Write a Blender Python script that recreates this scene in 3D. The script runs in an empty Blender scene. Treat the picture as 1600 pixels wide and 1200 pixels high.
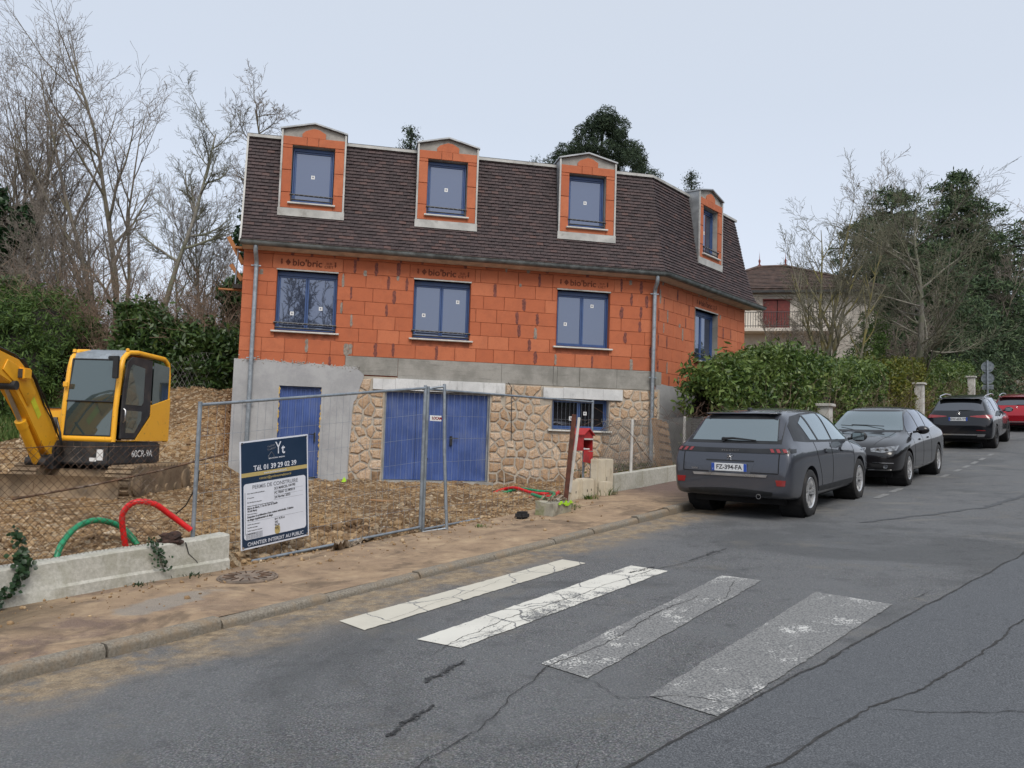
import bpy, bmesh, math, random
import numpy as np
from mathutils import Vector, Matrix, noise as mnoise
from mathutils.geometry import tessellate_polygon
from mathutils.bvhtree import BVHTree

scene = bpy.context.scene
COL = scene.collection
R = math.radians

# ---------------------------------------------------------------- camera, world, sun
EYE = 1.7
FPX = 1290.0
PITCH, ROLL = R(3.8), 0.032
fw = Vector((0, math.cos(PITCH), math.sin(PITCH)))
up0 = Vector((1, 0, 0)).cross(fw)
right = Vector((1, 0, 0)) * math.cos(ROLL) + up0 * math.sin(ROLL)
up = Vector((-1, 0, 0)) * math.sin(ROLL) + up0 * math.cos(ROLL)
cam_data = bpy.data.cameras.new('camera')
cam = bpy.data.objects.new('camera', cam_data)
COL.objects.link(cam)
m = Matrix.Identity(4)
for i in range(3):
    m[i][0] = right[i]; m[i][1] = up[i]; m[i][2] = -fw[i]
m[2][3] = EYE
cam.matrix_world = m
cam_data.sensor_width = 36.0
cam_data.lens = FPX / 1600 * 36.0
cam_data.clip_start = 0.05
cam_data.clip_end = 2000
scene.camera = cam

SUN_EL, SUN_AZ = R(48), R(165)          # azimuth measured from +Y towards +X
world = bpy.data.worlds.new('World')
scene.world = world
world.use_nodes = True
wn = world.node_tree
wn.nodes.clear()
w_out = wn.nodes.new('ShaderNodeOutputWorld')
w_bg = wn.nodes.new('ShaderNodeBackground')
w_bg2 = wn.nodes.new('ShaderNodeBackground')
w_add = wn.nodes.new('ShaderNodeAddShader')
sky = wn.nodes.new('ShaderNodeTexSky')
sky.sky_type = 'NISHITA'
sky.sun_disc = False
sky.sun_elevation = SUN_EL
sky.sun_rotation = SUN_AZ
sky.air_density = 1.0
sky.dust_density = 4.0
w_bg.inputs['Strength'].default_value = 0.05
wn.links.new(sky.outputs[0], w_bg.inputs['Color'])
# the overcast layer: even pale grey-blue cloud, a little brighter towards the horizon
wtc = wn.nodes.new('ShaderNodeTexCoord')
wsep = wn.nodes.new('ShaderNodeSeparateXYZ')
wramp = wn.nodes.new('ShaderNodeValToRGB')
wramp.color_ramp.elements[0].position = 0.0
wramp.color_ramp.elements[0].color = (0.535, 0.56, 0.63, 1)
wramp.color_ramp.elements[1].position = 0.9
wramp.color_ramp.elements[1].color = (0.47, 0.50, 0.53, 1)
e = wramp.color_ramp.elements.new(0.40); e.color = (0.455, 0.487, 0.535, 1)
wn.links.new(wtc.outputs['Generated'], wsep.inputs[0])
wnz = wn.nodes.new('ShaderNodeTexNoise'); wnz.inputs['Scale'].default_value = 1.6; wnz.inputs['Detail'].default_value = 3
wmx = wn.nodes.new('ShaderNodeMath'); wmx.operation = 'MULTIPLY_ADD'; wmx.inputs[1].default_value = 0.24; 
wsub = wn.nodes.new('ShaderNodeMath'); wsub.operation = 'SUBTRACT'; wsub.inputs[1].default_value = 0.12
wn.links.new(wtc.outputs['Generated'], wnz.inputs['Vector'])
wn.links.new(wnz.outputs[0], wmx.inputs[0])
wn.links.new(wsep.outputs[2], wmx.inputs[2])
wn.links.new(wmx.outputs[0], wsub.inputs[0])
wn.links.new(wsub.outputs[0], wramp.inputs[0])
wn.links.new(wramp.outputs[0], w_bg2.inputs['Color'])
w_bg2.inputs['Strength'].default_value = 1.28
wn.links.new(w_bg.outputs[0], w_add.inputs[0])
wn.links.new(w_bg2.outputs[0], w_add.inputs[1])
wn.links.new(w_add.outputs[0], w_out.inputs['Surface'])

sun_data = bpy.data.lights.new('sun', 'SUN')
sun_data.energy = 1.9
sun_data.angle = R(28)
sun_data.color = (1.0, 0.96, 0.9)
sun = bpy.data.objects.new('sun', sun_data)
COL.objects.link(sun)
sd = Vector((math.sin(SUN_AZ) * math.cos(SUN_EL), math.cos(SUN_AZ) * math.cos(SUN_EL), math.sin(SUN_EL)))
sun.rotation_euler = sd.to_track_quat('Z', 'Y').to_euler()
sun.location = (0, 0, 60)

vs = scene.view_settings
scene.display_settings.display_device = 'sRGB'
vs.view_transform = 'Standard'; vs.look = 'None'; vs.gamma = 1; vs.exposure = 0
vs.use_curve_mapping = False
scene.cycles.max_bounces = 6
scene.cycles.transparent_max_bounces = 8

# ---------------------------------------------------------------- helpers
A = R(37.2)
SV = Vector((math.sin(A), math.cos(A), 0))       # along the street, uphill
TV = Vector((-math.cos(A), math.sin(A), 0))      # across it, towards the house
def road_z(s):
    if s <= 20: return 0.06 * s
    k = min(s, 34.0) - 20
    z = 1.2 + 0.06 * k + 0.0013 * k * k
    if s > 34: z += (s - 34) * 0.0964 * (1 if s < 60 else 0) + (26 * 0.0964 if s >= 60 else 0)
    return z
def W(s, t, z=0.0):
    return Vector((SV.x * s + TV.x * t, SV.y * s + TV.y * t, z))
def ST(x, y):
    return SV.x * x + SV.y * y, TV.x * x + TV.y * y
def sm(a, b, x):
    t = min(1, max(0, (x - a) / (b - a)))
    return t * t * (3 - 2 * t)
def nz(x, y, z=0.0):
    return mnoise.noise(Vector((x, y, z)))

def tag(o, label=None, cat=None, group=None, kind=None):
    if label: o['label'] = label
    if cat: o['category'] = cat
    if group: o['group'] = group
    if kind: o['kind'] = kind
    return o
def empty(name, loc, rz=0.0, label=None, cat=None, group=None, parent=None):
    o = bpy.data.objects.new(name, None)
    o.empty_display_size = 0.2
    COL.objects.link(o)
    o.location = loc; o.rotation_euler = (0, 0, rz)
    if parent: o.parent = parent
    return tag(o, label, cat, group)
def link(name, me, mat=None, parent=None):
    o = bpy.data.objects.new(name, me)
    COL.objects.link(o)
    if mat is not None and len(me.materials) == 0:
        me.materials.append(mat)
    if parent is not None: o.parent = parent
    return o
def smooth(o, on=True):
    o.data.polygons.foreach_set('use_smooth', [on] * len(o.data.polygons))
    return o
def mesh(name, verts, faces, mat=None, parent=None, sm_=False):
    me = bpy.data.meshes.new(name)
    me.from_pydata([tuple(v) for v in verts], [], faces)
    me.update()
    o = link(name, me, mat, parent)
    if sm_: smooth(o)
    return o
def np_mesh(name, V, F, mat=None, parent=None, sm_=False):
    """V (n,3) array, F (m,k) array of equal sized faces"""
    me = bpy.data.meshes.new(name)
    V = np.asarray(V, np.float32); F = np.asarray(F, np.int32)
    k = F.shape[1]
    me.vertices.add(len(V)); me.vertices.foreach_set('co', V.ravel())
    me.loops.add(F.size); me.loops.foreach_set('vertex_index', F.ravel())
    me.polygons.add(len(F))
    me.polygons.foreach_set('loop_start', np.arange(0, F.size, k, dtype=np.int32))
    me.polygons.foreach_set('loop_total', np.full(len(F), k, np.int32))
    me.update(calc_edges=True)
    me.validate()
    o = link(name, me, mat, parent)
    if sm_: smooth(o)
    return o

class MB:
    """collects shapes and links them as one mesh"""
    def __init__(s): s.v = []; s.f = []
    def add(s, vs_, fs):
        b = len(s.v); s.v += [Vector(v) for v in vs_]; s.f += [tuple(i + b for i in f) for f in fs]
    def box(s, a, b, M=None):
        (x0, y0, z0), (x1, y1, z1) = a, b
        vs_ = [(x0,y0,z0),(x1,y0,z0),(x1,y1,z0),(x0,y1,z0),(x0,y0,z1),(x1,y0,z1),(x1,y1,z1),(x0,y1,z1)]
        if M is not None: vs_ = [M @ Vector(v) for v in vs_]
        s.add(vs_, [(0,3,2,1),(4,5,6,7),(0,1,5,4),(1,2,6,5),(2,3,7,6),(3,0,4,7)])
    def prism(s, pts, lo, hi, axis='y', M=None):
        """pts: outline (a,b); extruded along axis from lo to hi"""
        n = len(pts)
        def mk(p, h):
            if axis == 'y': v = Vector((p[0], h, p[1]))
            elif axis == 'x': v = Vector((h, p[0], p[1]))
            else: v = Vector((p[0], p[1], h))
            return M @ v if M is not None else v
        vs_ = [mk(p, lo) for p in pts] + [mk(p, hi) for p in pts]
        fs = [tuple(range(n)), tuple(range(2*n-1, n-1, -1))]
        for i in range(n):
            j = (i+1) % n
            fs.append((i, i+n, j+n, j))
        s.add(vs_, fs)
    def tube(s, pts, r, n=8, cap=True):
        pts = [Vector(p) for p in pts]
        rs = r if isinstance(r, (list, tuple)) else [r]*len(pts)
        b = len(s.v); fs = []
        prev = None
        for i, p in enumerate(pts):
            d = (pts[min(i+1, len(pts)-1)] - pts[max(i-1, 0)])
            if d.length < 1e-9: d = Vector((0,0,1))
            d.normalize()
            if prev is None:
                a = d.cross(Vector((0,0,1)))
                if a.length < 0.1: a = d.cross(Vector((0,1,0)))
                a.normalize()
            else:
                a = prev - d * prev.dot(d)
                if a.length < 1e-6: a = d.orthogonal()
                a.normalize()
            prev = a
            c = d.cross(a)
            for k in range(n):
                t = 2*math.pi*k/n
                s.v.append(p + (a*math.cos(t) + c*math.sin(t)) * rs[i])
        for i in range(len(pts)-1):
            for k in range(n):
                k2 = (k+1) % n
                fs.append((b+i*n+k, b+i*n+k2, b+(i+1)*n+k2, b+(i+1)*n+k))
        if cap:
            fs.append(tuple(b+k for k in range(n-1, -1, -1)))
            fs.append(tuple(b+(len(pts)-1)*n+k for k in range(n)))
        s.f += fs
    def cyl(s, p0, p1, r, n=12): s.tube([p0, p1], r, n)
    def lathe(s, prof, c, axis, n=24):
        """prof: (along, radius) from point c along axis"""
        axis = Vector(axis).normalized()
        a = axis.orthogonal().normalized(); b_ = axis.cross(a)
        b = len(s.v); c = Vector(c)
        for (h, r) in prof:
            for k in range(n):
                t = 2*math.pi*k/n
                s.v.append(c + axis*h + (a*math.cos(t)+b_*math.sin(t))*r)
        for i in range(len(prof)-1):
            for k in range(n):
                k2 = (k+1) % n
                s.f.append((b+i*n+k, b+i*n+k2, b+(i+1)*n+k2, b+(i+1)*n+k))
    def build(s, name, mat, parent=None, sm_=False, bevel=0, M=None, auto=None):
        vv = s.v if M is None else [M @ v for v in s.v]
        o = mesh(name, vv, s.f, mat, parent)
        bm = bmesh.new(); bm.from_mesh(o.data)
        bmesh.ops.recalc_face_normals(bm, faces=bm.faces)
        if bevel:
            ed = [e for e in bm.edges if len(e.link_faces) == 2 and e.calc_face_angle(0) > 0.6]
            bmesh.ops.bevel(bm, geom=ed, offset=bevel, segments=1 if bevel < 0.012 else 2, affect='EDGES', clamp_overlap=True)
        bm.to_mesh(o.data); bm.free()
        if sm_ or auto:
            smooth(o)
            try: o.data.set_sharp_from_angle(angle=R(auto or 40))
            except Exception: pass
        return o

# ---------------------------------------------------------------- node materials
class NT:
    def __init__(s, name):
        s.m = bpy.data.materials.new(name); s.m.use_nodes = True
        s.t = s.m.node_tree; s.t.nodes.clear()
        s.out = s.t.nodes.new('ShaderNodeOutputMaterial')
        s.b = s.t.nodes.new('ShaderNodeBsdfPrincipled')
        s.t.links.new(s.b.outputs[0], s.out.inputs[0])
        s._pos = None
    def n(s, ty, **kw):
        nd = s.t.nodes.new(ty)
        for k, v in kw.items(): setattr(nd, k, v)
        return nd
    def l(s, a, b): s.t.links.new(a, b)
    def set(s, inp, v):
        if hasattr(v, 'links') or hasattr(v, 'is_linked'): s.l(v, inp)
        else: inp.default_value = v
    def pos(s, obj=False):
        if obj:
            return s.n('ShaderNodeTexCoord').outputs['Object']
        if s._pos is None: s._pos = s.n('ShaderNodeNewGeometry').outputs['Position']
        return s._pos
    def noise(s, scale, detail=3, rough=.55, vec=None, dist=0, out=0):
        nd = s.n('ShaderNodeTexNoise'); nd.inputs['Scale'].default_value = scale
        nd.inputs['Detail'].default_value = detail; nd.inputs['Roughness'].default_value = rough
        nd.inputs['Distortion'].default_value = dist
        s.l(vec if vec is not None else s.pos(), nd.inputs['Vector'])
        return nd.outputs[out]
    def vor(s, scale, feature='F1', out='Distance', vec=None):
        nd = s.n('ShaderNodeTexVoronoi', feature=feature); nd.inputs['Scale'].default_value = scale
        s.l(vec if vec is not None else s.pos(), nd.inputs['Vector'])
        return nd.outputs[out]
    def scale(s, v3, vec=None):
        nd = s.n('ShaderNodeMapping'); nd.inputs['Scale'].default_value = v3
        s.l(vec if vec is not None else s.pos(), nd.inputs['Vector']); return nd.outputs[0]
    def ma(s, op, a, b=0.0, c=0.0, clamp=False):
        nd = s.n('ShaderNodeMath', operation=op); nd.use_clamp = clamp
        s.set(nd.inputs[0], a); s.set(nd.inputs[1], b); s.set(nd.inputs[2], c); return nd.outputs[0]
    def dot(s, v):
        nd = s.n('ShaderNodeVectorMath', operation='DOT_PRODUCT'); s.l(s.pos(), nd.inputs[0])
        nd.inputs[1].default_value = tuple(v); return nd.outputs['Value']
    def rmp(s, fac, lo, hi, a=0.0, b=1.0):
        nd = s.n('ShaderNodeMapRange'); nd.interpolation_type = 'SMOOTHSTEP'
        s.l(fac, nd.inputs[0]) if hasattr(fac, 'is_linked') else None
        nd.inputs[1].default_value = lo; nd.inputs[2].default_value = hi
        nd.inputs[3].default_value = a; nd.inputs[4].default_value = b
        return nd.outputs[0]
    def mix(s, fac, a, b, mode='MIX'):
        nd = s.n('ShaderNodeMix', data_type='RGBA', blend_type=mode)
        s.set(nd.inputs[0], fac)
        for i, v in ((6, a), (7, b)):
            if hasattr(v, 'is_linked'): s.l(v, nd.inputs[i])
            else: nd.inputs[i].default_value = (*v, 1) if len(v) == 3 else v
        return nd.outputs[2]
    def ramp(s, fac, stops):
        nd = s.n('ShaderNodeValToRGB'); s.l(fac, nd.inputs[0])
        el = nd.color_ramp.elements
        while len(el) < len(stops): el.new(0.5)
        for e_, (p, c) in zip(el, stops): e_.position = p; e_.color = (*c, 1)
        return nd.outputs[0]
    def bump(s, h, strength=.5, dist=.01, prev=None):
        nd = s.n('ShaderNodeBump'); nd.inputs['Strength'].default_value = strength
        nd.inputs['Distance'].default_value = dist; s.l(h, nd.inputs['Height'])
        if prev is not None: s.l(prev, nd.inputs['Normal'])
        return nd.outputs[0]
    def fin(s, col=None, rough=None, nrm=None, metal=None, spec=None):
        B = s.b.inputs
        if col is not None:
            if hasattr(col, 'is_linked'): s.l(col, B['Base Color'])
            else: B['Base Color'].default_value = (*col, 1)
        if rough is not None: s.set(B['Roughness'], rough)
        if nrm is not None: s.l(nrm, B['Normal'])
        if metal is not None: B['Metallic'].default_value = metal
        if spec is not None: B['Specular IOR Level'].default_value = spec
        return s.m
def plain(name, col, rough=.5, metal=0, var=.15, scale=6, bump=0, spec=None, coat=0, dirt=None):
    n = NT(name)
    f = n.noise(scale, 5)
    c = n.mix(n.rmp(f, .3, .7), tuple(x*(1-var) for x in col), tuple(min(1, x*(1+var)) for x in col))
    if dirt is not None:
        d = n.noise(scale*.5, 6, .7)
        c = n.mix(n.rmp(d, .5, .68, 0, .8), c, dirt)
    if coat:
        n.b.inputs['Coat Weight'].default_value = coat; n.b.inputs['Coat Roughness'].default_value = .04
    nb = n.bump(n.noise(scale*12, 4), .5, bump) if bump else None
    return n.fin(c, n.rmp(f, .2, .8, rough*.85, min(1, rough*1.15)), nb, metal, spec)
def attr_col(n):
    return n.n('ShaderNodeNewGeometry').outputs['Random Per Island']
def objrand(n):
    return n.n('ShaderNodeObjectInfo').outputs['Random']

def make_text(name, body, size, mat, parent, M, depth=.0006, align='CENTER', bold=0.0, sx=1.0, kind=None):
    cu = bpy.data.curves.new(name, 'FONT'); cu.body = body; cu.size = size
    cu.align_x = align; cu.align_y = 'CENTER'; cu.extrude = depth; cu.offset = bold; cu.resolution_u = 3
    tmp = bpy.data.objects.new('tmp', cu); COL.objects.link(tmp)
    dg = bpy.context.evaluated_depsgraph_get()
    me = bpy.data.meshes.new_from_object(tmp.evaluated_get(dg))
    bpy.data.objects.remove(tmp); bpy.data.curves.remove(cu)
    me.transform(Matrix.Diagonal((sx, 1, 1, 1)))
    me.transform(M)
    me.materials.clear(); me.materials.append(mat)
    me.name = name
    return link(name, me, mat, parent)
def tess(name, outline, holes, y0, y1, mat, parent, fr, jitter=0):
    """flat panel with holes in (u,z), front at y0, back at y1 (y inwards), fr maps (u,y,z)"""
    loops = [outline] + holes
    flat = [p for lp in loops for p in lp]
    tris = tessellate_polygon([[Vector((p[0], p[1], 0)) for p in lp] for lp in loops])
    n = len(flat)
    V = [fr(p[0], y0, p[1]) for p in flat] + [fr(p[0], y1, p[1]) for p in flat]
    F = [tuple(t) for t in tris]
    b = 0
    for lp in loops:
        k = len(lp)
        for i in range(k):
            j = (i+1) % k
            F.append((b+i, b+j, b+j+n, b+i+n))
        b += k
    o = mesh(name, V, F, mat, parent)
    bm = bmesh.new(); bm.from_mesh(o.data); bmesh.ops.recalc_face_normals(bm, faces=bm.faces)
    bm.to_mesh(o.data); bm.free()
    return o
# ---------------------------------------------------------------- materials
def m_asphalt():
    n = NT('asphalt')
    t = n.dot(TV); s_ = n.dot(SV)
    g = n.noise(88, 4, .7); g2 = n.vor(80, out='Color')
    big = n.noise(.55, 5, .6); mid = n.noise(4, 5, .6)
    base = n.ramp(g, [(.32, (.018,.020,.023)), (.47, (.085,.088,.092)), (.58, (.165,.170,.176)), (.70, (.36,.355,.34))])
    base = n.mix(.12, base, n.mix(.9, g2, (.08,.082,.085)))
    base = n.mix(n.rmp(big, .38, .62, 0, .5), base, (.13,.136,.142))
    base = n.mix(n.rmp(n.noise(.33, 5, .65, dist=.8), .48, .62, 0, .5), base, (.052,.055,.058))
    base = n.mix(n.rmp(n.noise(1.6, 5, .7), .56, .7, 0, .4), base, (.15,.14,.12))
    base = n.mix(n.rmp(mid, .52, .74, 0, .4), base, (.036,.039,.043))
    # wheel tracks and dusty parking lane
    dustn = n.noise(1.0, 6, .65, vec=n.scale((1,1,1)), dist=.6)
    lane = n.ma('MULTIPLY', n.rmp(t, 4.2, 5.4), n.rmp(dustn, .38, .62))
    base = n.mix(n.ma('MULTIPLY', lane, .55), base, (.20,.175,.145))
    edge = n.ma('ADD', t, n.ma('MULTIPLY', n.noise(2.2, 5, .65), .9))
    sand = n.rmp(edge, 5.15, 5.62)
    sandc = n.ramp(n.noise(9, 6, .7), [(.3, (.11,.08,.055)), (.5, (.30,.225,.14)), (.7, (.46,.36,.23))])
    sandc = n.mix(n.rmp(g, .38, .6, .55, 0), sandc, (.10,.085,.065))
    base = n.mix(n.ma('MULTIPLY', sand, n.rmp(n.noise(3.5, 6, .75), .36, .56, .12, .9)), base, sandc)
    # worn pale patches across the lane uphill
    pale = n.ma('MULTIPLY', n.rmp(n.noise(.8, 4, .6, vec=n.scale((1,2.2,1))), .56, .68), n.rmp(s_, 8, 11))
    base = n.mix(n.ma('MULTIPLY', pale, .45), base, (.2,.19,.17))
    nb = n.bump(g, .8, .006)
    return n.fin(base, .82, nb, spec=.35)
def m_asphalt_new():
    n = NT('smooth_asphalt')
    g = n.noise(110, 4, .68); big = n.noise(.7, 5)
    base = n.ramp(g, [(.34, (.028,.031,.035)), (.5, (.078,.084,.093)), (.66, (.19,.198,.208))])
    base = n.mix(n.rmp(big, .35, .65, 0, .35), base, (.092,.1,.11))
    base = n.mix(n.rmp(n.noise(6, 5, .7), .58, .75, 0, .5), base, (.03,.032,.036))
    return n.fin(base, .74, n.bump(g, .5, .003), spec=.4)
def m_paint(keep, col, seed):
    n = NT('road_paint')
    off = n.n('ShaderNodeMapping'); off.inputs['Location'].default_value = (seed*7.3, seed*3.1, 0); n.l(n.pos(), off.inputs[0])
    v = off.outputs[0]
    a = n.noise(2.2, 7, .72, vec=v); fine = n.noise(70, 3, .6, vec=v)
    sum_ = n.ma('ADD', n.ma('MULTIPLY', a, 1.0), n.ma('MULTIPLY', fine, .42))
    k = n.rmp(sum_, keep-.05, keep+.035)
    g = n.noise(130, 3, .6)
    asp = n.ramp(g, [(.3, (.03,.033,.036)), (.55, (.09,.095,.102)), (.72, (.26,.26,.25))])
    pale = n.rmp(fine, .42, .56, .12, .68)
    asp = n.mix(pale, asp, (.30,.30,.29))
    crk = n.vor(1.9, 'DISTANCE_TO_EDGE', vec=n.mix(.12, v, n.noise(5, 4, vec=v, out=1)))
    k = n.ma('MULTIPLY', k, n.rmp(crk, .004, .014))
    c = n.mix(n.rmp(n.noise(3, 5, .7), .4, .75, 0, .35), col, tuple(x*.72 for x in col))
    return n.fin(n.mix(k, asp, c), .7, n.bump(n.ma('ADD', k, g), .35, .003))
def m_pavement():
    n = NT('pavement_asphalt')
    t = n.dot(TV); s_ = n.dot(SV)
    g = n.noise(120, 3, .6); a = n.noise(1.3, 6, .65, dist=.8); b = n.noise(4, 6, .7)
    red = n.ramp(g, [(.3, (.05,.032,.028)), (.55, (.13,.085,.075)), (.75, (.23,.165,.15))])
    dirt = n.mix(n.rmp(g, .3, .7, 0, .55), n.ramp(n.noise(3.2, 7, .7, dist=.5), [(.3, (.15,.10,.062)), (.5, (.29,.20,.125)), (.7, (.46,.34,.215))]), (.36,.262,.168))
    dust = n.rmp(n.ma('ADD', a, n.ma('MULTIPLY', b, .4)), .5, .74)
    farr = n.rmp(s_, 11.5, 13.5, 1, .12)
    c = n.mix(n.ma('MULTIPLY', n.ma('MAXIMUM', dust, n.rmp(s_, 2.6, 4.8, .25, .9)), farr), red, dirt)
    moss = n.ma('MULTIPLY', n.rmp(n.ma('ADD', t, n.ma('MULTIPLY', b, .8)), 6.5, 7.3), n.rmp(s_, 3.6, 2.4))
    c = n.mix(n.ma('MULTIPLY', moss, .75), c, (.05,.042,.018))
    # spilled cement wash
    ds = n.ma('MULTIPLY', n.ma('SUBTRACT', s_, 3.75), 1/.62); dt = n.ma('MULTIPLY', n.ma('SUBTRACT', t, n.ma('MULTIPLY_ADD', s_, .13, 5.8)), 1/.24)
    rr = n.ma('SQRT', n.ma('ADD', n.ma('MULTIPLY', ds, ds), n.ma('MULTIPLY', dt, dt)))
    rr = n.ma('ADD', rr, n.ma('MULTIPLY', n.ma('SUBTRACT', n.noise(3.5, 5, .6), .5), 1.5))
    c = n.mix(n.rmp(rr, 1.0, .62, 0, .78), c, n.mix(n.rmp(g, .35, .65), (.19,.17,.145), (.3,.275,.24)))
    wet = n.rmp(n.noise(1.5, 6, .68, dist=1), .50, .66, 0, .62)
    c = n.mix(wet, c, (.085,.06,.040))
    return n.fin(c, .85, n.bump(n.ma('ADD', g, n.ma('MULTIPLY', b, 2)), .6, .008))
def m_soil():
    n = NT('soil')
    a = n.noise(1.4, 6, .65, dist=.7); b = n.noise(13, 6, .72); c_ = n.vor(16, 'F1', 'Distance'); cc = n.vor(16, 'F1', 'Color')
    col = n.ramp(b, [(.28, (.13,.072,.032)), (.44, (.29,.178,.085)), (.58, (.43,.285,.145)), (.72, (.55,.41,.24))])
    dark = n.ramp(b, [(.3, (.085,.05,.028)), (.6, (.21,.13,.07)), (.8, (.33,.225,.13))])
    col = n.mix(n.rmp(a, .42, .6), col, dark)
    col = n.mix(n.rmp(n.noise(.45, 4, .6), .47, .6, 0, .6), col, (.15,.094,.05))
    lum = n.n('ShaderNodeSeparateColor'); n.l(cc, lum.inputs[0])
    col = n.mix(n.rmp(lum.outputs[0], .72, .8, 0, .7), col, (.46,.37,.255))
    h = n.ma('ADD', n.ma('MULTIPLY', n.ma('SUBTRACT', .5, c_), 1.2), b)
    h = n.ma('ADD', h, n.ma('MULTIPLY', n.vor(38, 'F1', 'Distance'), -.5))
    return n.fin(col, .95, n.bump(h, 1.0, .045), spec=.2)
def m_rock():
    n = NT('rubble_stone')
    r = attr_col(n); b = n.noise(30, 5, .7)
    col = n.ramp(r, [(0, (.17,.105,.052)), (.4, (.28,.182,.095)), (.75, (.385,.265,.145)), (.93, (.48,.355,.215)), (1, (.58,.48,.35))])
    col = n.mix(n.rmp(b, .35, .7, 0, .5), col, (.18,.112,.062))
    return n.fin(col, .95, n.bump(b, .7, .01))
def m_kerb():
    n = NT('kerb_concrete')
    g = n.noise(60, 4, .65); a = n.noise(5, 6, .7)
    c = n.ramp(g, [(.3, (.11,.095,.075)), (.6, (.24,.215,.175)), (.8, (.36,.33,.28))])
    c = n.mix(n.rmp(a, .42, .66, 0, .75), c, (.24,.175,.11))
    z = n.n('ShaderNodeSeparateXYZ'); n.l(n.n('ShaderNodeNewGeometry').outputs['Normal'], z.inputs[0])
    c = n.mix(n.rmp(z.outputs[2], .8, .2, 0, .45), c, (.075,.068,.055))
    return n.fin(c, .88, n.bump(g, .7, .006))
def m_wallw():
    n = NT('stained_wall_render')
    g = n.noise(28, 5, .7); a = n.noise(2.5, 6, .7, dist=.5); t = n.noise(7, 6, .65, vec=n.scale((1,1,.25)))
    c = n.mix(n.rmp(g, .3, .7), (.36,.355,.31), (.50,.49,.44))
    c = n.mix(n.rmp(a, .46, .66, 0, .6), c, (.28,.275,.215))
    c = n.mix(n.rmp(t, .58, .72, 0, .6), c, (.15,.14,.105))
    c = n.mix(n.rmp(n.noise(9, 5, .8), .62, .7, 0, .5), c, (.2,.19,.15))
    return n.fin(c, .9, n.bump(g, .6, .01))
def m_brick(name='clay_block'):
    n = NT(name)
    r = objrand(n)
    o = n.pos(True)
    rib = n.n('ShaderNodeTexWave', wave_type='BANDS', bands_direction='X'); rib.inputs['Scale'].default_value = 14; rib.inputs['Distortion'].default_value = .6
    n.l(o, rib.inputs[0])
    g = n.noise(60, 4, .6); b = n.noise(5, 5, .65); strk = n.noise(8, 5, .7, vec=n.scale((6,6,.6)))
    c = n.ramp(r, [(0, (.41,.116,.050)), (.35, (.43,.124,.054)), (.7, (.455,.136,.060)), (1, (.49,.158,.073))])
    c = n.mix(n.rmp(b, .4, .75, 0, .42), c, (.29,.085,.042))
    c = n.mix(n.rmp(strk, .6, .72, 0, .42), c, (.48,.25,.15))
    c = n.mix(n.rmp(g, .45, .75, 0, .3), c, (.27,.055,.022))
    return n.fin(c, .88, n.bump(n.ma('ADD', n.ma('MULTIPLY', rib.outputs['Fac'], .5), g), .35, .004))
def m_concrete(name, c0, c1, streak=.4, board=False):
    n = NT(name)
    g = n.noise(40, 5, .65); a = n.noise(2, 6, .65); st = n.noise(6, 6, .7, vec=n.scale((1,1,.2)) if not board else n.scale((.3,.3,3)))
    c = n.mix(n.rmp(a, .35, .65), c0, c1)
    c = n.mix(n.rmp(g, .5, .8, 0, .35), c, tuple(x*.55 for x in c0))
    c = n.mix(n.rmp(st, .55, .72, 0, streak), c, tuple(x*.45 for x in c0))
    return n.fin(c, .9, n.bump(n.ma('ADD', g, st), .5, .008))
def m_stone():
    n = NT('rubble_facing_stone')
    r = objrand(n); g = n.noise(26, 6, .7); h = n.noise(70, 4, .6)
    c = n.ramp(r, [(0, (.36,.245,.155)), (.3, (.45,.325,.22)), (.55, (.53,.40,.28)), (.8, (.48,.375,.28)), (1, (.60,.48,.36))])
    c = n.mix(n.rmp(g, .42, .68, 0, .7), c, (.33,.175,.075))
    c = n.mix(n.rmp(h, .58, .75, 0, .5), c, (.62,.5,.36))
    return n.fin(c, .95, n.bump(g, 1.0, .02))
def m_tile():
    n = NT('roof_tile')
    r = attr_col(n); g = n.noise(18, 4, .6); a = n.noise(1.1, 4, .6)
    c = n.ramp(r, [(0, (.034,.024,.026)), (.5, (.050,.034,.036)), (.88, (.068,.044,.044)), (1, (.095,.052,.046))])
    c = n.mix(n.rmp(g, .45, .75, 0, .35), c, (.13,.10,.095))
    c = n.mix(n.rmp(a, .45, .7, 0, .3), c, (.045,.03,.03))
    return n.fin(c, .75, n.bump(g, .4, .004))
def m_leaf(name, stops, rough=.45, trans=.25):
    n = NT(name)
    r = attr_col(n)
    big = n.noise(.9, 4, .6)
    c = n.ramp(r, stops)
    c = n.mix(n.rmp(big, .4, .65, 0, .35), c, stops[-1][1])
    n.fin(c, rough, spec=.4)
    tr = n.n('ShaderNodeBsdfTranslucent'); n.l(c, tr.inputs[0])
    mx = n.n('ShaderNodeMixShader'); mx.inputs[0].default_value = trans
    n.l(n.b.outputs[0], mx.inputs[1]); n.l(tr.outputs[0], mx.inputs[2]); n.l(mx.outputs[0], n.out.inputs[0])
    return n.m
def m_bark(name, c0, c1, c2):
    n = NT(name)
    a = n.noise(1.2, 5, .6); g = n.noise(14, 5, .7, vec=n.scale((1,1,.35)))
    c = n.mix(n.rmp(g, .35, .65), c0, c1)
    c = n.mix(n.rmp(a, .45, .62, 0, .75), c, c2)
    return n.fin(c, .9, n.bump(g, .6, .02))
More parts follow.
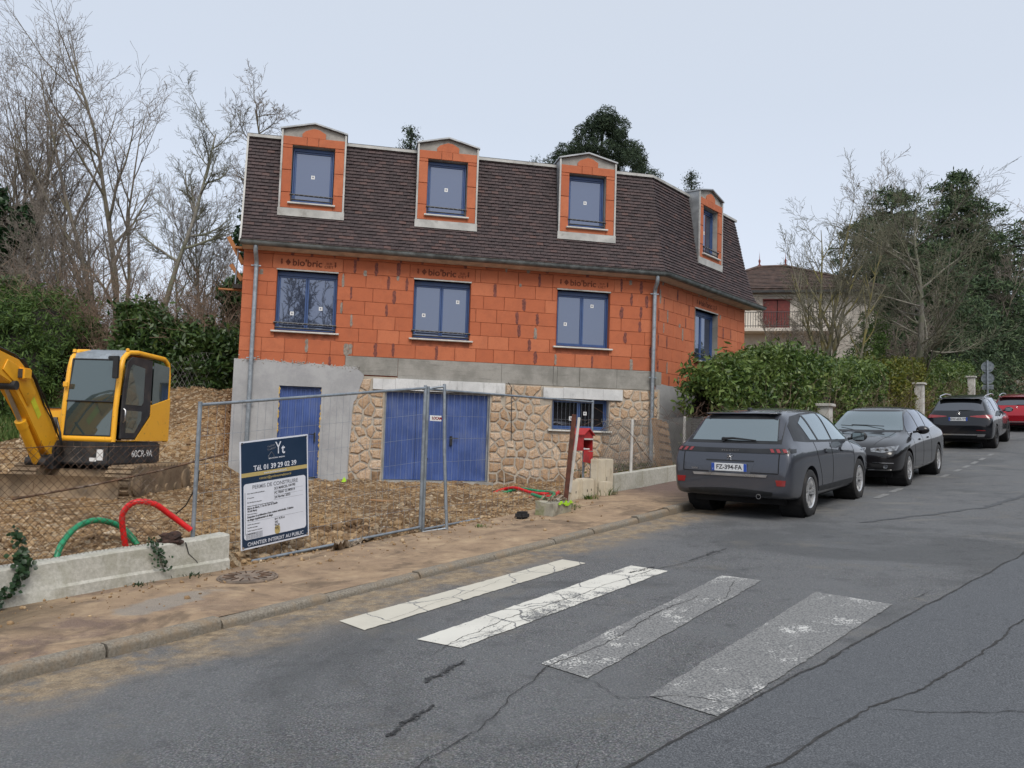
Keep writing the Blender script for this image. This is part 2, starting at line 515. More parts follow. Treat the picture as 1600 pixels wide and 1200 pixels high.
def m_glass(name, dark=(.025,.032,.045), refl=.3, tint=(.78,.84,1)):
    n = NT(name)
    n.fin(dark, .08)
    gl = n.n('ShaderNodeBsdfGlossy'); gl.inputs['Color'].default_value = (*tint, 1); gl.inputs['Roughness'].default_value = .015
    lw = n.n('ShaderNodeLayerWeight'); lw.inputs[0].default_value = .35
    f = n.ma('MULTIPLY_ADD', lw.outputs['Fresnel'], .6, refl, clamp=True)
    wob = n.bump(n.noise(.9, 2), .12, .02)
    n.l(wob, gl.inputs['Normal'])
    mx = n.n('ShaderNodeMixShader'); n.l(f, mx.inputs[0])
    n.l(n.b.outputs[0], mx.inputs[1]); n.l(gl.outputs[0], mx.inputs[2]); n.l(mx.outputs[0], n.out.inputs[0])
    return n.m
def m_carpaint(name, col, metal=.6, rough=.32, dust=.25):
    n = NT(name)
    fl = n.vor(900, out='Distance')
    d = n.noise(3, 6, .7)
    z = n.n('ShaderNodeSeparateXYZ'); n.l(n.pos(True), z.inputs[0])
    c = n.mix(n.ma('MULTIPLY', n.rmp(z.outputs[2], .75, .25), n.rmp(d, .3, .7, dust*.3, dust)), col, (.16,.14,.12))
    n.b.inputs['Coat Weight'].default_value = 1; n.b.inputs['Coat Roughness'].default_value = .02
    n.b.inputs['Coat IOR'].default_value = 1.45; n.b.inputs['Specular IOR Level'].default_value = .2
    return n.fin(c, rough, n.bump(fl, .04, .001), metal)
def m_galv(name='galvanised_steel', col=(.30,.34,.38)):
    n = NT(name)
    a = n.noise(9, 5, .7); c = n.mix(n.rmp(a, .35, .65), tuple(x*.7 for x in col), col)
    c = n.mix(n.rmp(n.noise(4, 6, .75), .6, .72, 0, .6), c, (.13,.09,.06))
    return n.fin(c, .45, None, .55)
def m_wood(name, c0, c1):
    n = NT(name)
    g = n.noise(5, 6, .7, vec=n.scale((4,4,20))); r = objrand(n)
    c = n.mix(n.rmp(g, .35, .65), c0, c1)
    c = n.mix(n.ma('MULTIPLY', r, .35), c, tuple(x*.5 for x in c0))
    return n.fin(c, .85, n.bump(g, .5, .006))
def m_yellow():
    n = NT('excavator_paint')
    a = n.noise(3, 7, .75); b = n.noise(11, 6, .75)
    c = n.mix(n.rmp(a, .4, .7, 0, .35), (.84,.42,.02), (.70,.31,.02))
    c = n.mix(n.rmp(b, .6, .7, 0, .7), c, (.16,.09,.04))
    return n.fin(c, .42, n.bump(b, .2, .004), spec=.5)
M = {}
M['asphalt'] = m_asphalt(); M['asphalt_new'] = m_asphalt_new(); M['pavement'] = m_pavement(); M['soil'] = m_soil()
M['rock'] = m_rock(); M['kerb'] = m_kerb(); M['wallw'] = m_wallw(); M['brick'] = m_brick(); M['joint'] = plain('block_joint', (.33,.105,.055), .95, var=.3, scale=9); M['stone'] = m_stone(); M['tile'] = m_tile(); M['stonem'] = plain('muddy_facing_stone', (.24,.155,.09), .95, var=.4, scale=12, bump=.02, dirt=(.12,.075,.042))
M['band'] = m_concrete('formed_concrete', (.205,.20,.18), (.30,.29,.265), .5, True)
M['plaster'] = m_concrete('grey_render', (.30,.305,.315), (.375,.38,.385), .12)
M['parge'] = m_concrete('rough_mortar', (.24,.23,.21), (.36,.345,.315), .3)
M['mortar'] = m_concrete('stone_mortar', (.34,.30,.245), (.43,.385,.32), .2)
M['patch'] = plain('dark_mortar_smear', (.17,.055,.042), .95, var=.4, scale=20)
M['patchg'] = plain('grey_mortar_smear', (.23,.2,.17), .95, var=.3, scale=20)
M['lint'] = m_concrete('insulated_lintel', (.50,.51,.51), (.62,.63,.63), .85)
M['zinc'] = plain('zinc', (.30,.315,.325), .45, .5, var=.25, scale=3)
M['zincl'] = plain('pale_zinc', (.42,.42,.40), .55, .1, var=.2, scale=4, dirt=(.2,.19,.17))
M['zincd'] = plain('weathered_gutter_zinc', (.15,.165,.165), .5, .4, var=.35, scale=5)
M['soffit'] = plain('cream_soffit', (.62,.53,.45), .7)
M['blue'] = plain('blue_aluminium', (.034,.075,.20), .4, 0, var=.1)
M['bluedoor'] = plain('blue_steel_door', (.046,.090,.27), .5, 0, var=.2, scale=2, dirt=(.085,.12,.25))
M['glass'] = m_glass('window_glass', (.024,.034,.062), .145, (.62,.73,1))
M['glassd'] = m_glass('basement_glass', (.012,.012,.014), .05)
M['black'] = plain('black_plastic', (.012,.013,.015), .45, var=.3)
M['rubber'] = plain('tyre_rubber', (.016,.016,.017), .8, var=.3, dirt=(.05,.045,.04))
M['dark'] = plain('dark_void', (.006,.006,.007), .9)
M['white'] = plain('white_plastic', (.68,.69,.69), .5, var=.06)
M['sill'] = plain('pale_sill', (.52,.51,.48), .7, var=.15, dirt=(.3,.29,.26))
M['galv'] = m_galv(); M['galvp'] = m_galv('zinc_downpipe', (.33,.37,.405))
M['rust'] = plain('rusty_wire', (.10,.055,.032), .85, .1, var=.6, scale=8, dirt=(.24,.21,.18))
M['wire'] = m_galv('fence_wire', (.34,.33,.31))
M['wood'] = m_wood('pallet_wood', (.26,.14,.06), (.40,.24,.12))
M['woodo'] = m_wood('orange_formwork_wood', (.34,.13,.045), (.46,.22,.09))
M['redp'] = plain('red_mailbox_paint', (.36,.022,.024), .45, 0, var=.25, dirt=(.2,.03,.03))
M['box'] = plain('cream_cabinet', (.56,.50,.39), .6, var=.08, scale=5, dirt=(.36,.30,.21))
M['hred'] = plain('red_conduit', (.62,.012,.012), .4, var=.15, scale=20)
M['hgreen'] = plain('green_conduit', (.012,.24,.105), .4, var=.15, scale=20)
M['navy'] = plain('navy_print', (.010,.027,.06), .35, var=.05)
M['gold'] = plain('gold_print', (.42,.33,.13), .4, var=.05)
M['paper'] = plain('white_print', (.60,.63,.70), .35, var=.03)
M['ink'] = plain('black_print', (.02,.02,.025), .6)
M['inkg'] = plain('grey_print', (.16,.17,.2), .6)
M['print'] = plain('faded_brick_print', (.13,.032,.015), .9, var=.5, scale=30)
M['yellow'] = m_yellow()
M['exdark'] = plain('excavator_dark_paint', (.022,.024,.027), .5, var=.4, dirt=(.06,.05,.04))
M['mud'] = plain('muddy_steel', (.22,.16,.10), .85, 0, var=.45, scale=4, bump=.01, dirt=(.10,.065,.04))
M['chrome'] = plain('chrome', (.6,.6,.61), .18, 1, var=.05)
M['steel'] = plain('piston_steel', (.42,.42,.42), .3, .9)
M['rim'] = plain('alloy_rim', (.55,.555,.56), .3, .7, var=.1)
M['rimd'] = plain('dark_alloy_rim', (.05,.052,.056), .4, .5, var=.1)
M['redlens'] = plain('red_lens', (.22,.010,.012), .15, var=.2, coat=1)
M['lamp'] = plain('headlight_lens', (.13,.14,.155), .12, var=.7, scale=14, coat=1)
M['carglass'] = m_glass('car_glass', (.04,.052,.058), .22, (.8,.93,.97))
M['carglassd'] = m_glass('tinted_car_glass', (.008,.009,.011), .10, (.85,.9,1))
M['cabglass'] = m_glass('cab_glass', (.035,.05,.05), .07, (.8,.95,.95))
M['pgrey'] = m_carpaint('grey_car_paint', (.058,.064,.080), .45, .36, .22)
M['pblack'] = m_carpaint('black_car_paint', (.006,.0055,.007), 0, .3, .03)
M['pblack2'] = m_carpaint('blue_black_car_paint', (.004,.005,.008), 0, .3, .03)
M['pred'] = m_carpaint('red_car_paint', (.36,.012,.022), .4, .3, .1)
M['plate'] = plain('plate_white', (.62,.64,.66), .4, var=.03)
M['plateb'] = plain('plate_blue', (.02,.07,.36), .4, var=.03)
M['cream'] = m_concrete('cream_house_render', (.62,.57,.50), (.70,.65,.58), .15)
M['shutter'] = plain('red_brown_shutter', (.16,.035,.03), .7, var=.2)
M['fartile'] = plain('old_brown_tile', (.088,.058,.048), .85, var=.5, scale=3, bump=.02)
M['iron'] = plain('wrought_iron', (.05,.05,.055), .6)
M['laurel'] = m_leaf('laurel_leaf', [(0, (.030,.062,.016)), (.35, (.055,.105,.023)), (.7, (.105,.17,.036)), (1, (.19,.25,.07))], .4)
M['laureld'] = m_leaf('dark_laurel_leaf', [(0, (.014,.034,.011)), (.5, (.032,.070,.020)), (.85, (.060,.115,.030)), (1, (.11,.17,.045))], .4)
M['yleaf'] = m_leaf('yellow_green_leaf', [(0, (.045,.065,.012)), (.5, (.10,.13,.02)), (.85, (.17,.17,.022)), (1, (.20,.19,.03))], .5)
M['cypress'] = m_leaf('cypress_leaf', [(0, (.020,.046,.012)), (.5, (.048,.098,.020)), (1, (.10,.165,.034))], .7)
M['cedar'] = m_leaf('cedar_needle', [(0, (.022,.044,.026)), (.5, (.052,.088,.045)), (1, (.105,.155,.068))], .8, .15)
M['pine'] = m_leaf('pine_needle', [(0, (.016,.032,.020)), (.5, (.034,.058,.032)), (1, (.06,.09,.045))], .8, .15)
M['ivy'] = m_leaf('ivy_leaf', [(0, (.008,.024,.010)), (.6, (.02,.05,.018)), (1, (.035,.08,.028))], .4)
M['grass'] = m_leaf('grass_blade', [(0, (.04,.085,.015)), (.6, (.075,.14,.028)), (1, (.15,.19,.06))], .6)
M['bramble'] = plain('dead_bramble', (.20,.14,.10), .9, var=.5, scale=2)
M['bark'] = m_bark('grey_bark', (.10,.085,.065), (.20,.175,.145), (.14,.13,.08))
M['barkl'] = m_bark('pale_lichen_bark', (.115,.105,.085), (.235,.22,.19), (.14,.15,.09))
M['barky'] = m_bark('yellow_lichen_bark', (.14,.13,.095), (.20,.185,.14), (.22,.19,.045))
M['barkd'] = m_bark('dark_bark', (.02,.017,.015), (.045,.038,.032), (.03,.028,.022))
M['twigo'] = plain('olive_twigs', (.115,.112,.075), .9, var=.3, scale=1.5)
M['twig'] = plain('thin_twigs', (.185,.16,.135), .9, var=.35, scale=1.5)
M['crack'] = plain('road_crack_dirt', (.034,.034,.034), .95, var=.4, scale=20)
M['iron_cover'] = plain('cast_iron_cover', (.20,.155,.12), .8, .1, var=.4, scale=10, bump=.01)
M['farwall'] = plain('far_white_wall', (.55,.55,.52), .8, var=.05)
M['rag'] = plain('muddy_geotextile', (.20,.15,.10), .95, var=.6, scale=9, bump=.01, dirt=(.42,.40,.37))
M['clod'] = plain('root_clod', (.05,.028,.022), .95, var=.6, scale=25, bump=.02)
M['lime'] = plain('lime_marking_paint', (.35,.62,.03), .7)
M['blockc'] = plain('mossy_concrete', (.31,.29,.23), .92, var=.3, scale=7, bump=.012, dirt=(.14,.16,.05))
# ---------------------------------------------------------------- ground, road, pavement
T_K, T_P, T_W = 5.44, 5.555, 7.14      # kerb face, pavement start, boundary wall face
def kerb_h(s):
    return 0.075 - 0.025*sm(3.6, 5.0, s) + 0.06*sm(9.0, 11.5, s)
def soil_z(x, y, rough=True):
    s, t = ST(x, y)
    near = road_z(s) + kerb_h(s)
    L = 0.50 + 0.12*sm(12, 18, y)
    Rr = road_z(s) - 0.02
    w = sm(-0.3, 5.0, x)
    z = L*(1-w) + Rr*w
    if s > 20: z = road_z(s) + .1
    # hillside behind and left
    side = (x + 6.15) + 0.2126*(y - 18.2)
    bank = sm(16.6, 22.3, y + 0.35*min(0, side+1)) * (1 - sm(-0.5, 0.6, side))
    z += 2.15*bank
    behind = sm(21.5, 30, y - .2126*(x+6)) * (1 - bank)
    z += behind*(1.6 if s < 30 else 1.0)
    z += 2.0*sm(30, 70, t)
    # behind the low wall the soil stands almost to its top
    if t > 7.0:
        wl = 1 - sm(4.75, 5.35, s)
        e0 = near + 0.0*(1-wl)
        edge = (.50 + .0625*(s-2.9))*wl + (e0-.015)*(1-wl)
        k = sm(7.25, 9.3, t)
        z = edge*(1-k) + z*k
        kk = sm(7.18, 7.33, t); z = (near-.04)*(1-kk) + z*kk
    if rough:
        amp = sm(7.3, 7.6, t)
        z += amp*(0.07*nz(x*.8+5, y*.8, 13) + 0.07*nz(x*1.3, y*1.3, 3) + 0.05*abs(nz(x*2.6, y*2.6, 21)) + 0.04*nz(x*3.7, y*3.7, 8) + 0.028*nz(x*9, y*9, 5) + (0.05*abs(nz(x*6, y*6, 11)) if (s < 7.5 and t < 9.5) or y > 16.5 else 0))
        if s < 8 and 7.3 < t < 9.4:
            z += 0.10*max(0, nz(x*1.7+4, y*1.7, 2))*sm(7.3, 7.8, t)
    return z

def grid_st(name, s0, s1, ds, t0, t1, dt, zf, mat, kind='structure'):
    ss = np.arange(s0, s1+ds*.5, ds); tt = np.arange(t0, t1+dt*.5, dt)
    V = []
    for s in ss:
        for t in tt:
            x = SV.x*s + TV.x*t; y = SV.y*s + TV.y*t
            V.append((x, y, zf(s, t, x, y)))
    n = len(tt); i = np.arange(len(ss)-1)[:, None]; j = np.arange(n-1)[None, :]
    a = (i*n + j).ravel()
    F = np.stack([a, a+n, a+n+1, a+1], 1)
    o = np_mesh(name, V, F, mat, None, True)
    # faces must look up
    if o.data.polygons[0].normal.z < 0: o.data.flip_normals()
    tag(o, kind=kind)
    return o
# far ground sheet to the horizon, below everything else
def far_z(s, t, x, y):
    z = road_z(s) - .35 if s > -20 else -1.55
    if t > 12: z += 1.0*sm(14, 40, t)
    if y > 28 or s > 26: z += 1.2*sm(26, 60, max(y, s)) * sm(9, 16, t)
    return z
ground = grid_st('ground', -60, 380, 4, -220, 300, 4, far_z, M['soil'])
site = grid_st('construction_ground', -1.5, 21.0, .075, 7.16, 27.0, .075, lambda s, t, x, y: soil_z(x, y), M['soil'])
garden = grid_st('garden_ground', 20.9, 75, .8, 7.16, 40, .8, lambda s, t, x, y: soil_z(x, y, False)+.05, M['soil'])
hillside = grid_st('hillside', -14, 21.0, .5, 26.6, 60, .7, lambda s, t, x, y: soil_z(x, y, False)+.06*nz(x, y), M['soil'])

road = grid_st('road', -12, 80, .5, -6.5, T_K+.02, .5, lambda s, t, x, y: road_z(s) + .02*sm(1.0, 5.4, t)*0 , M['asphalt'])
# the smoother newer strip, its left edge following the long crack
def crack_t(s): return 2.32 - 0.125*s + .03*nz(s*1.7, 1) + .012*nz(s*7, 2)
V = []; F = []
ss = np.arange(-8, 40, .15)
for s in ss:
    e = max(-6.5, crack_t(s) if s < 24 else crack_t(24) - .02*(s-24))
    V += [W(s, e, road_z(s)+.004), W(s, -6.4, road_z(s)+.004)]
for i in range(len(ss)-1):
    b = 2*i; F.append((b, b+2, b+3, b+1))
o = mesh('road_resurfaced_strip', V, F, M['asphalt_new']); tag(o, kind='structure')
if o.data.polygons[0].normal.z < 0: o.data.flip_normals()
# pavement
def pav_z(s, t, x, y):
    return road_z(s) + kerb_h(s) - .004 + .01*nz(s*.9, t*.9) - .012*sm(5.6, 5.9, t)*0
pave = grid_st('pavement', -12, 80, .18, T_P-.02, T_W+.05, .16, pav_z, M['pavement'])
pave2 = grid_st('opposite_pavement', -12, 60, 1, -9, -6.45, .6, lambda s, t, x, y: road_z(s)+.1, M['pavement'])
# kerb: stones of about a metre
rng = random.Random(5)
kerb = tag(empty('kerb', W(0, T_K, 0)), kind='structure')
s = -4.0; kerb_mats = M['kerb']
while s < 62:
    L = (rng.uniform(.8, 1.15) if s < 26 else 2.0)
    h = kerb_h(s+L/2)
    mb = MB()
    n = 6
    dz = rng.uniform(-.008, .008); dt = rng.uniform(-.012, .012)
    V = []
    for i in range(n+1):
        q = s + .008 + (L-.016)*i/n
        w = .012*nz(q*5, 3.3) ; w2 = .012*nz(q*6, 9.1); zz = road_z(q)
        pr = [(0+w, -.12), (.0+w, h-.03+w2*.6), (.022+w, h-.004+w2*.5), (.04, h+.004+w2*.4), (.115+w2, h+.003), (.115+w2, -.12)]
        V += [W(q, T_K + dt*.5 + a, zz + b + dz) for a, b in pr]
    F = []
    for i in range(n):
        for k in range(5):
            a = i*6+k; F.append((a, a+1, a+7, a+6))
    F += [(0,1,2,3,4,5), tuple(n*6+k for k in (5,4,3,2,1,0))]
    mb.add(V, F)
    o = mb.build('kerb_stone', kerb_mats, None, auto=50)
    o.data.transform(Matrix.Translation(-kerb.location)); o.parent = kerb
    s += L
# zebra stripes: (s0,s1,t0,t1)
stripes = [((4.30,4.55),(4.36,4.90),(7.38,4.86),(7.36,4.56), .50, (.54,.515,.44), 1),
           ((4.39,3.70),(4.36,4.08),(7.52,4.12),(7.50,3.70), .66, (.62,.61,.555), 2),
           ((4.38,2.68),(4.44,3.06),(7.62,3.19),(7.62,2.80), .815, (.58,.58,.55), 3.4),
           ((4.28,1.80),(4.34,2.24),(7.46,2.26),(7.38,1.62), .845, (.56,.56,.54), 5.1)]
cross = tag(empty('zebra_crossing', W(5.8, 3.3, road_z(5.8)), label='worn white zebra crossing stripes painted across the cracked street', cat='zebra crossing'))
for (a, b, c, d, keep, col, sd_) in stripes:
    mp = m_paint(keep, col, sd_)
    n = 90; V = []; F = []
    for i in range(n+1):
        k = i/n
        p = (a[0]+(d[0]-a[0])*k, a[1]+(d[1]-a[1])*k + .012*nz(k*14, sd_)+.012*nz(k*45, sd_)); q = (b[0]+(c[0]-b[0])*k, b[1]+(c[1]-b[1])*k + .012*nz(k*14, sd_+9)+.012*nz(k*45, sd_+9))
        V += [W(p[0], p[1], road_z(p[0])+.006) - cross.location, W(q[0], q[1], road_z(q[0])+.006) - cross.location]
    for i in range(n): F.append((2*i, 2*i+1, 2*i+3, 2*i+2))
    o = mesh('stripe', V, F, mp, cross)
    if o.data.polygons[0].normal.z < 0: o.data.flip_normals()
# cracks: real jagged dirt-filled grooves lying on the surface
def crack(pts, w, seed, mat=M['crack'], z=.0085, amp=.035, name='road_crack'):
    P = []
    for i in range(len(pts)-1):
        (s0, t0), (s1, t1) = pts[i], pts[i+1]
        L = math.hypot(s1-s0, t1-t0); n = max(3, int(L/.03))
        for k in range(n): P.append((s0+(s1-s0)*k/n, t0+(t1-t0)*k/n))
    P.append(pts[-1])
    V = []; F = []
    for i, (s_, t_) in enumerate(P):
        j = min(i+1, len(P)-1); i0 = max(0, i-1)
        dx, dy = P[j][0]-P[i0][0], P[j][1]-P[i0][1]; L = math.hypot(dx, dy) or 1
        nx, ny = -dy/L, dx/L
        q = i*.03
        off = amp*nz(q*2.2, seed) + amp*.5*nz(q*8, seed+3) + amp*.35*nz(q*22, seed+3) + .004*nz(q*31, seed+2)
        ww = w*(.3 + .9*abs(nz(q*3, seed+5)) + .9*abs(nz(q*21, seed+6))) * min(1, (i+1)/8, (len(P)-i)/8)
        V += [W(s_+nx*(off+ww), t_+ny*(off+ww), road_z(s_)+z), W(s_+nx*(off-ww), t_+ny*(off-ww), road_z(s_)+z)]
    for i in range(len(P)-1): F.append((2*i, 2*i+1, 2*i+3, 2*i+2))
    rs_ = random.Random(seed*7)
    if name == 'road_crack':        # short spurs
        for i in range(4, len(P)-4, 5):
            if rs_.random() < .6: continue
            c_ = (V[2*i]+V[2*i+1])/2; a = rs_.uniform(0, 6.283); L = rs_.uniform(.02, .10)
            p1 = c_ + Vector((math.cos(a), math.sin(a), 0))*L*.5 + Vector((rs_.gauss(0, .01), rs_.gauss(0, .01), 0)); p2 = p1 + Vector((math.cos(a+.5), math.sin(a+.5), 0))*L*.5
            nn = Vector((-math.sin(a), math.cos(a), 0))*w*.35; b = len(V); V += [c_+nn, c_-nn, p1+nn*.7, p1-nn*.7, p2]; F += [(b, b+1, b+3, b+2), (b+2, b+3, b+4)]
    o = mesh(name, V, F, mat)
    if o.data.polygons[0].normal.z < 0: o.data.flip_normals()
    return tag(o, kind='structure')
crack([(s_, crack_t(s_)+.005) for s_ in np.arange(1.0, 22, .25)], .012, 1, amp=.018)
crack([(1.5,1.55),(2.6,1.38),(3.85,1.37),(4.8,1.2),(5.4,1.02),(6.2,.86),(7.45,.71),(9.5,.45),(13,.1)], .009, 2)
crack([(4.9,1.17),(5.0,.9),(5.3,.55),(5.5,.1),(5.8,-.4)], .006, 3)
crack([(4.05,3.72),(4.6,3.86),(5.3,3.9),(6.1,3.87),(6.9,3.86),(7.5,3.84),(8.1,3.7),(8.9,3.66)], .0045, 4)
crack([(2.4,2.62),(2.9,2.68),(3.4,2.72),(3.9,2.88),(4.4,2.98),(5.2,2.96),(6.0,3.06),(6.8,3.0)], .006, 5)
crack([(4.4,2.98),(4.35,2.6),(4.2,2.35),(4.45,2.1),(4.5,1.75)], .004, 6)
crack([(1.8,1.95),(2.4,2.05),(2.9,2.1),(3.2,2.02),(3.4,2.12)], .012, 7)
crack([(7.5,3.0),(7.1,2.9),(6.8,2.8),(6.5,2.9)], .004, 8)
crack([(7.4,1.66),(7.8,1.5),(8.1,1.45)], .004, 9)
crack([(4.6,3.84),(4.8,3.75),(5.1,3.8),(5.4,3.72),(5.9,3.78)], .003, 19)
crack([(4.5,4.6),(5.1,4.66),(5.7,4.7),(6.2,4.78),(6.9,4.75)], .002, 20)
crack([(-1,5.9),(.6,5.75),(1.6,5.84),(2.1,5.9)], .006, 21, z=.105)
crack([(6.2,6.4),(6.9,6.2),(7.4,6.35),(8.6,6.3),(9.6,5.9)], .004, 22, z=.062)
# ravelled dark hollows
RV = plain('ravelled_asphalt', (.046,.048,.051), .95, var=.8, scale=45, bump=.02)
for (sa, ta, sb, tb, w, sd_) in [(3.05,3.04,3.5,3.13,.013,31),(3.75,3.42,4.2,3.5,.016,32),(8.1,3.76,9.0,3.72,.02,34),(7.2,3.95,7.6,3.9,.02,35)]:
    rg = random.Random(sd_); V = []; F = []
    for i in range(170):
        q = rg.random(); e = rg.gauss(0, w*(.35+.65*math.sin(q*3.14)))
        s_ = sa+(sb-sa)*q; t_ = ta+(tb-ta)*q+e+.04*nz(q*4, sd_); r = rg.uniform(.003, .011)*(1-.25*min(1, abs(e)/w))
        b = len(V); n = 5
        for k in range(n): an = 6.283*k/n; rr = r*rg.uniform(.5, 1.3); V.append(W(s_+rr*1.5*math.cos(an), t_+rr*math.sin(an), road_z(s_)+.0062+.00001*i))
        F.append(tuple(b+k for k in range(n-1, -1, -1)))
    o = mesh('ravelled_patch', V, F, RV); tag(o, kind='structure')
    if o.data.polygons[0].normal.z < 0: o.data.flip_normals()
# tyre-darkened sweep uphill
crack([(11.9,3.05),(13.2,2.45),(14.6,1.9),(16.5,1.6),(19,1.2)], .07, 41, mat=plain('dark_trench_seam', (.075,.08,.086), .85, var=.3, scale=30), z=.0045, amp=.06, name='trench_seam')
# parking bay dashes between road and bays
pb = m_paint(.80, (.42,.42,.40), 8)
for i, s_ in enumerate([14.9, 16.0, 19.6, 21.2, 22.4, 23.7, 25.0, 26.6]):
    V = [W(s_+a, 3.28+b+(.2 if s_ < 17 else 0), road_z(s_+a)+.006) for a, b in ((0,0),(.75,0),(.75,.11),(0,.11))]
    o = mesh('parking_line', V, [(0,1,2,3)], pb); tag(o, kind='structure')
    if o.data.polygons[0].normal.z < 0: o.data.flip_normals()
# joint between sandy and reddish pavement
crack([(13.3,5.6),(12.6,6.2),(12.7,6.7),(13.0,7.1)], .012, 44, mat=M['crack'], z=.135, amp=.03, name='pavement_joint')

# rubble: nobody could count it
def rocks(name, N, place, size, seed, mat=M['rock']):
    rg = np.random.RandomState(seed)
    t_ = (1+5**.5)/2
    ico = np.array([(-1,t_,0),(1,t_,0),(-1,-t_,0),(1,-t_,0),(0,-1,t_),(0,1,t_),(0,-1,-t_),(0,1,-t_),(t_,0,-1),(t_,0,1),(-t_,0,-1),(-t_,0,1)])/1.9
    F0 = np.array([(0,11,5),(0,5,1),(0,1,7),(0,7,10),(0,10,11),(1,5,9),(5,11,4),(11,10,2),(10,7,6),(7,1,8),(3,9,4),(3,4,2),(3,2,6),(3,6,8),(3,8,9),(4,9,5),(2,4,11),(6,2,10),(8,6,7),(9,8,1)])
    V = []; F = []
    for i in range(N):
        x, y, z = place(rg)
        r = size(rg, x, y)
        v = ico * (1 + rg.uniform(-.28, .28, (12, 1))) * np.array([r*rg.uniform(.8,1.3), r*rg.uniform(.75,1.1), r*rg.uniform(.6,.95)])
        a = rg.uniform(0, 6.28); tl = rg.uniform(-.5, .5)
        c, s_ = math.cos(a), math.sin(a); c2, s2 = math.cos(tl), math.sin(tl)
        v = v @ np.array([[1,0,0],[0,c2,-s2],[0,s2,c2]]) @ np.array([[c,-s_,0],[s_,c,0],[0,0,1]])
        V.append(v + np.array([x, y, z + r*.12])); F.append(F0 + 12*i)
    o = np_mesh(name, np.concatenate(V), np.concatenate(F), mat)
    return tag(o, kind='stuff')
def pl_pile(rg):
    while True:
        s, t = rg.uniform(4.9, 7.8), 7.34 + abs(rg.normal(0, .5))
        if rg.rand() < math.exp(-max(0, s-5.6)*.9): break
    p = W(s, t); return p.x, p.y, soil_z(p.x, p.y)
o = rocks('rubble_heap', 900, pl_pile, lambda rg, x, y: .016+min(.055, rg.exponential(.018)), 1)
tag(o, 'heap of broken stones and clods at the end of the low white wall', 'rubble')
def pl_site(rg):
    s, t = rg.uniform(1, 14), 7.25 + rg.uniform(0, 1)**1.6*14
    p = W(s, t); return p.x, p.y, soil_z(p.x, p.y)
o = rocks('scattered_stones', 13000, pl_site, lambda rg, x, y: min(.06, rg.exponential(.0065)+.008), 2)
tag(o, 'loose stones and clods scattered over the brown construction ground', 'stones')
def pl_left(rg):
    s, t = rg.uniform(0, 4.9), 7.4 + rg.uniform(0, 1)*5
    p = W(s, t); return p.x, p.y, soil_z(p.x, p.y)
o = rocks('wall_rubble', 2600, pl_left, lambda rg, x, y: min(.07, rg.exponential(.011)+.009), 3)
tag(o, 'pale rubble lying behind the low wall below the excavator', 'rubble')
def pl_bank(rg):
    x = rg.uniform(-14, -6.3); y = rg.uniform(16, 22.3); return x, y, soil_z(x, y)
o = rocks('bank_clods', 3000, pl_bank, lambda rg, x, y: min(.12, rg.exponential(.014)+.016), 4)
tag(o, 'earth clods and stones on the dug bank behind the excavator', 'earth clods')
def pl_clod(rg):
    if rg.rand() < .6: s, t = rg.uniform(5.0, 8.5), 7.35 + abs(rg.normal(0, .8))
    else: s, t = rg.uniform(1, 11), rg.uniform(8, 15)
    p = W(s, t); return p.x, p.y, soil_z(p.x, p.y)-.01
o = rocks('earth_clods', 520, pl_clod, lambda rg, x, y: rg.uniform(.035, .085), 9, M['soil'])
tag(o, 'larger clumps of brown earth lying about the construction ground', 'earth clods')
def pl_pave(rg):
    s, t = rg.uniform(2, 11), 7.2 - abs(rg.normal(0, .5))
    p = W(s, t); return p.x, p.y, road_z(s)+kerb_h(s)
o = rocks('pavement_grit', 500, pl_pave, lambda rg, x, y: min(.03, rg.exponential(.006)+.004), 6)
tag(o, 'grit and small stones strewn over the dirty pavement', 'grit')
# ---------------------------------------------------------------- the house
HU = 9.72
P0 = Vector((-5.99, 18.2, 0.60))
house = empty('brick_house', P0, R(12), 'unfinished orange clay block house with brown mansard roof and four dormers', 'house')
def FA(u, y, z):           # main facade: u along, y inwards, z world height
    return Vector((u, y, z - .60))
CB, SB = math.cos(R(39)), math.sin(R(39))
def FB(v, y, z):           # the second facade, turned 39 degrees back
    return Vector((HU + v*CB - y*SB, v*SB + y*CB, z - .60))
BL = 5.2
TA = math.tan(R(19.5))
def fmat(fr):
    o = fr(0, 0, .60); x = fr(1, 0, .60) - o; y = fr(0, 1, .60) - o
    mt = Matrix.Identity(4)
    for i in range(3): mt[i][0] = x[i]; mt[i][1] = y[i]; mt[i][2] = (0, 0, 1)[i]; mt[i][3] = o[i]
    return mt
MA, MBm = fmat(FA), fmat(FB)
wins_A = [(.66, 1.99, 3.97, 5.32), (3.73, 5.06, 3.97, 5.32), (7.17, 8.50, 3.97, 5.32)]
wins_B = [(2.05, 3.42, 3.97, 5.33)]
door = (.83, 1.75, .68, 2.72); gar = (3.17, 5.60, .68, 2.72); bwin = (7.12, 8.52, 1.97, 2.70)
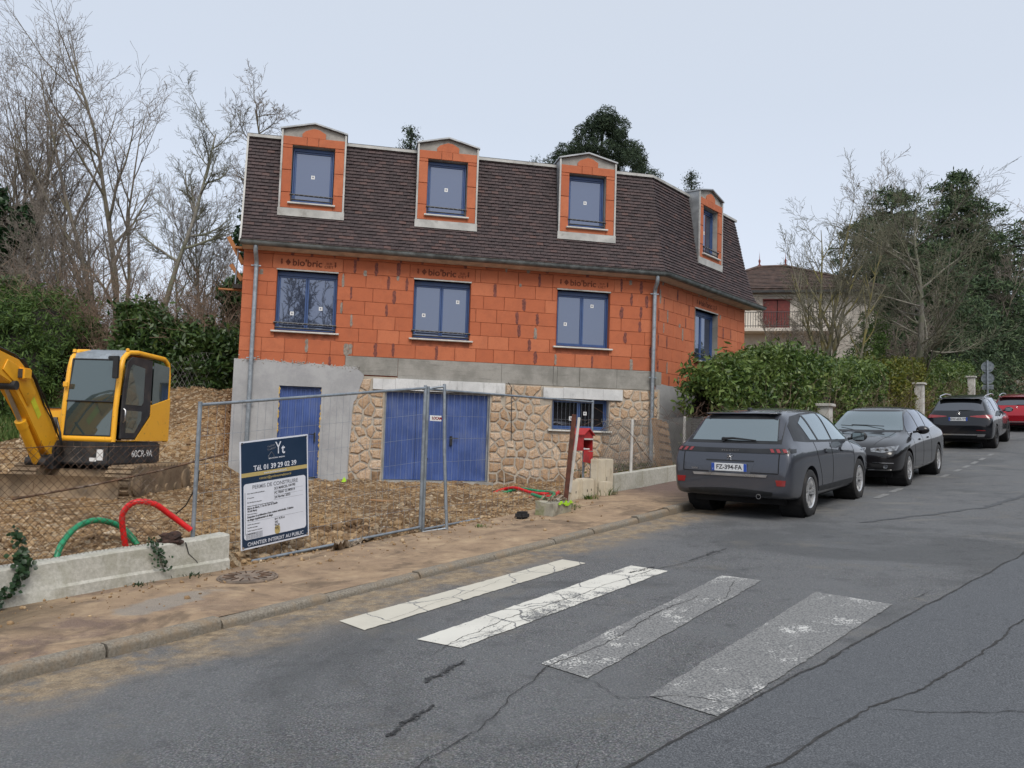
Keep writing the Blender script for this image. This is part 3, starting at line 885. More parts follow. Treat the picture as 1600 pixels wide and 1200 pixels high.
def holes_wall(name, fr, u0, u1, z0, z1, holes, y, depth, mat, rmat):
    us = sorted({u0, u1, *[h[0] for h in holes], *[h[1] for h in holes]})
    zs = sorted({z0, z1, *[h[2] for h in holes], *[h[3] for h in holes]})
    V = []; F = []; Vr = []; Fr = []
    for i in range(len(us)-1):
        for j in range(len(zs)-1):
            cu, cz = (us[i]+us[i+1])/2, (zs[j]+zs[j+1])/2
            if any(h[0] < cu < h[1] and h[2] < cz < h[3] for h in holes): continue
            b = len(V)
            V += [fr(us[i], y, zs[j]), fr(us[i+1], y, zs[j]), fr(us[i+1], y, zs[j+1]), fr(us[i], y, zs[j+1])]
            F.append((b, b+1, b+2, b+3))
    o = mesh(name, V, F, mat, house)
    for h in holes:
        a = [(h[0], h[2]), (h[1], h[2]), (h[1], h[3]), (h[0], h[3])]
        b = len(Vr)
        Vr += [fr(p[0], y-.045, p[1]) for p in a] + [fr(p[0], depth, p[1]) for p in a]
        for k in range(4):
            k2 = (k+1) % 4; Fr.append((b+k, b+k2, b+k2+4, b+k+4))
    for q in range(len(holes)): mesh('opening_reveal', Vr[8*q:8*q+8], Fr[:4], rmat, house)
    return o
# backing walls (mortar coloured, seen only in the joints)
holes_wall('wall', FA, -.08, HU, 3.0, 5.86, wins_A, .022, .30, M['joint'], M['brick'])
holes_wall('wall', FB, .0, BL+.1, 2.9, 5.86, wins_B, .022, .30, M['joint'], M['band'])
holes_wall('wall', FA, -.12, HU+.12, 0.2, 3.02, [door, gar, bwin], .004, .34, M['mortar'], M['plaster'])
mb = MB()   # hidden sides and back, so that the house is closed from other positions
mb.add([FA(-.08,.035,.2),FA(-.08,8.6,.2),FA(-.08,8.6,5.86),FA(-.08,.035,5.86)], [(0,1,2,3)])
e1, e2 = FB(BL+.1,.035,.2), FB(BL+.1,.035,5.86)
mb.add([e1, FA(11.5,8.6,.2), FA(11.5,8.6,5.86), e2], [(0,1,2,3)])
mb.add([FA(-.08,8.6,.2), FA(11.5,8.6,.2), FA(11.5,8.6,5.86), FA(-.08,8.6,5.86)], [(0,1,2,3)])
mb.build('rear_wall', M['brick'], house)
# near-black slab painted in as the interior darkness behind the panes
mb = MB(); mb.box((.3,.62,.7),(9.4,.66,5.8)); mb.build('interior_dark_slab', M['dark'], house, M=Matrix.Translation((0,0,-.6)))

# clay blocks
def block_mesh(L, H, seed):
    mb = MB(); mb.box((-L/2, 0, -H/2), (L/2, .05, H/2))
    me = bpy.data.meshes.new('brick'); me.from_pydata([tuple(v) for v in mb.v], [], mb.f)
    bm = bmesh.new(); bm.from_mesh(me)
    ed = [e for e in bm.edges if abs(e.verts[0].co.y) < 1e-6 and abs(e.verts[1].co.y) < 1e-6]
    bmesh.ops.bevel(bm, geom=ed, offset=.006, segments=1, affect='EDGES')
    bmesh.ops.recalc_face_normals(bm, faces=bm.faces)
    bm.to_mesh(me); bm.free(); me.materials.append(M['brick']); return me
_bm = {}
rb = random.Random(11)
def block(fr_m, cu, cz, L, H, parent=house, y=0.0, mat=None):
    key = (round(L, 2), round(H, 2))
    if key not in _bm: _bm[key] = block_mesh(key[0], key[1], 0)
    o = bpy.data.objects.new('brick', _bm[key]); COL.objects.link(o); o.parent = parent
    o.matrix_local = fr_m @ Matrix.Translation((cu, y + rb.uniform(-.003, .003), cz - .60)) @ Matrix.Rotation(rb.uniform(-.006, .006), 4, 'Y')
    return o
def patch_strip(fr, u, z, w, h, mat, y=-.004, parent=house):
    n = 7; V = []
    for i in range(n+1):
        k = i/n; tp = 1 if 0 < i < n else .5
        V += [fr(u - w/2*tp*rb.uniform(.55, 1.15), y, z - h/2 + h*k), fr(u + w/2*tp*rb.uniform(.55, 1.15), y, z - h/2 + h*k)]
    m0 = len(V)
    V += [fr(u - w/2, y+.012, z-h/2), fr(u+w/2, y+.012, z-h/2)]
    F = [(2*i, 2*i+1, 2*i+3, 2*i+2) for i in range(n)]
    o = mesh('mortar_patch', V[:m0], F, mat, parent)
    mod = None
    return o
def courses(fr, frm, u0, u1, rows, holes, seed, tooth=None):
    rg = random.Random(seed)
    for r, (za, zb) in enumerate(rows):
        H = zb - za; off = (r % 2)*.25 + rg.uniform(-.05, .05)
        segs = [(u0, u1)]
        for (a, b, c, d) in holes:
            if c < (za+zb)/2 < d:
                ns = []
                for (p, q) in segs:
                    if b <= p or a >= q: ns.append((p, q)); continue
                    if a > p: ns.append((p, a))
                    if b < q: ns.append((b, q))
                segs = ns
        for (p, q) in segs:
            cuts = [p]; x = u0 + off
            while x < q:
                if x > p + .12 and x < q - .12: cuts.append(x)
                x += .5 if rg.random() < .8 else .42
            cuts.append(q)
            for a, b in zip(cuts[:-1], cuts[1:]):
                if b - a < .04: continue
                block(frm, (a+b)/2, (za+zb)/2, b-a-.008, H-.007)
            for c in cuts[1:-1]:
                if rg.random() < .5:
                    patch_strip(fr, c + rg.uniform(-.02, .02), (za+zb)/2 + rg.uniform(-.03, .03), rg.uniform(.05, .10), H*rg.uniform(.8, 1.05), M['patch'] if rg.random() < .8 else M['patchg'])
rowsA = [(3.465+.315*k, 3.465+.315*(k+1)) for k in range(7)]
lint_A = [(.55, 2.10, 5.355, 5.67), (3.62, 5.16, 5.355, 5.67), (7.05, 8.60, 5.355, 5.67)]
win_h = [(a, b, c-.06, d+.04) for a, b, c, d in wins_A]
courses(FA, MA, -.08, HU-.002, rowsA + [(5.67, 5.83)], win_h + lint_A, 3)
courses(FA, MA, -.08, 2.24, [(3.20, 3.465)], [], 4)
wb_h = [(a, b, c-.06, d+.04) for a, b, c, d in wins_B]
courses(FB, MBm, .075, BL+.1, rowsA + [(5.67, 5.83)], wb_h + [(1.93, 3.56, 5.355, 5.67)], 7)
courses(FB, MBm, .28, BL+.1, [(3.15, 3.465)], [], 8)
for k in range(7):     # toothed dark gaps at the corner
    if k % 2 == 0: patch_strip(FB, .10, 3.62+.315*k, .06, .28, M['patch'], y=-.006)
# irregular grey dabs
for (u, z, w, h) in [(2.6,5.38,.09,.13),(3.35,5.32,.08,.11),(6.25,5.36,.07,.08),(9.02,5.62,.08,.12),(2.25,3.6,.12,.28),(2.34,3.62,.1,.24)]:
    patch_strip(FA, u, z, w, h, M['patchg'])
patch_strip(FB, .16, 5.35, .09, .36, M['patchg']); patch_strip(FB, .28, 5.72, .10, .14, M['patchg'])
patch_strip(FB, 3.62, 5.3, .1, .12, M['patchg']); patch_strip(FB, 1.2, 4.75, .1, .1, M['patchg'])
patch_strip(FA, .32, 4.3+.95, .09, .12, M['patchg'])
# lintel blocks with the maker's print
def lintel(fr, frm, a, b, z0, z1):
    L = b-a
    o = block(frm, (a+b)/2, (z0+z1)/2, L-.012, z1-z0-.008, y=-.008)
    o.name = 'lintel_block'
    c = (a+b)/2; zc = (z0+z1)/2 - .60
    def TM(u, z): return frm @ Matrix.Translation((u, -.0125, z)) @ Matrix.Rotation(R(90), 4, 'X')
    make_text('printed_name', "bio'bric", .215, M['print'], house, TM(c - .02, zc - .005), bold=.004, sx=1.02)
    make_text('printed_mark', "OET", .085, M['print'], house, TM(c + .46, zc - .06), bold=.0, sx=1.3)
    mb = MB()
    for (x0, w) in ((.40, .05), (.47, .05)):
        mb.box((c+x0, -.013, zc+.03), (c+x0+w, -.0125, zc+.042))
        mb.box((c+x0, -.013, zc+.005), (c+x0+w*1.2, -.0125, zc+.014))
    # diamond emblem and small key-shaped stamps either side
    mb.prism([(c-.50, zc), (c-.44, zc+.075), (c-.38, zc), (c-.44, zc-.075)], -.0133, -.0125)
    for s0 in (-.58, .60):
        mb.prism([(c+s0-.022, zc+.065), (c+s0+.022, zc+.065), (c+s0+.014, zc+.015), (c+s0+.024, zc-.02), (c+s0, zc-.065), (c+s0-.024, zc-.02), (c+s0-.014, zc+.015)], -.0133, -.0125)
    mb.build('printed_emblem', M['print'], house, M=frm)
for h in lint_A: lintel(FA, MA, *h)
lintel(FB, MBm, 1.93, 3.56, 5.355, 5.67)

# concrete band cast in panels, parged base, insulated lintels
def panelbox(name, fr, u0, u1, z0, z1, y0, y1, mat, parent=house, wob=.0, seed=0):
    n = max(1, int((u1-u0)/.1)) if wob else 1
    V = []
    for i in range(n+1):
        u = u0 + (u1-u0)*i/n
        a, b = wob*nz(u*4, seed), wob*nz(u*4, seed+5)
        V += [fr(u, y0, z0+a), fr(u, y0, z1+b), fr(u, y1, z1+b), fr(u, y1, z0+a)]
    F = []
    for i in range(n):
        for k in range(4):
            F.append((4*i+k, 4*i+(k+1) % 4, 4*i+4+(k+1) % 4, 4*i+4+k))
    F += [(0,1,2,3), tuple(4*n+k for k in (3,2,1,0))]
    o = mesh(name, V, F, mat, parent)
    bm = bmesh.new(); bm.from_mesh(o.data); bmesh.ops.recalc_face_normals(bm, faces=bm.faces); bm.to_mesh(o.data); bm.free()
    return o
cuts = [2.24, 3.43, 5.86, 7.12, 7.22, 7.78, 8.72, 9.70]
for i, (a, b) in enumerate(zip(cuts[:-1], cuts[1:])):
    panelbox('concrete_panel', FA, a+.004, b-.004, 3.0 if i else 3.05, 3.462, -.012-.006*(i % 2), .03, M['band'])
panelbox('concrete_panel', FB, .0, .27, 3.12, 3.462, -.015, .03, M['band'])
# grey render left of the stones
out = [(-.16,.25)]
rgp = random.Random(4)
top = []
u = -.16
while u < 2.5:
    base = 3.29 - .035*(u+.16)
    top.append((u, base + rgp.uniform(-.022, .022))); u += .11
edge = [(2.67,3.04),(2.66,2.95),(2.60,2.78),(2.555,2.6),(2.53,2.5),(2.47,2.42),(2.44,2.2),(2.445,1.9),(2.42,1.5),(2.40,1.0),(2.41,.25)]
outline = [(-.16,.25)] + top + edge
tess('render_panel', outline, [[(door[0],door[2]-.02),(door[1],door[2]-.02),(door[1],door[3]),(door[0],door[3])]], -.045, .03, M['plaster'], house, FA)
# rough mortar line along the top of the render
mb = MB(); rgp = random.Random(9)
for i in range(160):
    u = rgp.uniform(-.12, 2.55); z = 3.27-.035*u+rgp.gauss(0, .028); r = rgp.uniform(.008, .022)
    M_ = Matrix.Translation(FA(u, -.04, z)) @ Matrix.Rotation(rgp.uniform(0, 3), 4, 'Y') @ Matrix.Diagonal((r*1.5, r*.9, r, 1))
    mb.add([M_ @ Vector(p) for p in [(1,0,0),(-1,0,0),(0,1,0),(0,-1,0),(0,0,1),(0,0,-1)]], [(0,2,4),(2,1,4),(1,3,4),(3,0,4),(2,0,5),(1,2,5),(3,1,5),(0,3,5)])
o = mb.build('mortar_crumbs', M['parge'], house); tag(o, kind='stuff')
tess('render_panel', [(.03,.3),(.03,3.13),(.27,3.13),(.28,3.17),(.6,3.15),(1.2,3.16),(1.9,3.14),(BL+.1,3.15),(BL+.1,.3)], [], -.03, .03, M['plaster'], house, FB)
for (a, b, z0, z1, n) in [(2.88, 5.95, 2.73, 2.995, 6), (6.88, 8.86, 2.705, 2.965, 4)]:
    w = (b-a)/n
    for i in range(n):
        panelbox('lintel_casing', FA, a+w*i+.002, a+w*(i+1)-.002, z0, z1 + (0 if i else -.02), -.065-.004*(i % 2), .0, M['lint'])
panelbox('step', FA, .78, 2.1, .52, .655, -.20, .0, M['parge'])
panelbox('step', FA, 3.05, 5.72, .60, .675, -.16, .02, M['parge'])

# rubble facing stones
def voronoi(seeds, rect, holes):
    out = []
    S = np.array(seeds)
    for i, (cx, cy) in enumerate(seeds):
        poly = [(cx-.6, cy-.6), (cx+.6, cy-.6), (cx+.6, cy+.6), (cx-.6, cy+.6)]
        d = np.hypot(S[:, 0]-cx, S[:, 1]-cy); near = np.argsort(d)[1:18]
        def clip(poly, mx, my, nx, ny):
            res = []
            for k in range(len(poly)):
                a, b = poly[k], poly[(k+1) % len(poly)]
                da = (a[0]-mx)*nx + (a[1]-my)*ny; db = (b[0]-mx)*nx + (b[1]-my)*ny
                if da <= 0: res.append(a)
                if (da < 0 < db) or (db < 0 < da):
                    t = da/(da-db); res.append((a[0]+(b[0]-a[0])*t, a[1]+(b[1]-a[1])*t))
            return res
        for j in near:
            jx, jy = seeds[j]; mx, my = (cx+jx)/2, (cy+jy)/2
            poly = clip(poly, mx, my, jx-cx, jy-cy)
            if len(poly) < 3: break
        if len(poly) < 3: continue
        poly = clip(poly, rect[0], 0, -1, 0); poly = clip(poly, rect[1], 0, 1, 0) if len(poly) > 2 else poly
        poly = clip(poly, 0, rect[2], 0, -1) if len(poly) > 2 else poly
        poly = clip(poly, 0, rect[3], 0, 1) if len(poly) > 2 else poly
        for (a, b, c, e) in holes:
            if len(poly) < 3: break
            xs = [p[0] for p in poly]; ys = [p[1] for p in poly]
            if max(xs) <= a or min(xs) >= b or max(ys) <= c or min(ys) >= e: continue
            opts = [(cx-a, ('x', a, 1)), (b-cx, ('x', b, -1)), (cy-c, ('y', c, 1)), (e-cy, ('y', e, -1))]
            opts.sort(key=lambda q: q[0]); ax, v, sg = opts[0][1]
            poly = clip(poly, v, 0, sg, 0) if ax == 'x' else clip(poly, 0, v, 0, sg)
        if len(poly) >= 3: out.append(poly)
    return out
rs = random.Random(21)
hl = [(gar[0]-.02, gar[1]+.02, .3, 3.0), (bwin[0]-.02, bwin[1]+.02, 1.87, 3.0), (2.86, 5.97, 2.71, 3.05), (6.86, 8.88, 2.69, 3.05)]
seeds = []
z = .5; row = 0
while z < 3.05:
    u = 2.35 + (row % 2)*.14
    while u < 9.85:
        p = (u + rs.uniform(-.10, .10), z + rs.uniform(-.085, .085))
        if not any(h[0]-.02 < p[0] < h[1]+.02 and h[2] < p[1] < h[3]+.02 for h in hl): seeds.append(p)
        u += .258
    z += .215; row += 1
# squared stones at the jambs
for k in range(9):
    for uu in (gar[0]-.13, gar[1]+.15):
        seeds = [p for p in seeds if abs(p[0]-uu) > .13 or abs(p[1]-(.75+.24*k)) > .10]
    for uu in (gar[0]-.13, gar[1]+.15): seeds.append((uu, .78+.235*k))
def left_edge(z):
    pts = [(.25,2.41),(1.0,2.40),(1.9,2.445),(2.42,2.47),(2.6,2.555),(2.78,2.60),(3.04,2.67)]
    for (a, b), (c, d) in zip(pts[:-1], pts[1:]):
        if a <= z <= c: return b+(d-b)*(z-a)/(c-a)
    return 2.45
cells = voronoi(seeds, (2.40, 9.80, .42, 2.985), hl)
for poly in cells:
    cx = sum(p[0] for p in poly)/len(poly); cz = sum(p[1] for p in poly)/len(poly)
    if cx < left_edge(cz) - .02: continue
    area = abs(sum(poly[i][0]*poly[(i+1) % len(poly)][1] - poly[(i+1) % len(poly)][0]*poly[i][1] for i in range(len(poly))))/2
    if area < .008: continue
    # subdivide outline and roughen
    ring = []
    for i in range(len(poly)):
        a, b = poly[i], poly[(i+1) % len(poly)]
        L = math.hypot(b[0]-a[0], b[1]-a[1])
        for k in range(max(1, int(L/.07))):
            q = k/max(1, int(L/.07)); ring.append((a[0]+(b[0]-a[0])*q, a[1]+(b[1]-a[1])*q))
    n = len(ring)
    def inset(p, d, j):
        dx, dz = p[0]-cx, p[1]-cz; L = math.hypot(dx, dz) or 1
        k = max(.2, (L-d)/L) + rs.uniform(-j, j)
        return dx*k, dz*k
    i0 = rs.uniform(.017, .034)
    r0 = [inset(p, i0, .05) for p in ring]
    V = [Vector((a, .03, b)) for a, b in r0]
    V += [Vector((a*.985, -.004-rs.uniform(0, .012), b*.985)) for a, b in r0]
    prot = rs.uniform(.014, .034)
    V += [Vector((a*.80+rs.uniform(-.006, .006), -prot*rs.uniform(.7, 1.2), b*.80+rs.uniform(-.006, .006))) for a, b in r0]
    V += [Vector((rs.uniform(-.02, .02), -prot*rs.uniform(.9, 1.4), rs.uniform(-.02, .02)))]
    F = []
    for i in range(n):
        j = (i+1) % n
        F += [(i, j, n+j, n+i), (n+i, n+j, 2*n+j, 2*n+i), (2*n+i, 2*n+j, 3*n)]
    o = mesh('stone', V, F, M['stone'] if cz > .92 - .1*rs.random() or cx < 2.9 and cz > .75 else M['stonem'], house)
    bm = bmesh.new(); bm.from_mesh(o.data); bmesh.ops.recalc_face_normals(bm, faces=bm.faces); bm.to_mesh(o.data); bm.free()
    o.matrix_local = Matrix.Translation(FA(cx, 0, cz))

# windows
def window(fr, frm, u0, u1, z0, z1, parent, leaves=2, y=.15, glass=M['glass'], rail=True, sill=True, sticker=(), toplip=True, head=.10, sillw=.08):
    F_ = .036
    def B(mb, a, b, c, d, e, f): mb.box((a, c, e-.60), (b, d, f-.60))
    fm = MB()
    B(fm, u0, u1, y-.02, y+.06, z0, z0+F_*1.2); B(fm, u0, u1, y-.02, y+.06, z1-head, z1)
    B(fm, u0, u0+F_, y-.02, y+.06, z0+F_*1.2, z1-head); B(fm, u1-F_, u1, y-.02, y+.06, z0+F_*1.2, z1-head)
    fo = fm.build('window', M['blue'], parent, bevel=.004, M=frm)
    w = (u1-u0-2*F_)/leaves
    for i in range(leaves):
        a, b = u0+F_+w*i+.003, u0+F_+w*(i+1)-.003
        s_ = .038; c, d = z0+F_*1.2+.003, z1-head-.003
        sm_b = MB()
        B(sm_b, a, b, y+.0, y+.045, c, c+s_); B(sm_b, a, b, y, y+.045, d-s_, d)
        B(sm_b, a, a+s_, y, y+.045, c+s_, d-s_); B(sm_b, b-s_, b, y, y+.045, c+s_, d-s_)
        sm_b.build('sash', M['blue'], fo if parent is house else parent, bevel=.004, M=frm)
        g = MB(); B(g, a+s_-.004, b-s_+.004, y+.02, y+.028, c+s_-.004, d-s_+.004)
        g.build('pane', glass, fo if parent is house else parent, M=frm)
        if i < len(sticker):
            for (px, pz) in sticker[i]:
                su, sz = a + (b-a)*px, c + (d-c)*pz
                k = MB(); B(k, su-.04, su+.04, y+.0165, y+.019, sz-.042, sz+.042); k.build('sticker', M['white'], fo if parent is house else parent, M=frm)
                k = MB(); B(k, su-.018, su+.016, y+.0155, y+.0165, sz-.016, sz+.02); k.build('sticker_print', M['inkg'], fo if parent is house else parent, M=frm)
    if sill:
        k = MB()
        k.prism([(-.085, z0-.055-.60), (-.085, z0-.02-.60), (y-.02, z0+.004-.60), (y-.02, z0-.06-.60)], u0-sillw, u1+sillw, axis='x')
        k.build('window_sill', M['sill'], fo if parent is house else parent, bevel=.005, M=frm)
    if toplip:
        k = MB(); B(k, u0-.015, u1+.015, -.028, y-.02, z1, z1+.034)
        k.build('shutter_box_lip', M['zincl'], fo if parent is house else parent, bevel=.003, M=frm)
    if rail:
        k = MB()
        k.cyl((u0-.03, -.03, z0+.16-.60), (u1+.02, -.03, z0+.145-.60), .021, 8)
        k.cyl((u0, -.02, z0+.05-.60), (u1-.02, -.02, z0+.045-.60), .016, 8)
        k.cyl((u0+.01, -.02, z0+.0-.60), (u0+.01, -.02, z0+.17-.60), .011, 6); k.cyl((u1-.03, -.02, z0+.0-.60), (u1-.03, -.02, z0+.17-.60), .011, 6)
        k.build('window_rail', M['black'], fo if parent is house else parent, auto=40, M=frm)
        k = MB()
        for q in range(int((u1-u0)/.11)):
            uu = u0+.05+q*.11
            k.tube([(uu, -.05, z0+.135-.60), (uu+.03, -.05, z0+.155-.60), (uu+.045, -.05, z0+.17-.60)], .006, 4)
        k.build('rail_wrapping', M['inkg'], fo if parent is house else parent, M=frm)
    return fo
window(FA, MA, *wins_A[0], house, sticker=[[(.5,.30)],[(.5,.42)]])
window(FA, MA, *wins_A[1], house, sticker=[[(.36,.42)],[(.62,.72)]])
window(FA, MA, *wins_A[2], house, rail=False, sticker=[[(.36,.42)],[(.42,.82)]])
window(FB, MBm, *wins_B[0], house, y=.16, sticker=[[(.5,.45)],[]])
window(FA, MA, *bwin, house, glass=M['glassd'], rail=False, toplip=False, y=.14, head=.04, sticker=[[],[(.25,.55)]], sillw=.10)
# ribbed steel doors
def ribbed(name, u0, u1, z0, z1, y, pitch):
    V = []; u = u0; k = 0; prof = []
    while u < u1 - 1e-4:
        prof += [(u, y), (min(u+pitch*.42, u1), y), (min(u+pitch*.5, u1), y+.014), (min(u+pitch*.92, u1), y+.014)]
        u += pitch
    prof.append((u1, y))
    for (a, b) in prof: V += [FA(a, b, z0), FA(a, b, z1)]
    F = [(2*i, 2*i+2, 2*i+3, 2*i+1) for i in range(len(prof)-1)]
    return mesh(name, V, F, M['bluedoor'], house)
gd = ribbed('garage_door', gar[0]+.035, gar[1]-.035, gar[2]+.012, gar[3]-.03, .10, .062)
dd = ribbed('entrance_door', door[0]+.05, door[1]-.05, door[2]+.03, door[3]-.035, .06, .10)
mb = MB()
for (a, b, z0, z1) in ((gar[0], gar[0]+.035, gar[2], gar[3]), (gar[1]-.035, gar[1], gar[2], gar[3]), (gar[0]+.035, gar[1]-.035, gar[3]-.03, gar[3])):
    mb.box((a, .06, z0-.6), (b, .16, z1-.6))
mb.build('garage_frame', M['zinc'], house, bevel=.004)
mb = MB(); mb.box((4.60, .092, gar[2]+.03-.6), (4.606, .098, gar[3]-.04-.6)); mb.box((3.9, .092, gar[2]+.03-.6), (3.906, .098, gar[3]-.04-.6)); mb.build('wicket_gap', M['dark'], gd)
mb = MB(); mb.box((4.70, .055, 1.50-.6), (4.76, .10, 1.72-.6)); mb.cyl((4.73, .04, 1.67-.6), (4.90, .04, 1.67-.6), .014, 8); mb.build('handle', M['black'], gd, bevel=.004)
mb = MB(); mb.lathe([(0, .035), (.02, .035), (.05, .02), (.05, 0)], (4.18, .098, 1.18-.6), (0, -1, 0), 12); mb.build('lock', M['chrome'], gd, auto=40)
mb = MB()
for (a, b, z0, z1) in ((door[0]-.0, door[0]+.05, door[2], door[3]), (door[1]-.05, door[1], door[2], door[3]), (door[0]+.05, door[1]-.05, door[3]-.035, door[3])):
    mb.box((a, .03, z0-.6), (b, .12, z1-.6))
mb.build('door_frame', M['bluedoor'], house, bevel=.004)
mb = MB(); mb.box((1.62, .015, 1.50-.6), (1.66, .06, 1.70-.6)); mb.cyl((1.64, .005, 1.66-.6), (1.52, .005, 1.66-.6), .012, 8); mb.build('handle', M['black'], dd, bevel=.004)
# yellow foam round the entrance door
mb = MB(); rf_ = random.Random(2)
for k in range(70):
    z = rf_.uniform(.72, 2.68); sd_ = rf_.choice((0, 1)); u = door[0]+.002 if sd_ == 0 else door[1]-.002
    r = rf_.uniform(.020, .042)
    M_ = Matrix.Translation(FA(u, -.03+rf_.uniform(-.01, .01), z)) @ Matrix.Diagonal((r*.7, r*.7, r*1.6, 1))
    mb.add([M_ @ Vector(p) for p in [(1,0,0),(-1,0,0),(0,1,0),(0,-1,0),(0,0,1),(0,0,-1)]], [(0,2,4),(2,1,4),(1,3,4),(3,0,4),(2,0,5),(1,2,5),(3,1,5),(0,3,5)])
o = mb.build('sealing_foam', plain('yellow_foam', (.55,.38,.12), .9, var=.3, scale=20), house, sm_=True); tag(o, kind='stuff')

k = MB(); k.tube([FA(6.02, -.07, 3.02), FA(6.10, -.075, 2.9), FA(6.12, -.06, 2.5), FA(6.14, -.055, 1.65)], .008, 5); k.build('hanging_cable', M['black'], house)
# ---- mansard roof
prof = [(.30,5.845),(.22,5.95),(.13,6.20),(.05,6.55),(-.04,7.0),(-.12,7.5),(-.20,8.0),(-.27,8.40)]
def ro(z):
    for (a, b), (c, d) in zip(prof[:-1], prof[1:]):
        if b <= z <= d: return a + (c-a)*(z-b)/(d-b)
    return prof[0][0] if z < prof[0][1] else prof[-1][0]
dorm_A = [1.33, 4.405, 7.84]; DW = .715
dorm_B = [2.78]
def under(fr, ua, ub, dorms):      # underlay with the profile, open behind the dormers
    V = []; F = []
    for (oa, za), (ob, zb) in zip(prof[:-1], prof[1:]):
        ed = [None] + [x for d in dorms for x in (d-DW+.01, d+DW-.01)] + [None] if za > 6.5 else [None, None]
        for i in range(0, len(ed), 2):
            l0, l1 = (ua(oa), ua(ob)) if ed[i] is None else (ed[i], ed[i]); r0, r1 = (ub(oa), ub(ob)) if ed[i+1] is None else (ed[i+1], ed[i+1])
            b = len(V); V += [fr(l0, -oa+.03, za), fr(r0, -oa+.03, za), fr(r1, -ob+.03, zb), fr(l1, -ob+.03, zb)]; F.append((b, b+1, b+2, b+3))
    return V, F
mb = MB()
uaA = lambda o_: -.13; ubA = lambda o_: HU + o_*TA
uaB = lambda o_: -o_*TA; ubB = lambda o_: BL + .18 + 1.25*o_
mb.add(*under(FA, uaA, ubA, dorm_A)); mb.add(*under(FB, uaB, ubB, dorm_B))
# flat top and far sides
tz, to_ = 8.40, prof[-1][0]
a = FA(-.13, -to_, tz); b = FA(ubA(to_), -to_, tz); c = FB(ubB(to_), -to_, tz); d = FA(12.0, 8.3, tz); e_ = FA(-.13, 8.3, tz)
mb.add([a, b, c, d, e_], [(0,1,2,3,4)])
for i in range(len(prof)-1):
    (o0, z0), (o1, z1) = prof[i], prof[i+1]
    mb.add([FB(ubB(o0), -o0+.03, z0), FA(12.6, 8.6, z0), FA(12.6-.5*(i+1)/7, 8.6, z1), FB(ubB(o1), -o1+.03, z1)], [(0,1,2,3)])
mb.add([FA(-.13, -o_+.03, z) for o_, z in prof] + [FA(-.13, 8.6, 8.40), FA(-.13, 8.6, 5.845)], [tuple(range(len(prof)+2))])
roof = mb.build('roof', M['fartile'], house)
# tiles laid course by course
def tiles(fr, ua, ub, dorms, seed):
    rg = random.Random(seed); V = []; F = []
    H = .0805; z = 5.86; row = 0
    while z < 8.36:
        z1 = min(z+H*1.35, 8.40); oa, ob = ro(z), ro(z1)
        u = ua((oa+ob)/2) - (row % 2)*.085; e = ub((oa+ob)/2)
        while u < e:
            w = .168; c0, c1 = max(u, ua(oa)), min(u+w, e)
            if z > 6.53:
                for d in dorms:
                    if c1 > d-DW-.01 and c0 < d-DW-.01: c1 = d-DW-.01
                    elif c0 < d+DW+.01 and c1 > d+DW+.01: c0 = d+DW+.01
                    elif c0 >= d-DW-.01 and c1 <= d+DW+.01: c1 = c0
            if c1 - c0 > .02:
                l = rg.uniform(.0, .012); l2 = rg.uniform(0, .006); g = .003; tilt = rg.uniform(-.004, .004)
                b = len(V); ylo = -oa - .026 - l; yhi = -ob + .004
                V += [fr(c0+g, ylo, z+tilt), fr(c1-g, ylo-l2, z-tilt), fr(c1-g, yhi, z1), fr(c0+g, yhi, z1),
                      fr(c0+g, ylo+.024, z+tilt+.002), fr(c1-g, ylo+.024, z-tilt+.002)]
                F += [(b, b+1, b+2, b+3), (b+4, b+5, b+1, b)]
                V += [fr(c0+g, yhi+.012, z1), fr(c1-g, yhi+.012, z1)]
                F += [(b, b+3, b+6, b+4), (b+1, b+5, b+7, b+2)]
            u += w
        z += H; row += 1
    o = mesh('roof_tiles', V, F, M['tile'], roof)
    return tag(o, kind='stuff')
tiles(FA, uaA, ubA, dorm_A, 1); tiles(FB, uaB, ubB, dorm_B, 2)
# hip tiles along the corner
mb = MB(); z = 5.86
while z < 8.33:
    o0 = ro(z); o1 = ro(min(8.4, z+.12))
    p = FA(ubA(o0), -o0-.022, z); q = FA(ubA(o1), -o1-.004, z+.10)
    a = FA(ubA(o0)-.09, -o0-.028, z-.004); a2 = FA(ubA(o1)-.09, -o1-.010, z+.10)
    c = FB(uaB(o0)+.09, -o0-.028, z-.004); c2 = FB(uaB(o1)+.09, -o1-.010, z+.10)
    p = p + (p-FA(ubA(o0)-.3, .3, z)).normalized()*.014
    mb.add([a, p, c, c2, q, a2], [(0,1,4,5), (1,2,3,4)]); z += .0805
o = mb.build('hip_tiles', M['tile'], roof); tag(o, kind='stuff')
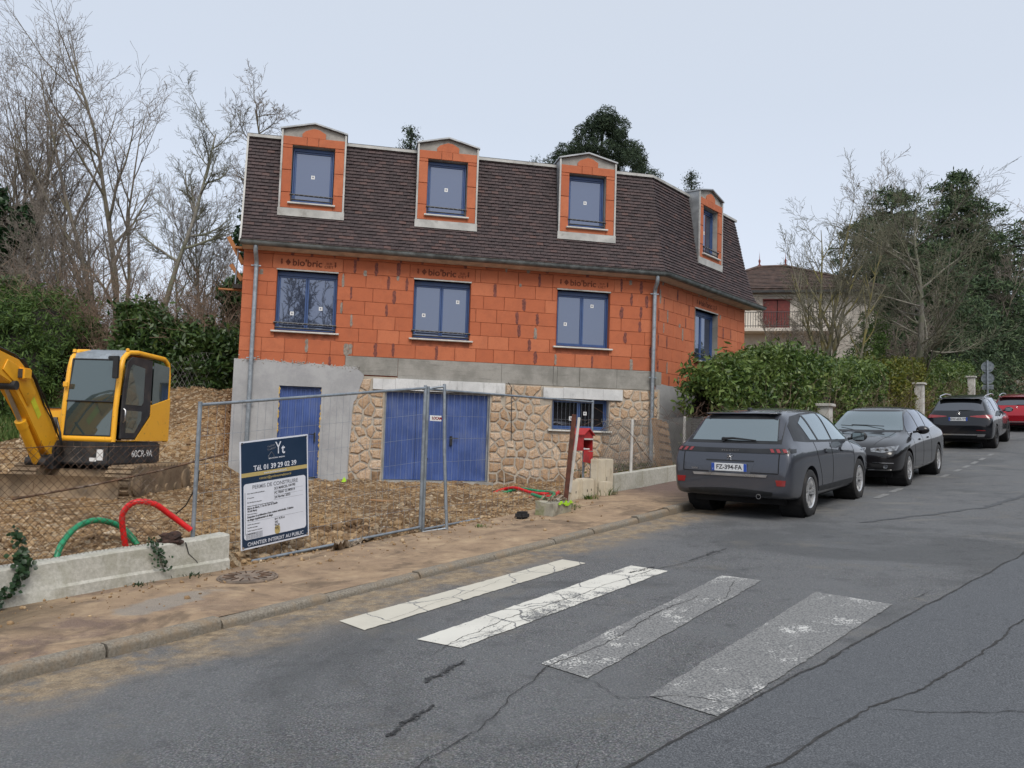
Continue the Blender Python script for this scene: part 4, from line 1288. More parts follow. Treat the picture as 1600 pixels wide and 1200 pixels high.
# verge strip, top flashing
mb = MB(); V = []
for (o_, z) in prof: V += [FA(-.165, -o_-.045, z), FA(-.125, -o_-.045, z), FA(-.125, -o_+.10, z), FA(-.165, -o_+.10, z)]
F = []
for i in range(len(prof)-1):
    for k in range(4): F.append((4*i+k, 4*i+(k+1) % 4, 4*i+4+(k+1) % 4, 4*i+4+k))
F += [(0,1,2,3), tuple(4*(len(prof)-1)+k for k in (3,2,1,0))]
mb.add(V, F); mb.build('verge_strip', M['zincl'], roof)
def along(fr, ua, ub, o0, o1, z0, z1, name, mat):
    mb = MB()
    V = [fr(ua, -o0, z0), fr(ub, -o0, z0), fr(ub, -o1, z0), fr(ua, -o1, z0), fr(ua, -o0, z1), fr(ub, -o0, z1), fr(ub, -o1, z1), fr(ua, -o1, z1)]
    mb.add(V, [(0,3,2,1),(4,5,6,7),(0,1,5,4),(1,2,6,5),(2,3,7,6),(3,0,4,7)])
    return mb.build(name, mat, roof)
lo = prof[-1][0]
segsA = [-.165] + [x for d in dorm_A for x in (d-DW, d+DW)] + [ubA(lo+.05)]
for i in range(0, len(segsA), 2):
    along(FA, segsA[i], segsA[i+1], lo+.055, lo-.08, 8.385, 8.45, 'roof_edge_flashing', M['zincl'])
    along(FA, segsA[i], segsA[i+1], lo+.02, lo-.12, 8.45, 8.475, 'roof_edge_cap', M['exdark'])
segsB = [uaB(lo+.05), dorm_B[0]-DW, dorm_B[0]+DW, ubB(lo)+.1]
for i in (0, 2):
    along(FB, segsB[i], segsB[i+1], lo+.055, lo-.08, 8.385, 8.45, 'roof_edge_flashing', M['zincl'])
    along(FB, segsB[i], segsB[i+1], lo+.02, lo-.12, 8.45, 8.475, 'roof_edge_cap', M['zinc'])
# eaves: cream soffit moulding and half round gutter
def corner_path(o_, z, e0=-.13, e1=None):
    return [FA(e0, -o_, z), FA(HU+o_*TA, -o_, z), FB(BL+.18+1.25*o_ if e1 is None else e1, -o_, z)]
def sweep(name, outline, mat, e0=-.13):
    P = [corner_path(o_, z, e0) for o_, z in outline]
    n = len(P); V = [P[i][k] for k in range(3) for i in range(n)]
    F = [(k*n+i, k*n+(i+1) % n, (k+1)*n+(i+1) % n, (k+1)*n+i) for k in range(2) for i in range(n)]
    F += [tuple(range(n)), tuple(2*n+i for i in range(n-1, -1, -1))]
    mb = MB(); mb.add(V, F); return mb.build(name, mat, house, auto=30)
sweep('soffit', [(.0,5.735),(.06,5.735),(.10,5.75),(.16,5.755),(.26,5.775),(.26,5.83),(.0,5.83)], M['soffit'], -.1)
gut = [(.27+.092*math.cos(a), 5.855+.092*math.sin(a)) for a in [math.pi+math.pi*k/8 for k in range(9)]] 
gut = [(x+.06, z) for x, z in gut] + [(.432+.008, 5.872), (.415, 5.872)] + [(.33+.078*math.cos(a), 5.86+.062*math.sin(a)) for a in [-math.pi*k/8 for k in range(1, 9)]]
sweep('gutter', gut, M['zincd'])
# downpipes
def downpipe(u, zb, name='downpipe', shoe=False):
    mb = MB()
    mb.tube([FA(u, -.31, 5.79), FA(u, -.31, 5.68), FA(u+.005, -.27, 5.60), FA(u+.01, -.15, 5.50), FA(u+.015, -.105, 5.42), FA(u+.015, -.105, 5.30), FA(u+.0, -.105, zb)], .048, 14)
    o = mb.build(name, M['galvp'], house, auto=40)
    for z in (5.36, 3.30, 2.3):
        if z < zb: continue
        k = MB(); k.lathe([(-.02, .05), (-.02, .056), (.02, .056), (.02, .05)], FA(u+.01, -.105, z), (0,0,1), 14)
        k.box((u-.10, -.125, z-.012-.6), (u-.045, -.10, z+.012-.6)); k.box((u+.06, -.125, z-.012-.6), (u+.11, -.10, z+.012-.6)); k.box((u+.0, -.07, z-.012-.6), (u+.02, .0, z+.012-.6))
        k.build('pipe_bracket', M['galvp'], o)
    return o
dp = downpipe(.20, .68)
k = MB(); k.tube([FA(.20, -.105, .76), FA(.19, -.11, .66), FA(.05, -.13, .62), FA(-.85, -.25, .60)], .052, 12); k.build('drain_elbow', M['galvp'], dp, auto=40)
downpipe(9.60, 1.15)
# dormers
def dormer(fr, frm, c, y, seed, rail=True):
    mb = MB()
    wz0, wz1, wh = 6.73, 8.50, DW
    o = -y
    for sgn in (-1, 1):       # zinc cheeks
        u = c + sgn*DW; u2 = c + sgn*(DW-.02)
        V = [fr(u, y, 6.60), fr(u, y, 8.53)] + [fr(u, -ro(z)+.06, z) for z in (8.4,)] + [fr(u, .55, 8.53)] + [fr(u, .40, 8.3), fr(u, -ro(7.4)+.08, 7.4), fr(u, -ro(6.7)+.08, 6.62)]
        V = [fr(u, y, 6.60), fr(u, y, 8.53), fr(u, .95, 8.53), fr(u, .95, 8.35), fr(u, .40, 8.3), fr(u, -ro(7.4)+.08, 7.4), fr(u, -ro(6.7)+.08, 6.62)]
        W2 = [v + (fr(u2, 0, 0) - fr(u, 0, 0)) for v in V]
        n = len(V); mb.add(V + W2, [tuple(range(n)), tuple(range(2*n-1, n-1, -1))] + [(i, (i+1) % n, n+(i+1) % n, n+i) for i in range(n)])
    dm = mb.build('dormer', M['zinc'], house)
    # backing in grey mortar with gable
    tess('gable_wall', [(c-DW+.02,6.70),(c-DW+.02,8.52),(c,8.70),(c+DW-.02,8.52),(c+DW-.02,6.70)], [[(c-.47,6.87),(c+.47,6.87),(c+.47,8.18),(c-.47,8.18)]], y+.02, y+.26, M['parge'], dm, fr)
    rg = random.Random(seed)
    for sgn in (-1, 1):
        for k, (za, zb) in enumerate(((6.73, 7.09), (7.09, 7.60), (7.60, 8.11), (8.11, 8.185))):
            w = DW - .03 - .47
            o_ = block(frm, c + sgn*(.47 + w/2), (za+zb)/2, w-.006, zb-za-.006, dm, y-.02)
    block(frm, c, 6.80, .94-.004, .135, dm, y-.02)
    for (a, b) in ((-.685, -.16), (-.16, .10), (.10, .685)):
        block(frm, c+(a+b)/2, 8.285, b-a-.006, .19, dm, y-.02)
    # stepped centre block in the gable
    hb = tess('brick', [(c-.27,8.385),(c-.27,8.46),(c-.20,8.53),(c-.02,8.60),(c+.10,8.585),(c+.25,8.50),(c+.25,8.385)], [], y-.012, y+.02, M['brick'], dm, fr)
    # roof edge, metal covers
    k = MB()
    for sgn in (-1, 1):
        P = [(c, 8.70), (c, 8.735), (c+sgn*(DW+.03), 8.555), (c+sgn*(DW+.03), 8.52)]
        V = [fr(p[0], y-.06, p[1]) for p in P] + [fr(p[0], 1.3, p[1]) for p in P]
        k.add(V, [(0,1,2,3), (7,6,5,4), (0,4,5,1), (1,5,6,2), (2,6,7,3), (3,7,4,0)])
    k.build('dormer_roof', M['zinc'], dm)
    for sgn in (-1, 1):
        k = MB(); u = c+sgn*(DW-.012)
        k.add([fr(u-.02, y-.035, 6.62), fr(u+.02, y-.035, 6.62), fr(u+.02, y-.035, 8.52), fr(u-.02, y-.035, 8.52), fr(u-.02, y, 6.62), fr(u+.02, y, 6.62), fr(u+.02, y, 8.52), fr(u-.02, y, 8.52)],
              [(0,1,2,3),(7,6,5,4),(0,4,5,1),(1,5,6,2),(2,6,7,3),(3,7,4,0)])
        k.build('corner_trim', M['zincl'], dm)
    k = MB(); o6 = ro(6.55)
    k.add([fr(c-DW-.02, -o6-.045, 6.545), fr(c+DW+.02, -o6-.045, 6.545), fr(c+DW+.02, y-.04, 6.725), fr(c-DW-.02, y-.04, 6.725),
           fr(c-DW-.02, -o6+.0, 6.545), fr(c+DW+.02, -o6+.0, 6.545), fr(c+DW+.02, y+.0, 6.735), fr(c-DW-.02, y+.0, 6.735)],
          [(0,1,2,3),(7,6,5,4),(0,4,5,1),(1,5,6,2),(2,6,7,3),(3,7,4,0)])
    k.build('apron_flashing', M['zincl'], dm)
    T2 = frm @ Matrix.Translation((0, y, 0))
    window(fr, T2, c-.455, c+.455, 6.88, 8.17, dm, leaves=1, y=.17, rail=rail, toplip=False, head=.07, sticker=[[(.5,.52)]], sillw=.07)
    return dm
for i, c in enumerate(dorm_A): dormer(FA, MA, c, -.06, i)
dormer(FB, MBm, dorm_B[0], -.06, 9)
# formwork brackets nailed to the left gable
scf = empty('timber_bracket', P0 + Vector((0,0,0)), R(12), 'orange timber bracket with steel prop fixed to the left gable of the house', 'scaffold bracket')
k = MB(); k.box((-.62, .3, 4.84-.6), (-.12, .40, 4.875-.6)); k.build('board', M['woodo'], scf)
k = MB(); k.box((-.30, .2, 4.88-.6), (-.10, .5, 4.97-.6)); k.build('board', M['barkd'], scf)
for (a, b) in (((-.46,6.05),(-.12,5.45)), ((-.38,5.42),(-.12,5.08))):
    k = MB(); d_ = Vector((b[0]-a[0], 0, b[1]-a[1])).normalized(); n_ = Vector((-d_.z, 0, d_.x))*.045
    V = [Vector((a[0], y_, a[1]-.6))+n_*s_ for y_ in (.28,.36) for s_ in (-1,1)] + [Vector((b[0], y_, b[1]-.6))+n_*s_ for y_ in (.28,.36) for s_ in (-1,1)]
    k.add(V, [(0,1,3,2),(4,6,7,5),(0,4,5,1),(1,5,7,3),(3,7,6,2),(2,6,4,0)]); k.build('brace', M['woodo'], scf)
k = MB(); k.box((-.30, .2, 5.78-.6), (-.14, .5, 5.83-.6)); k.build('board', M['woodo'], scf)
k = MB(); k.cyl((-.26, .25, 4.9-.6), (-.23, .25, 5.8-.6), .016, 8); k.build('steel_prop', M['galv'], scf)
# ---------------------------------------------------------------- walls and fences of the plot
def topz(s): return .55 + .0625*(s-2.9)
wall_l = empty('low_wall', W(2, 7.2, 0), 0, 'low white stained garden wall at the left with ivy hanging over it', 'low wall')
mb = MB(); V = []; F = []; ss = np.arange(-3, 4.99, .1); n = 8
for s in ss:
    j = .006*nz(s*3, 1); tp = topz(s) + .012*nz(s*2.3, 4) + .006*nz(s*11, 4); b = road_z(s) - .2; q = road_z(s) + kerb_h(s) + .09
    pr = [(7.125, b), (7.125+j*.3, q-.012), (7.145+j, q+.01), (7.15+j, tp-.015), (7.165+j, tp), (7.33, tp+.008*nz(s*4, 8)), (7.345, tp-.02), (7.345, b)]
    V += [W(s, t, z) - wall_l.location for t, z in pr]
for i in range(len(ss)-1):
    for k in range(n): F.append((i*n+k, i*n+(k+1) % n, (i+1)*n+(k+1) % n, (i+1)*n+k))
F += [tuple(range(n)), tuple((len(ss)-1)*n+k for k in range(n-1, -1, -1))]
mb.add(V, F); mb.build('render', M['wallw'], wall_l, auto=40)
c = MB(); P = [(4.42, topz(4.42)-.01), (4.46, topz(4.4)-.12), (4.55, topz(4.4)-.2), (4.58, topz(4.4)-.29)]
V = []
for i, (s, z) in enumerate(P): w = .006*(1-i/4)+.001; V += [W(s-w, 7.141, z) - wall_l.location, W(s+w, 7.141, z) - wall_l.location]
c.add(V, [(2*i, 2*i+1, 2*i+3, 2*i+2) for i in range(3)]); c.build('wall_crack', M['crack'], wall_l)

wall_r = empty('low_wall', W(15, 7.2, 0), 0, 'low weathered concrete wall under the chain link fence beside the reddish pavement', 'low wall')
s = 12.42; k = 0
rw = random.Random(8)
while s < 70:
    L = 1.0 if s < 26 else 3.0
    mb = MB(); a, b = s+.004, s+L-.004
    h0 = .27 + rw.uniform(-.01, .01); y0 = 7.15 + rw.uniform(-.006, .006)
    V = [W(q, t, road_z(q)+z) - wall_r.location for q in (a, b) for t, z in ((y0, -.1), (y0, .13+h0), (y0+.18, .13+h0), (y0+.18, -.1))]
    mb.add(V, [(0,1,2,3), (7,6,5,4), (0,4,5,1), (1,5,6,2), (2,6,7,3), (3,7,4,0)])
    mb.build('wall_panel', M['wallw'], wall_r, bevel=.006); s += L

def chainlink(name, pathf, L, h0, h1, label, seed, cell=.062, mat=M['rust'], r=.0022, lean=.0, barb=True):
    """two families of slanting wires woven between the bottom and the top; pathf(d) gives (x,y)"""
    o_ = pathf(0); root = empty(name, (o_.x, o_.y, h0(0)), 0, label, 'chain link fence')
    V = []; F = []
    def P(d, k, off):
        p = pathf(min(max(d, 0), L)); z0, z1 = h0(d), h1(d)
        nrm = (pathf(min(L, d+.1)) - pathf(max(0, d-.1))).normalized(); nv = Vector((-nrm.y, nrm.x, 0))
        bl = .035*nz(d*1.1, k*1.6, seed) + lean*k + off
        return Vector((p.x, p.y, z0+(z1-z0)*k)) + nv*bl - root.location
    H = 1.15; N = int(L/cell)
    def wire(pts):
        b = len(V)
        for p in pts:
            for a in range(3): V.append(p + Vector((math.cos(a*2.094)*r, math.cos(a*2.094)*r*.3, math.sin(a*2.094)*r)))
        for i in range(len(pts)-1):
            for a in range(3): F.append((b+3*i+a, b+3*i+(a+1) % 3, b+3*i+3+(a+1) % 3, b+3*i+3+a))
    hh = h1(L/2) - h0(L/2)
    for sg in (-1, 1):
        for i in range(-int(hh/cell)-1, N+int(hh/cell)+2):
            d0 = i*cell; pts = []
            steps = max(2, int(hh/(cell*2)))
            for k in range(steps+1):
                q = k/steps; d = d0 + sg*hh*q*.92
                if 0 <= d <= L: pts.append(P(d + .006*nz(d*9, q*9, seed), q, sg*.0025))
            if len(pts) > 1: wire(pts)
    o = np_mesh('woven_mesh', [tuple(v) for v in V], F, mat, root)
    tag(o, kind='stuff')
    mb = MB()
    n = max(4, int(L/.25))
    mb.tube([P(L*i/n, 1.0, 0) for i in range(n+1)], .0035, 5)
    mb.tube([P(L*i/n, .45, 0) for i in range(n+1)], .0022, 4)
    if barb:
        rr = random.Random(seed)
        for i in range(int(L/cell)):
            p = P(i*cell+.01, 1.0, 0); mb.tube([p, p + Vector((rr.uniform(-.012, .012), rr.uniform(-.01, .01), rr.uniform(.02, .055)))], .0015, 3)
    mb.build('tension_wire', mat, root)
    return root
fl = chainlink('chain_link_fence', lambda d: W(-1.5+d, 7.26), 5.75, lambda d: topz(-1.5+d)-.01, lambda d: 1.36 + .030*d + .02*nz(d*2, 5), 'rusty chain link fence standing on the low white wall in front of the excavator', 3, cell=.068, lean=.03)
mb = MB(); p = W(2.52, 7.25); mb.box((p.x-.03, p.y-.03, .5), (p.x+.02, p.y+.03, 1.33))
o = mb.build('fence_post', M['white'], None, bevel=.006); o.data.transform(Matrix.Translation(-fl.location)); o.parent = fl
fr_ = chainlink('chain_link_fence', lambda d: W(12.05+d, 7.27 + .05*math.sin(d*1.3)), 9.8, lambda d: road_z(12.05+d)+.42, lambda d: 2.04 + .055*d + .03*nz(d*1.5, 7), 'bent rusty chain link fence on posts in front of the rubble stone wall', 5, cell=.062, mat=M['wire'], lean=-.05, r=.0048)
for s, dz in ((13.15, 2.12), (15.3, 2.26), (17.5, 2.36), (19.7, 2.5)):
    p = W(s, 7.25); mb = MB(); mb.tube([(p.x, p.y, road_z(s)+.3), (p.x+.01, p.y, dz)], .028, 8)
    o = mb.build('fence_post', M['sill'], None, auto=50); o.data.transform(Matrix.Translation(-fr_.location)); o.parent = fr_
mb = MB(); rr = random.Random(3)     # brambles and rust strands tangled along the top
for i in range(60):
    d = rr.uniform(.4, 7); p = W(11.4+d, 7.25, 2.03+.055*d); pts = [p]
    v = Vector((rr.uniform(-1, 1), rr.uniform(-.3, .3), rr.uniform(-.3, .8))).normalized()*.09
    for k in range(4): pts.append(pts[-1] + v + Vector((rr.uniform(-.04, .04), rr.uniform(-.03, .03), rr.uniform(-.05, .05))))
    mb.tube(pts, .003, 3)
mb.tube([W(12.0, 7.2, 1.9), W(12.6, 7.2, 2.02), W(13.0, 7.18, 1.85), W(13.5, 7.2, 1.55), W(13.9, 7.22, 1.35)], .006, 4)
o = mb.build('dead_vine', M['rust'], None); o.data.transform(Matrix.Translation(-fr_.location)); o.parent = fr_; tag(o, kind='stuff')
for (s, ha, lab) in ((24.5, 1.32, 'first white concrete gate pillar, between the grey and the black car'), (37.5, 1.75, 'second white gate pillar, in the hedge above the black saloon roof'), (51, 1.8, 'third white pillar at the far end of the laurel hedge')):
    p = W(s, 7.2); z = road_z(s)+.1
    g_ = empty('gate_pillar', (p.x, p.y, z), R(52.8), lab, 'pillar', 'white pillars along the hedge')
    mb = MB(); mb.box((-.17,-.17,-.1), (.17,.17,ha)); mb.build('shaft', M['sill'], g_, bevel=.01)
    mb = MB(); mb.box((-.24,-.24,ha+.002), (.24,.24,ha+.09)); mb.build('cap', M['sill'], g_, bevel=.015)

# ---- temporary fence panels
def heras(P, Q, p0z, q0z, p1z, q1z, label, tagk, legs=None):
    root = empty('temporary_fence_panel', (P.x, P.y, p0z), 0, label, 'temporary fence', 'temporary site fence panels')
    A0 = Vector((P.x, P.y, p0z)); A1 = Vector((P.x, P.y, p1z)); B0 = Vector((Q.x, Q.y, q0z)); B1 = Vector((Q.x, Q.y, q1z))
    if legs: A1.x += legs[0]; B1.x += legs[1]
    L_ = root.location
    def q(a, b): return A0*(1-a)*(1-b) + B0*a*(1-b) + A1*(1-a)*b + B1*a*b - L_
    for a in (0, 1):
        mb = MB(); mb.tube([q(a, -.015), q(a, .5), q(a, 1.02)], .021, 10); mb.build('post', M['galv'], root, auto=50)
    for b in (0.0, 1.0):
        mb = MB(); mb.tube([q(0, b), q(.5, b) , q(1, b)], .017, 10); mb.build('rail', M['galv'], root, auto=50)
    mb = MB(); n = 33
    for i in range(1, n):
        a = i/n; mb.tube([q(a, 0), q(a, .4), q(a, 1)], .0017, 3, cap=False)
    for b in (.14, .30, .47, .64, .81):
        mb.tube([q(k/12, b + .004*nz(k, b*9)) for k in range(13)], .0019, 3, cap=False)
    o = mb.build('wire_mesh', M['galv'], root); tag(o, kind='stuff')
    return root, q
# The posts stand on the soft ground behind the end of the low wall and along the pavement
PA, PB, PC = Vector((-3.05, 8.10, 0)), Vector((-1.10, 10.5, 0)), Vector((1.45, 14.7, 0))
h1, q1 = heras(PA, PB, .30, .555, 1.935, 2.31, 'left steel mesh site fence panel carrying the building permit board', 0)
h2, q2 = heras(PB + Vector((.03, .05, 0)), PC, .52, .70, 2.30, 2.40, 'right steel mesh site fence panel in front of the garage door', 1)
# a second post of a folded panel leaning beside the joint
mb = MB(); rt = empty('leaning_fence_post', (-.77, 10.6, .52), 0, 'galvanised fence post leaning beside the panel joint before the garage', 'fence post')
mb.tube([(0,0,-.02), (-.07,.04,1.0), (-.105,.08,1.86)], .021, 10); mb.build('post', M['galv'], rt, auto=50)
mb = MB(); mb.tube([(0,0,.02), (-.3,-.08,-.03)], .014, 8); mb.build('foot_brace', M['galv'], rt, auto=50)
mb = MB(); mb.tube([(-.10,.08,1.83), (-.38,-.03,1.78)], .014, 8); mb.build('top_brace', M['galv'], rt, auto=50)
# company plates clipped to the mesh
for (px, py, pz, rz, lab, w) in ((-.98, 10.55, 1.93, 52, 'small white plate with red lettering tied to the mesh before the garage', .21), (.98, 13.5, 2.06, 55, 'small white plate with red lettering tied to the mesh beside the basement window', .21)):
    root = empty('fence_plate', (px, py, pz), R(rz), lab, 'plate', 'white plates tied to the site fence')
    mb = MB(); mb.box((-w/2, -.03, -.035), (w/2, -.026, .035)); mb.build('plate', M['white'], root, bevel=.001)
    make_text('plate_text', 'LOCAM', .048, M['redlens'], root, Matrix.Translation((.02, -.0312, 0)) @ Matrix.Rotation(R(90), 4, 'X'), bold=.002, sx=1.1)
    mb = MB(); mb.prism([(-.075, .015), (-.055, .015), (-.065, -.015)], -.0315, -.0302); mb.build('plate_mark', M['ink'], root)

# ---- building permit board
def board():
    tl, tr, br, bl = q1(.175, .845), q1(.425, .845), q1(.425, .11), q1(.175, .11)
    base = h1.location
    # board axes: along the fence panel, slightly tilted within its own plane
    X = (q1(1, .5) - q1(0, .5)).normalized(); up_ = Vector((0, 0, 1)); N = X.cross(up_).normalized()
    if N.y > 0: N = -N
    c = base + q1(.285, .0); c.z = 1.08; c += N*.055
    root = empty('permit_board', (c.x, c.y, c.z-.6), 0, 'navy and white building permit board hanging on the site fence', 'sign board')
    Z = (up_ + X*(-.085)).normalized(); X2 = (X - Z*X.dot(Z)).normalized(); X2 = (X + Vector((0, 0, -.0))).normalized()
    X2 = (X2 - up_*.115).normalized() * 1.0
    X2 = (X + up_*.02).normalized(); Z = (up_ - X*.075).normalized()
    mt = Matrix.Identity(4)
    for i in range(3): mt[i][0] = X2[i]; mt[i][1] = -N[i]; mt[i][2] = Z[i]; 
    mt[0][3], mt[1][3], mt[2][3] = 0, 0, .6
    Wd, Hd = .98, 1.20; mt = mt @ Matrix.Diagonal((.86, 1, .92, 1))
    def pn(name, x0, x1, z0, z1, y, mat, r=0):
        k = MB()
        if r:
            o_ = []
            for (cx, cz, a0) in ((x1-r, z1-r, 0), (x0+r, z1-r, 90), (x0+r, z0+r, 180), (x1-r, z0+r, 270)):
                for q_ in range(6): a = R(a0 + 18*q_); o_.append((cx+r*math.cos(a), cz+r*math.sin(a)))
            k.prism(o_, y, y+.0012)
        else: k.box((x0, y, z0), (x1, y+.0012, z1))
        return k.build(name, mat, root, M=mt)
    k = MB(); k.box((-Wd/2, 0, -Hd/2), (Wd/2, .004, Hd/2)); k.build('panel', M['paper'], root, M=mt)
    pn('navy_print', -Wd/2+.018, Wd/2-.018, -Hd/2+.018, Hd/2-.018, -.0014, M['navy'])
    pn('gold_line', -Wd/2+.018, Wd/2-.018, Hd/2-.40, Hd/2-.355, -.0028, M['gold'])
    pn('white_field', -Wd/2+.045, Wd/2-.045, -Hd/2+.105, Hd/2-.475, -.0028, M['paper'], .035)
    def tx(name, body, size, x, z, mat, sx=1, bold=0, align='CENTER', rot=0):
        return make_text(name, body, size, mat, root, mt @ Matrix.Translation((x, -.0045, z)) @ Matrix.Rotation(R(rot), 4, 'Y') @ Matrix.Rotation(R(90), 4, 'X'), depth=.0004, bold=bold, sx=sx, align=align)
    tx('logo_letter', 'Y', .20, .045, .478, M['paper'], .72); tx('logo_letter', 't', .155, .115, .462, M['paper'], .9, .003)
    tx('logo_script', 'Yvelines\nTradition', .034, -.055, .50, M['inkg'], 1, 0, rot=-12)
    k = MB()
    for (x0, z0, x1, z1) in ((-.10,.40,-.055,.45),(-.055,.45,-.01,.40),(-.09,.38,-.09,.41),(-.02,.38,-.02,.41),(-.09,.38,-.02,.38)): k.tube([(x0, -.004, z0), (x1, -.004, z1)], .0022, 4)
    k.build('logo_house', M['inkg'], root, M=mt)
    tx('logo_caption', 'RENOVATION - MAISONS', .020, .02, .375, M['paper'], 1, .0004)
    tx('telephone', 'Tél. 01 39 29 02 39', .078, .0, .285, M['paper'], 1, .0015)
    tx('web_address', 'www.yvelinestradition.fr', .033, .0, .222, M['paper'], 1, .0003)
    tx('mail_address', 'contact@yvelinestradition.fr', .040, .0, .168, M['gold'], 1, .0002)
    tx('heading', 'PERMIS DE CONSTRUIRE', .060, .0, .078, M['inkg'], 1, .0006)
    tx('footer', 'CHANTIER INTERDIT AU PUBLIC', .058, .0, -.548, M['paper'], .95, .0004)
    rows = [(.015, 'Nom / raison sociale du bénéficiaire :', 'SCI MARCEL FAVRE'), (-.035, 'N° du permis :', 'PC 78367 22 M0014'), (-.085, 'Date de délivrance du permis :', '24 Février 2023')]
    for z, a, b in rows:
        tx('form_line', a, .0165, -.40, z, M['ink'], 1, .0002, 'LEFT'); tx('handwriting', b, .040, -.02, z+.008, M['ink'], .9, .0006, 'LEFT', -2)
        pn('form_rule', -.03, .40, z-.018, z-.0165, -.0042, M['inkg'])
    tx('form_line', 'Adresse de la mairie où le dossier peut être consulté :', .0165, -.40, -.125, M['ink'], 1, .0002, 'LEFT')
    tx('handwriting', 'Mairie de Marly, 2 rue du Gal de Gaulle\n78160 Marly', .031, -.40, -.168, M['ink'], .85, .0006, 'LEFT', -1.5)
    tx('form_line', 'Nature des travaux :', .0165, -.40, -.215, M['ink'], 1, .0002, 'LEFT')
    tx('handwriting', 'Extension & surélévation d’une maison individuelle. Création\nun étage supplémentaire & étage', .031, -.40, -.262, M['ink'], .86, .0008, 'LEFT', -1.5)
    pn('form_rule', -.40, .40, -.302, -.3005, -.0042, M['inkg'])
    for i, (a, b) in enumerate((('Hauteur de construction :', 'R+1 9,70 m'), ('Superficie du terrain :', '342'), ('Surface de plancher autorisée :', '95,24'), ('Nombre de lots :', '9,67'))):
        z = -.330 - .034*i
        tx('form_line', a, .0165, -.40, z, M['ink'], 1, .0002, 'LEFT'); tx('handwriting', b, .034, -.02, z+.004, M['ink'], .9, .0006, 'LEFT', -2)
    pn('form_margin', -.43, -.425, -.44, .03, -.0042, M['inkg'])
    pn('gold_tab', -.02, .055, -.495, -.40, -.0042, M['gold'], .030); tx('tab_logo', 'Yt', .045, .018, -.44, M['navy'])
    tx('small_print', '\n'.join(['droit de recours : le délai de recours contentieux est de deux mois']*6), .0115, -.42, -.455, M['inkg'], .72, 0, 'LEFT')
    for (x, z) in ((-.46, .575), (.46, .575), (-.46, -.575), (.46, -.575)):
        k = MB(); k.lathe([(0, .013), (.004, .013), (.004, 0)], (x, -.001, z), (0, -1, 0), 10); k.build('rivet', M['chrome'], root, M=mt)
board()

# ---- things along the boundary
def place_fr(s, t, z, name, label, cat, group=None, rz=None):
    p = W(s, t); return empty(name, (p.x, p.y, z), R(52.8) if rz is None else rz, label, cat, group)
# utility cabinets: x along the street, -y towards it
def cabinet(s0, s1, t, h, label, tilt=0, split=False, dep=.14):
    z = road_z((s0+s1)/2)+.03
    root = place_fr((s0+s1)/2, t, z, 'meter_cabinet', label, 'meter cabinet', 'cream meter cabinets at the site entrance')
    w = (s1-s0)/2 - .008
    Mt = Matrix.Rotation(tilt, 4, 'Y')
    k = MB(); k.box((-w, 0, 0), (w, dep, h)); k.build('housing', M['box'], root, bevel=.012, M=Mt)
    k = MB()
    if split:
        k.box((-w+.02, -.008, .20), (-.01, -.001, h-.03)); k.box((.005, -.010, .22), (w-.01, -.001, h-.01)); k.box((.005, -.009, .05), (w-.01, -.001, .205))
    else: k.box((-w+.018, -.008, .03), (w-.018, -.001, h-.02))
    d = k.build('door', M['box'], root, bevel=.003, M=Mt)
    k = MB(); k.box((w*.1, -.013, h*.45), (w*.1+.014, -.008, h*.55)); k.build('lock', M['ink'], d, M=Mt)
cabinet(11.05, 11.30, 7.16, .37, 'leftmost cream meter cabinet by the mailbox post', .03)
cabinet(11.28, 11.55, 7.09, .385, 'cream meter cabinet with round vent, second from the left', -.04)
cabinet(11.53, 11.79, 7.17, .36, 'pinkish cream meter cabinet, third from the left', -.015)
cabinet(11.79, 12.04, 6.97, .30, 'low whitish meter cabinet before the tall one', 0)
cabinet(11.80, 12.33, 7.13, .66, 'tall double cream meter cabinet at the end of the low wall', -.01, True)
# mailbox
mp = place_fr(11.86, 7.36, .74, 'mailbox', 'open red mailbox with hanging door on a steel post', 'mailbox')
k = MB(); k.cyl((.03, .1, -.1), (.03, .1, .85), .022, 10); k.build('post', M['galv'], mp, auto=50)
w = .15; z0, z1, zr = .80, 1.06, 1.17; dpt = .24
k = MB()
k.box((-w, 0, z0), (-w+.012, dpt, z1)); k.box((w-.012, 0, z0), (w, dpt, z1)); k.box((-w+.012, dpt-.012, z0), (w-.012, dpt, z1)); k.box((-w+.012, 0, z0), (w-.012, dpt-.012, z0+.012)); k.box((-w+.012, 0, z1-.05), (w-.012, .012, z1))
k.build('body', M['redp'], mp)
k = MB(); k.prism([(-w-.02, z1-.005), (-w-.02, z1+.012), (0, zr+.012), (w+.02, z1+.012), (w+.02, z1-.005), (0, zr-.008)], -.03, dpt+.02); k.build('mailbox_roof', M['redp'], mp)
k = MB(); k.prism([(-w, z1+.001), (0, zr-.01), (w, z1+.001)], .004, .012); k.build('gable', M['redp'], mp)
k = MB(); k.box((-w*.9, -.02, z1-.075), (w*.9, -.002, z1-.05)); k.build('letter_slot', M['sill'], mp)
k = MB(); k.box((-w+.01, -.02, z0-.20), (w-.01, -.008, z0-.005)); k.build('door', M['redp'], mp, M=Matrix.Translation((0, 0, z0)) @ Matrix.Rotation(R(6), 4, 'Y') @ Matrix.Translation((0, 0, -z0)))
k = MB(); k.box((-.09, .02, z0+.02), (.09, .18, z0+.04)); k.build('letters', M['white'], mp, bevel=.003)
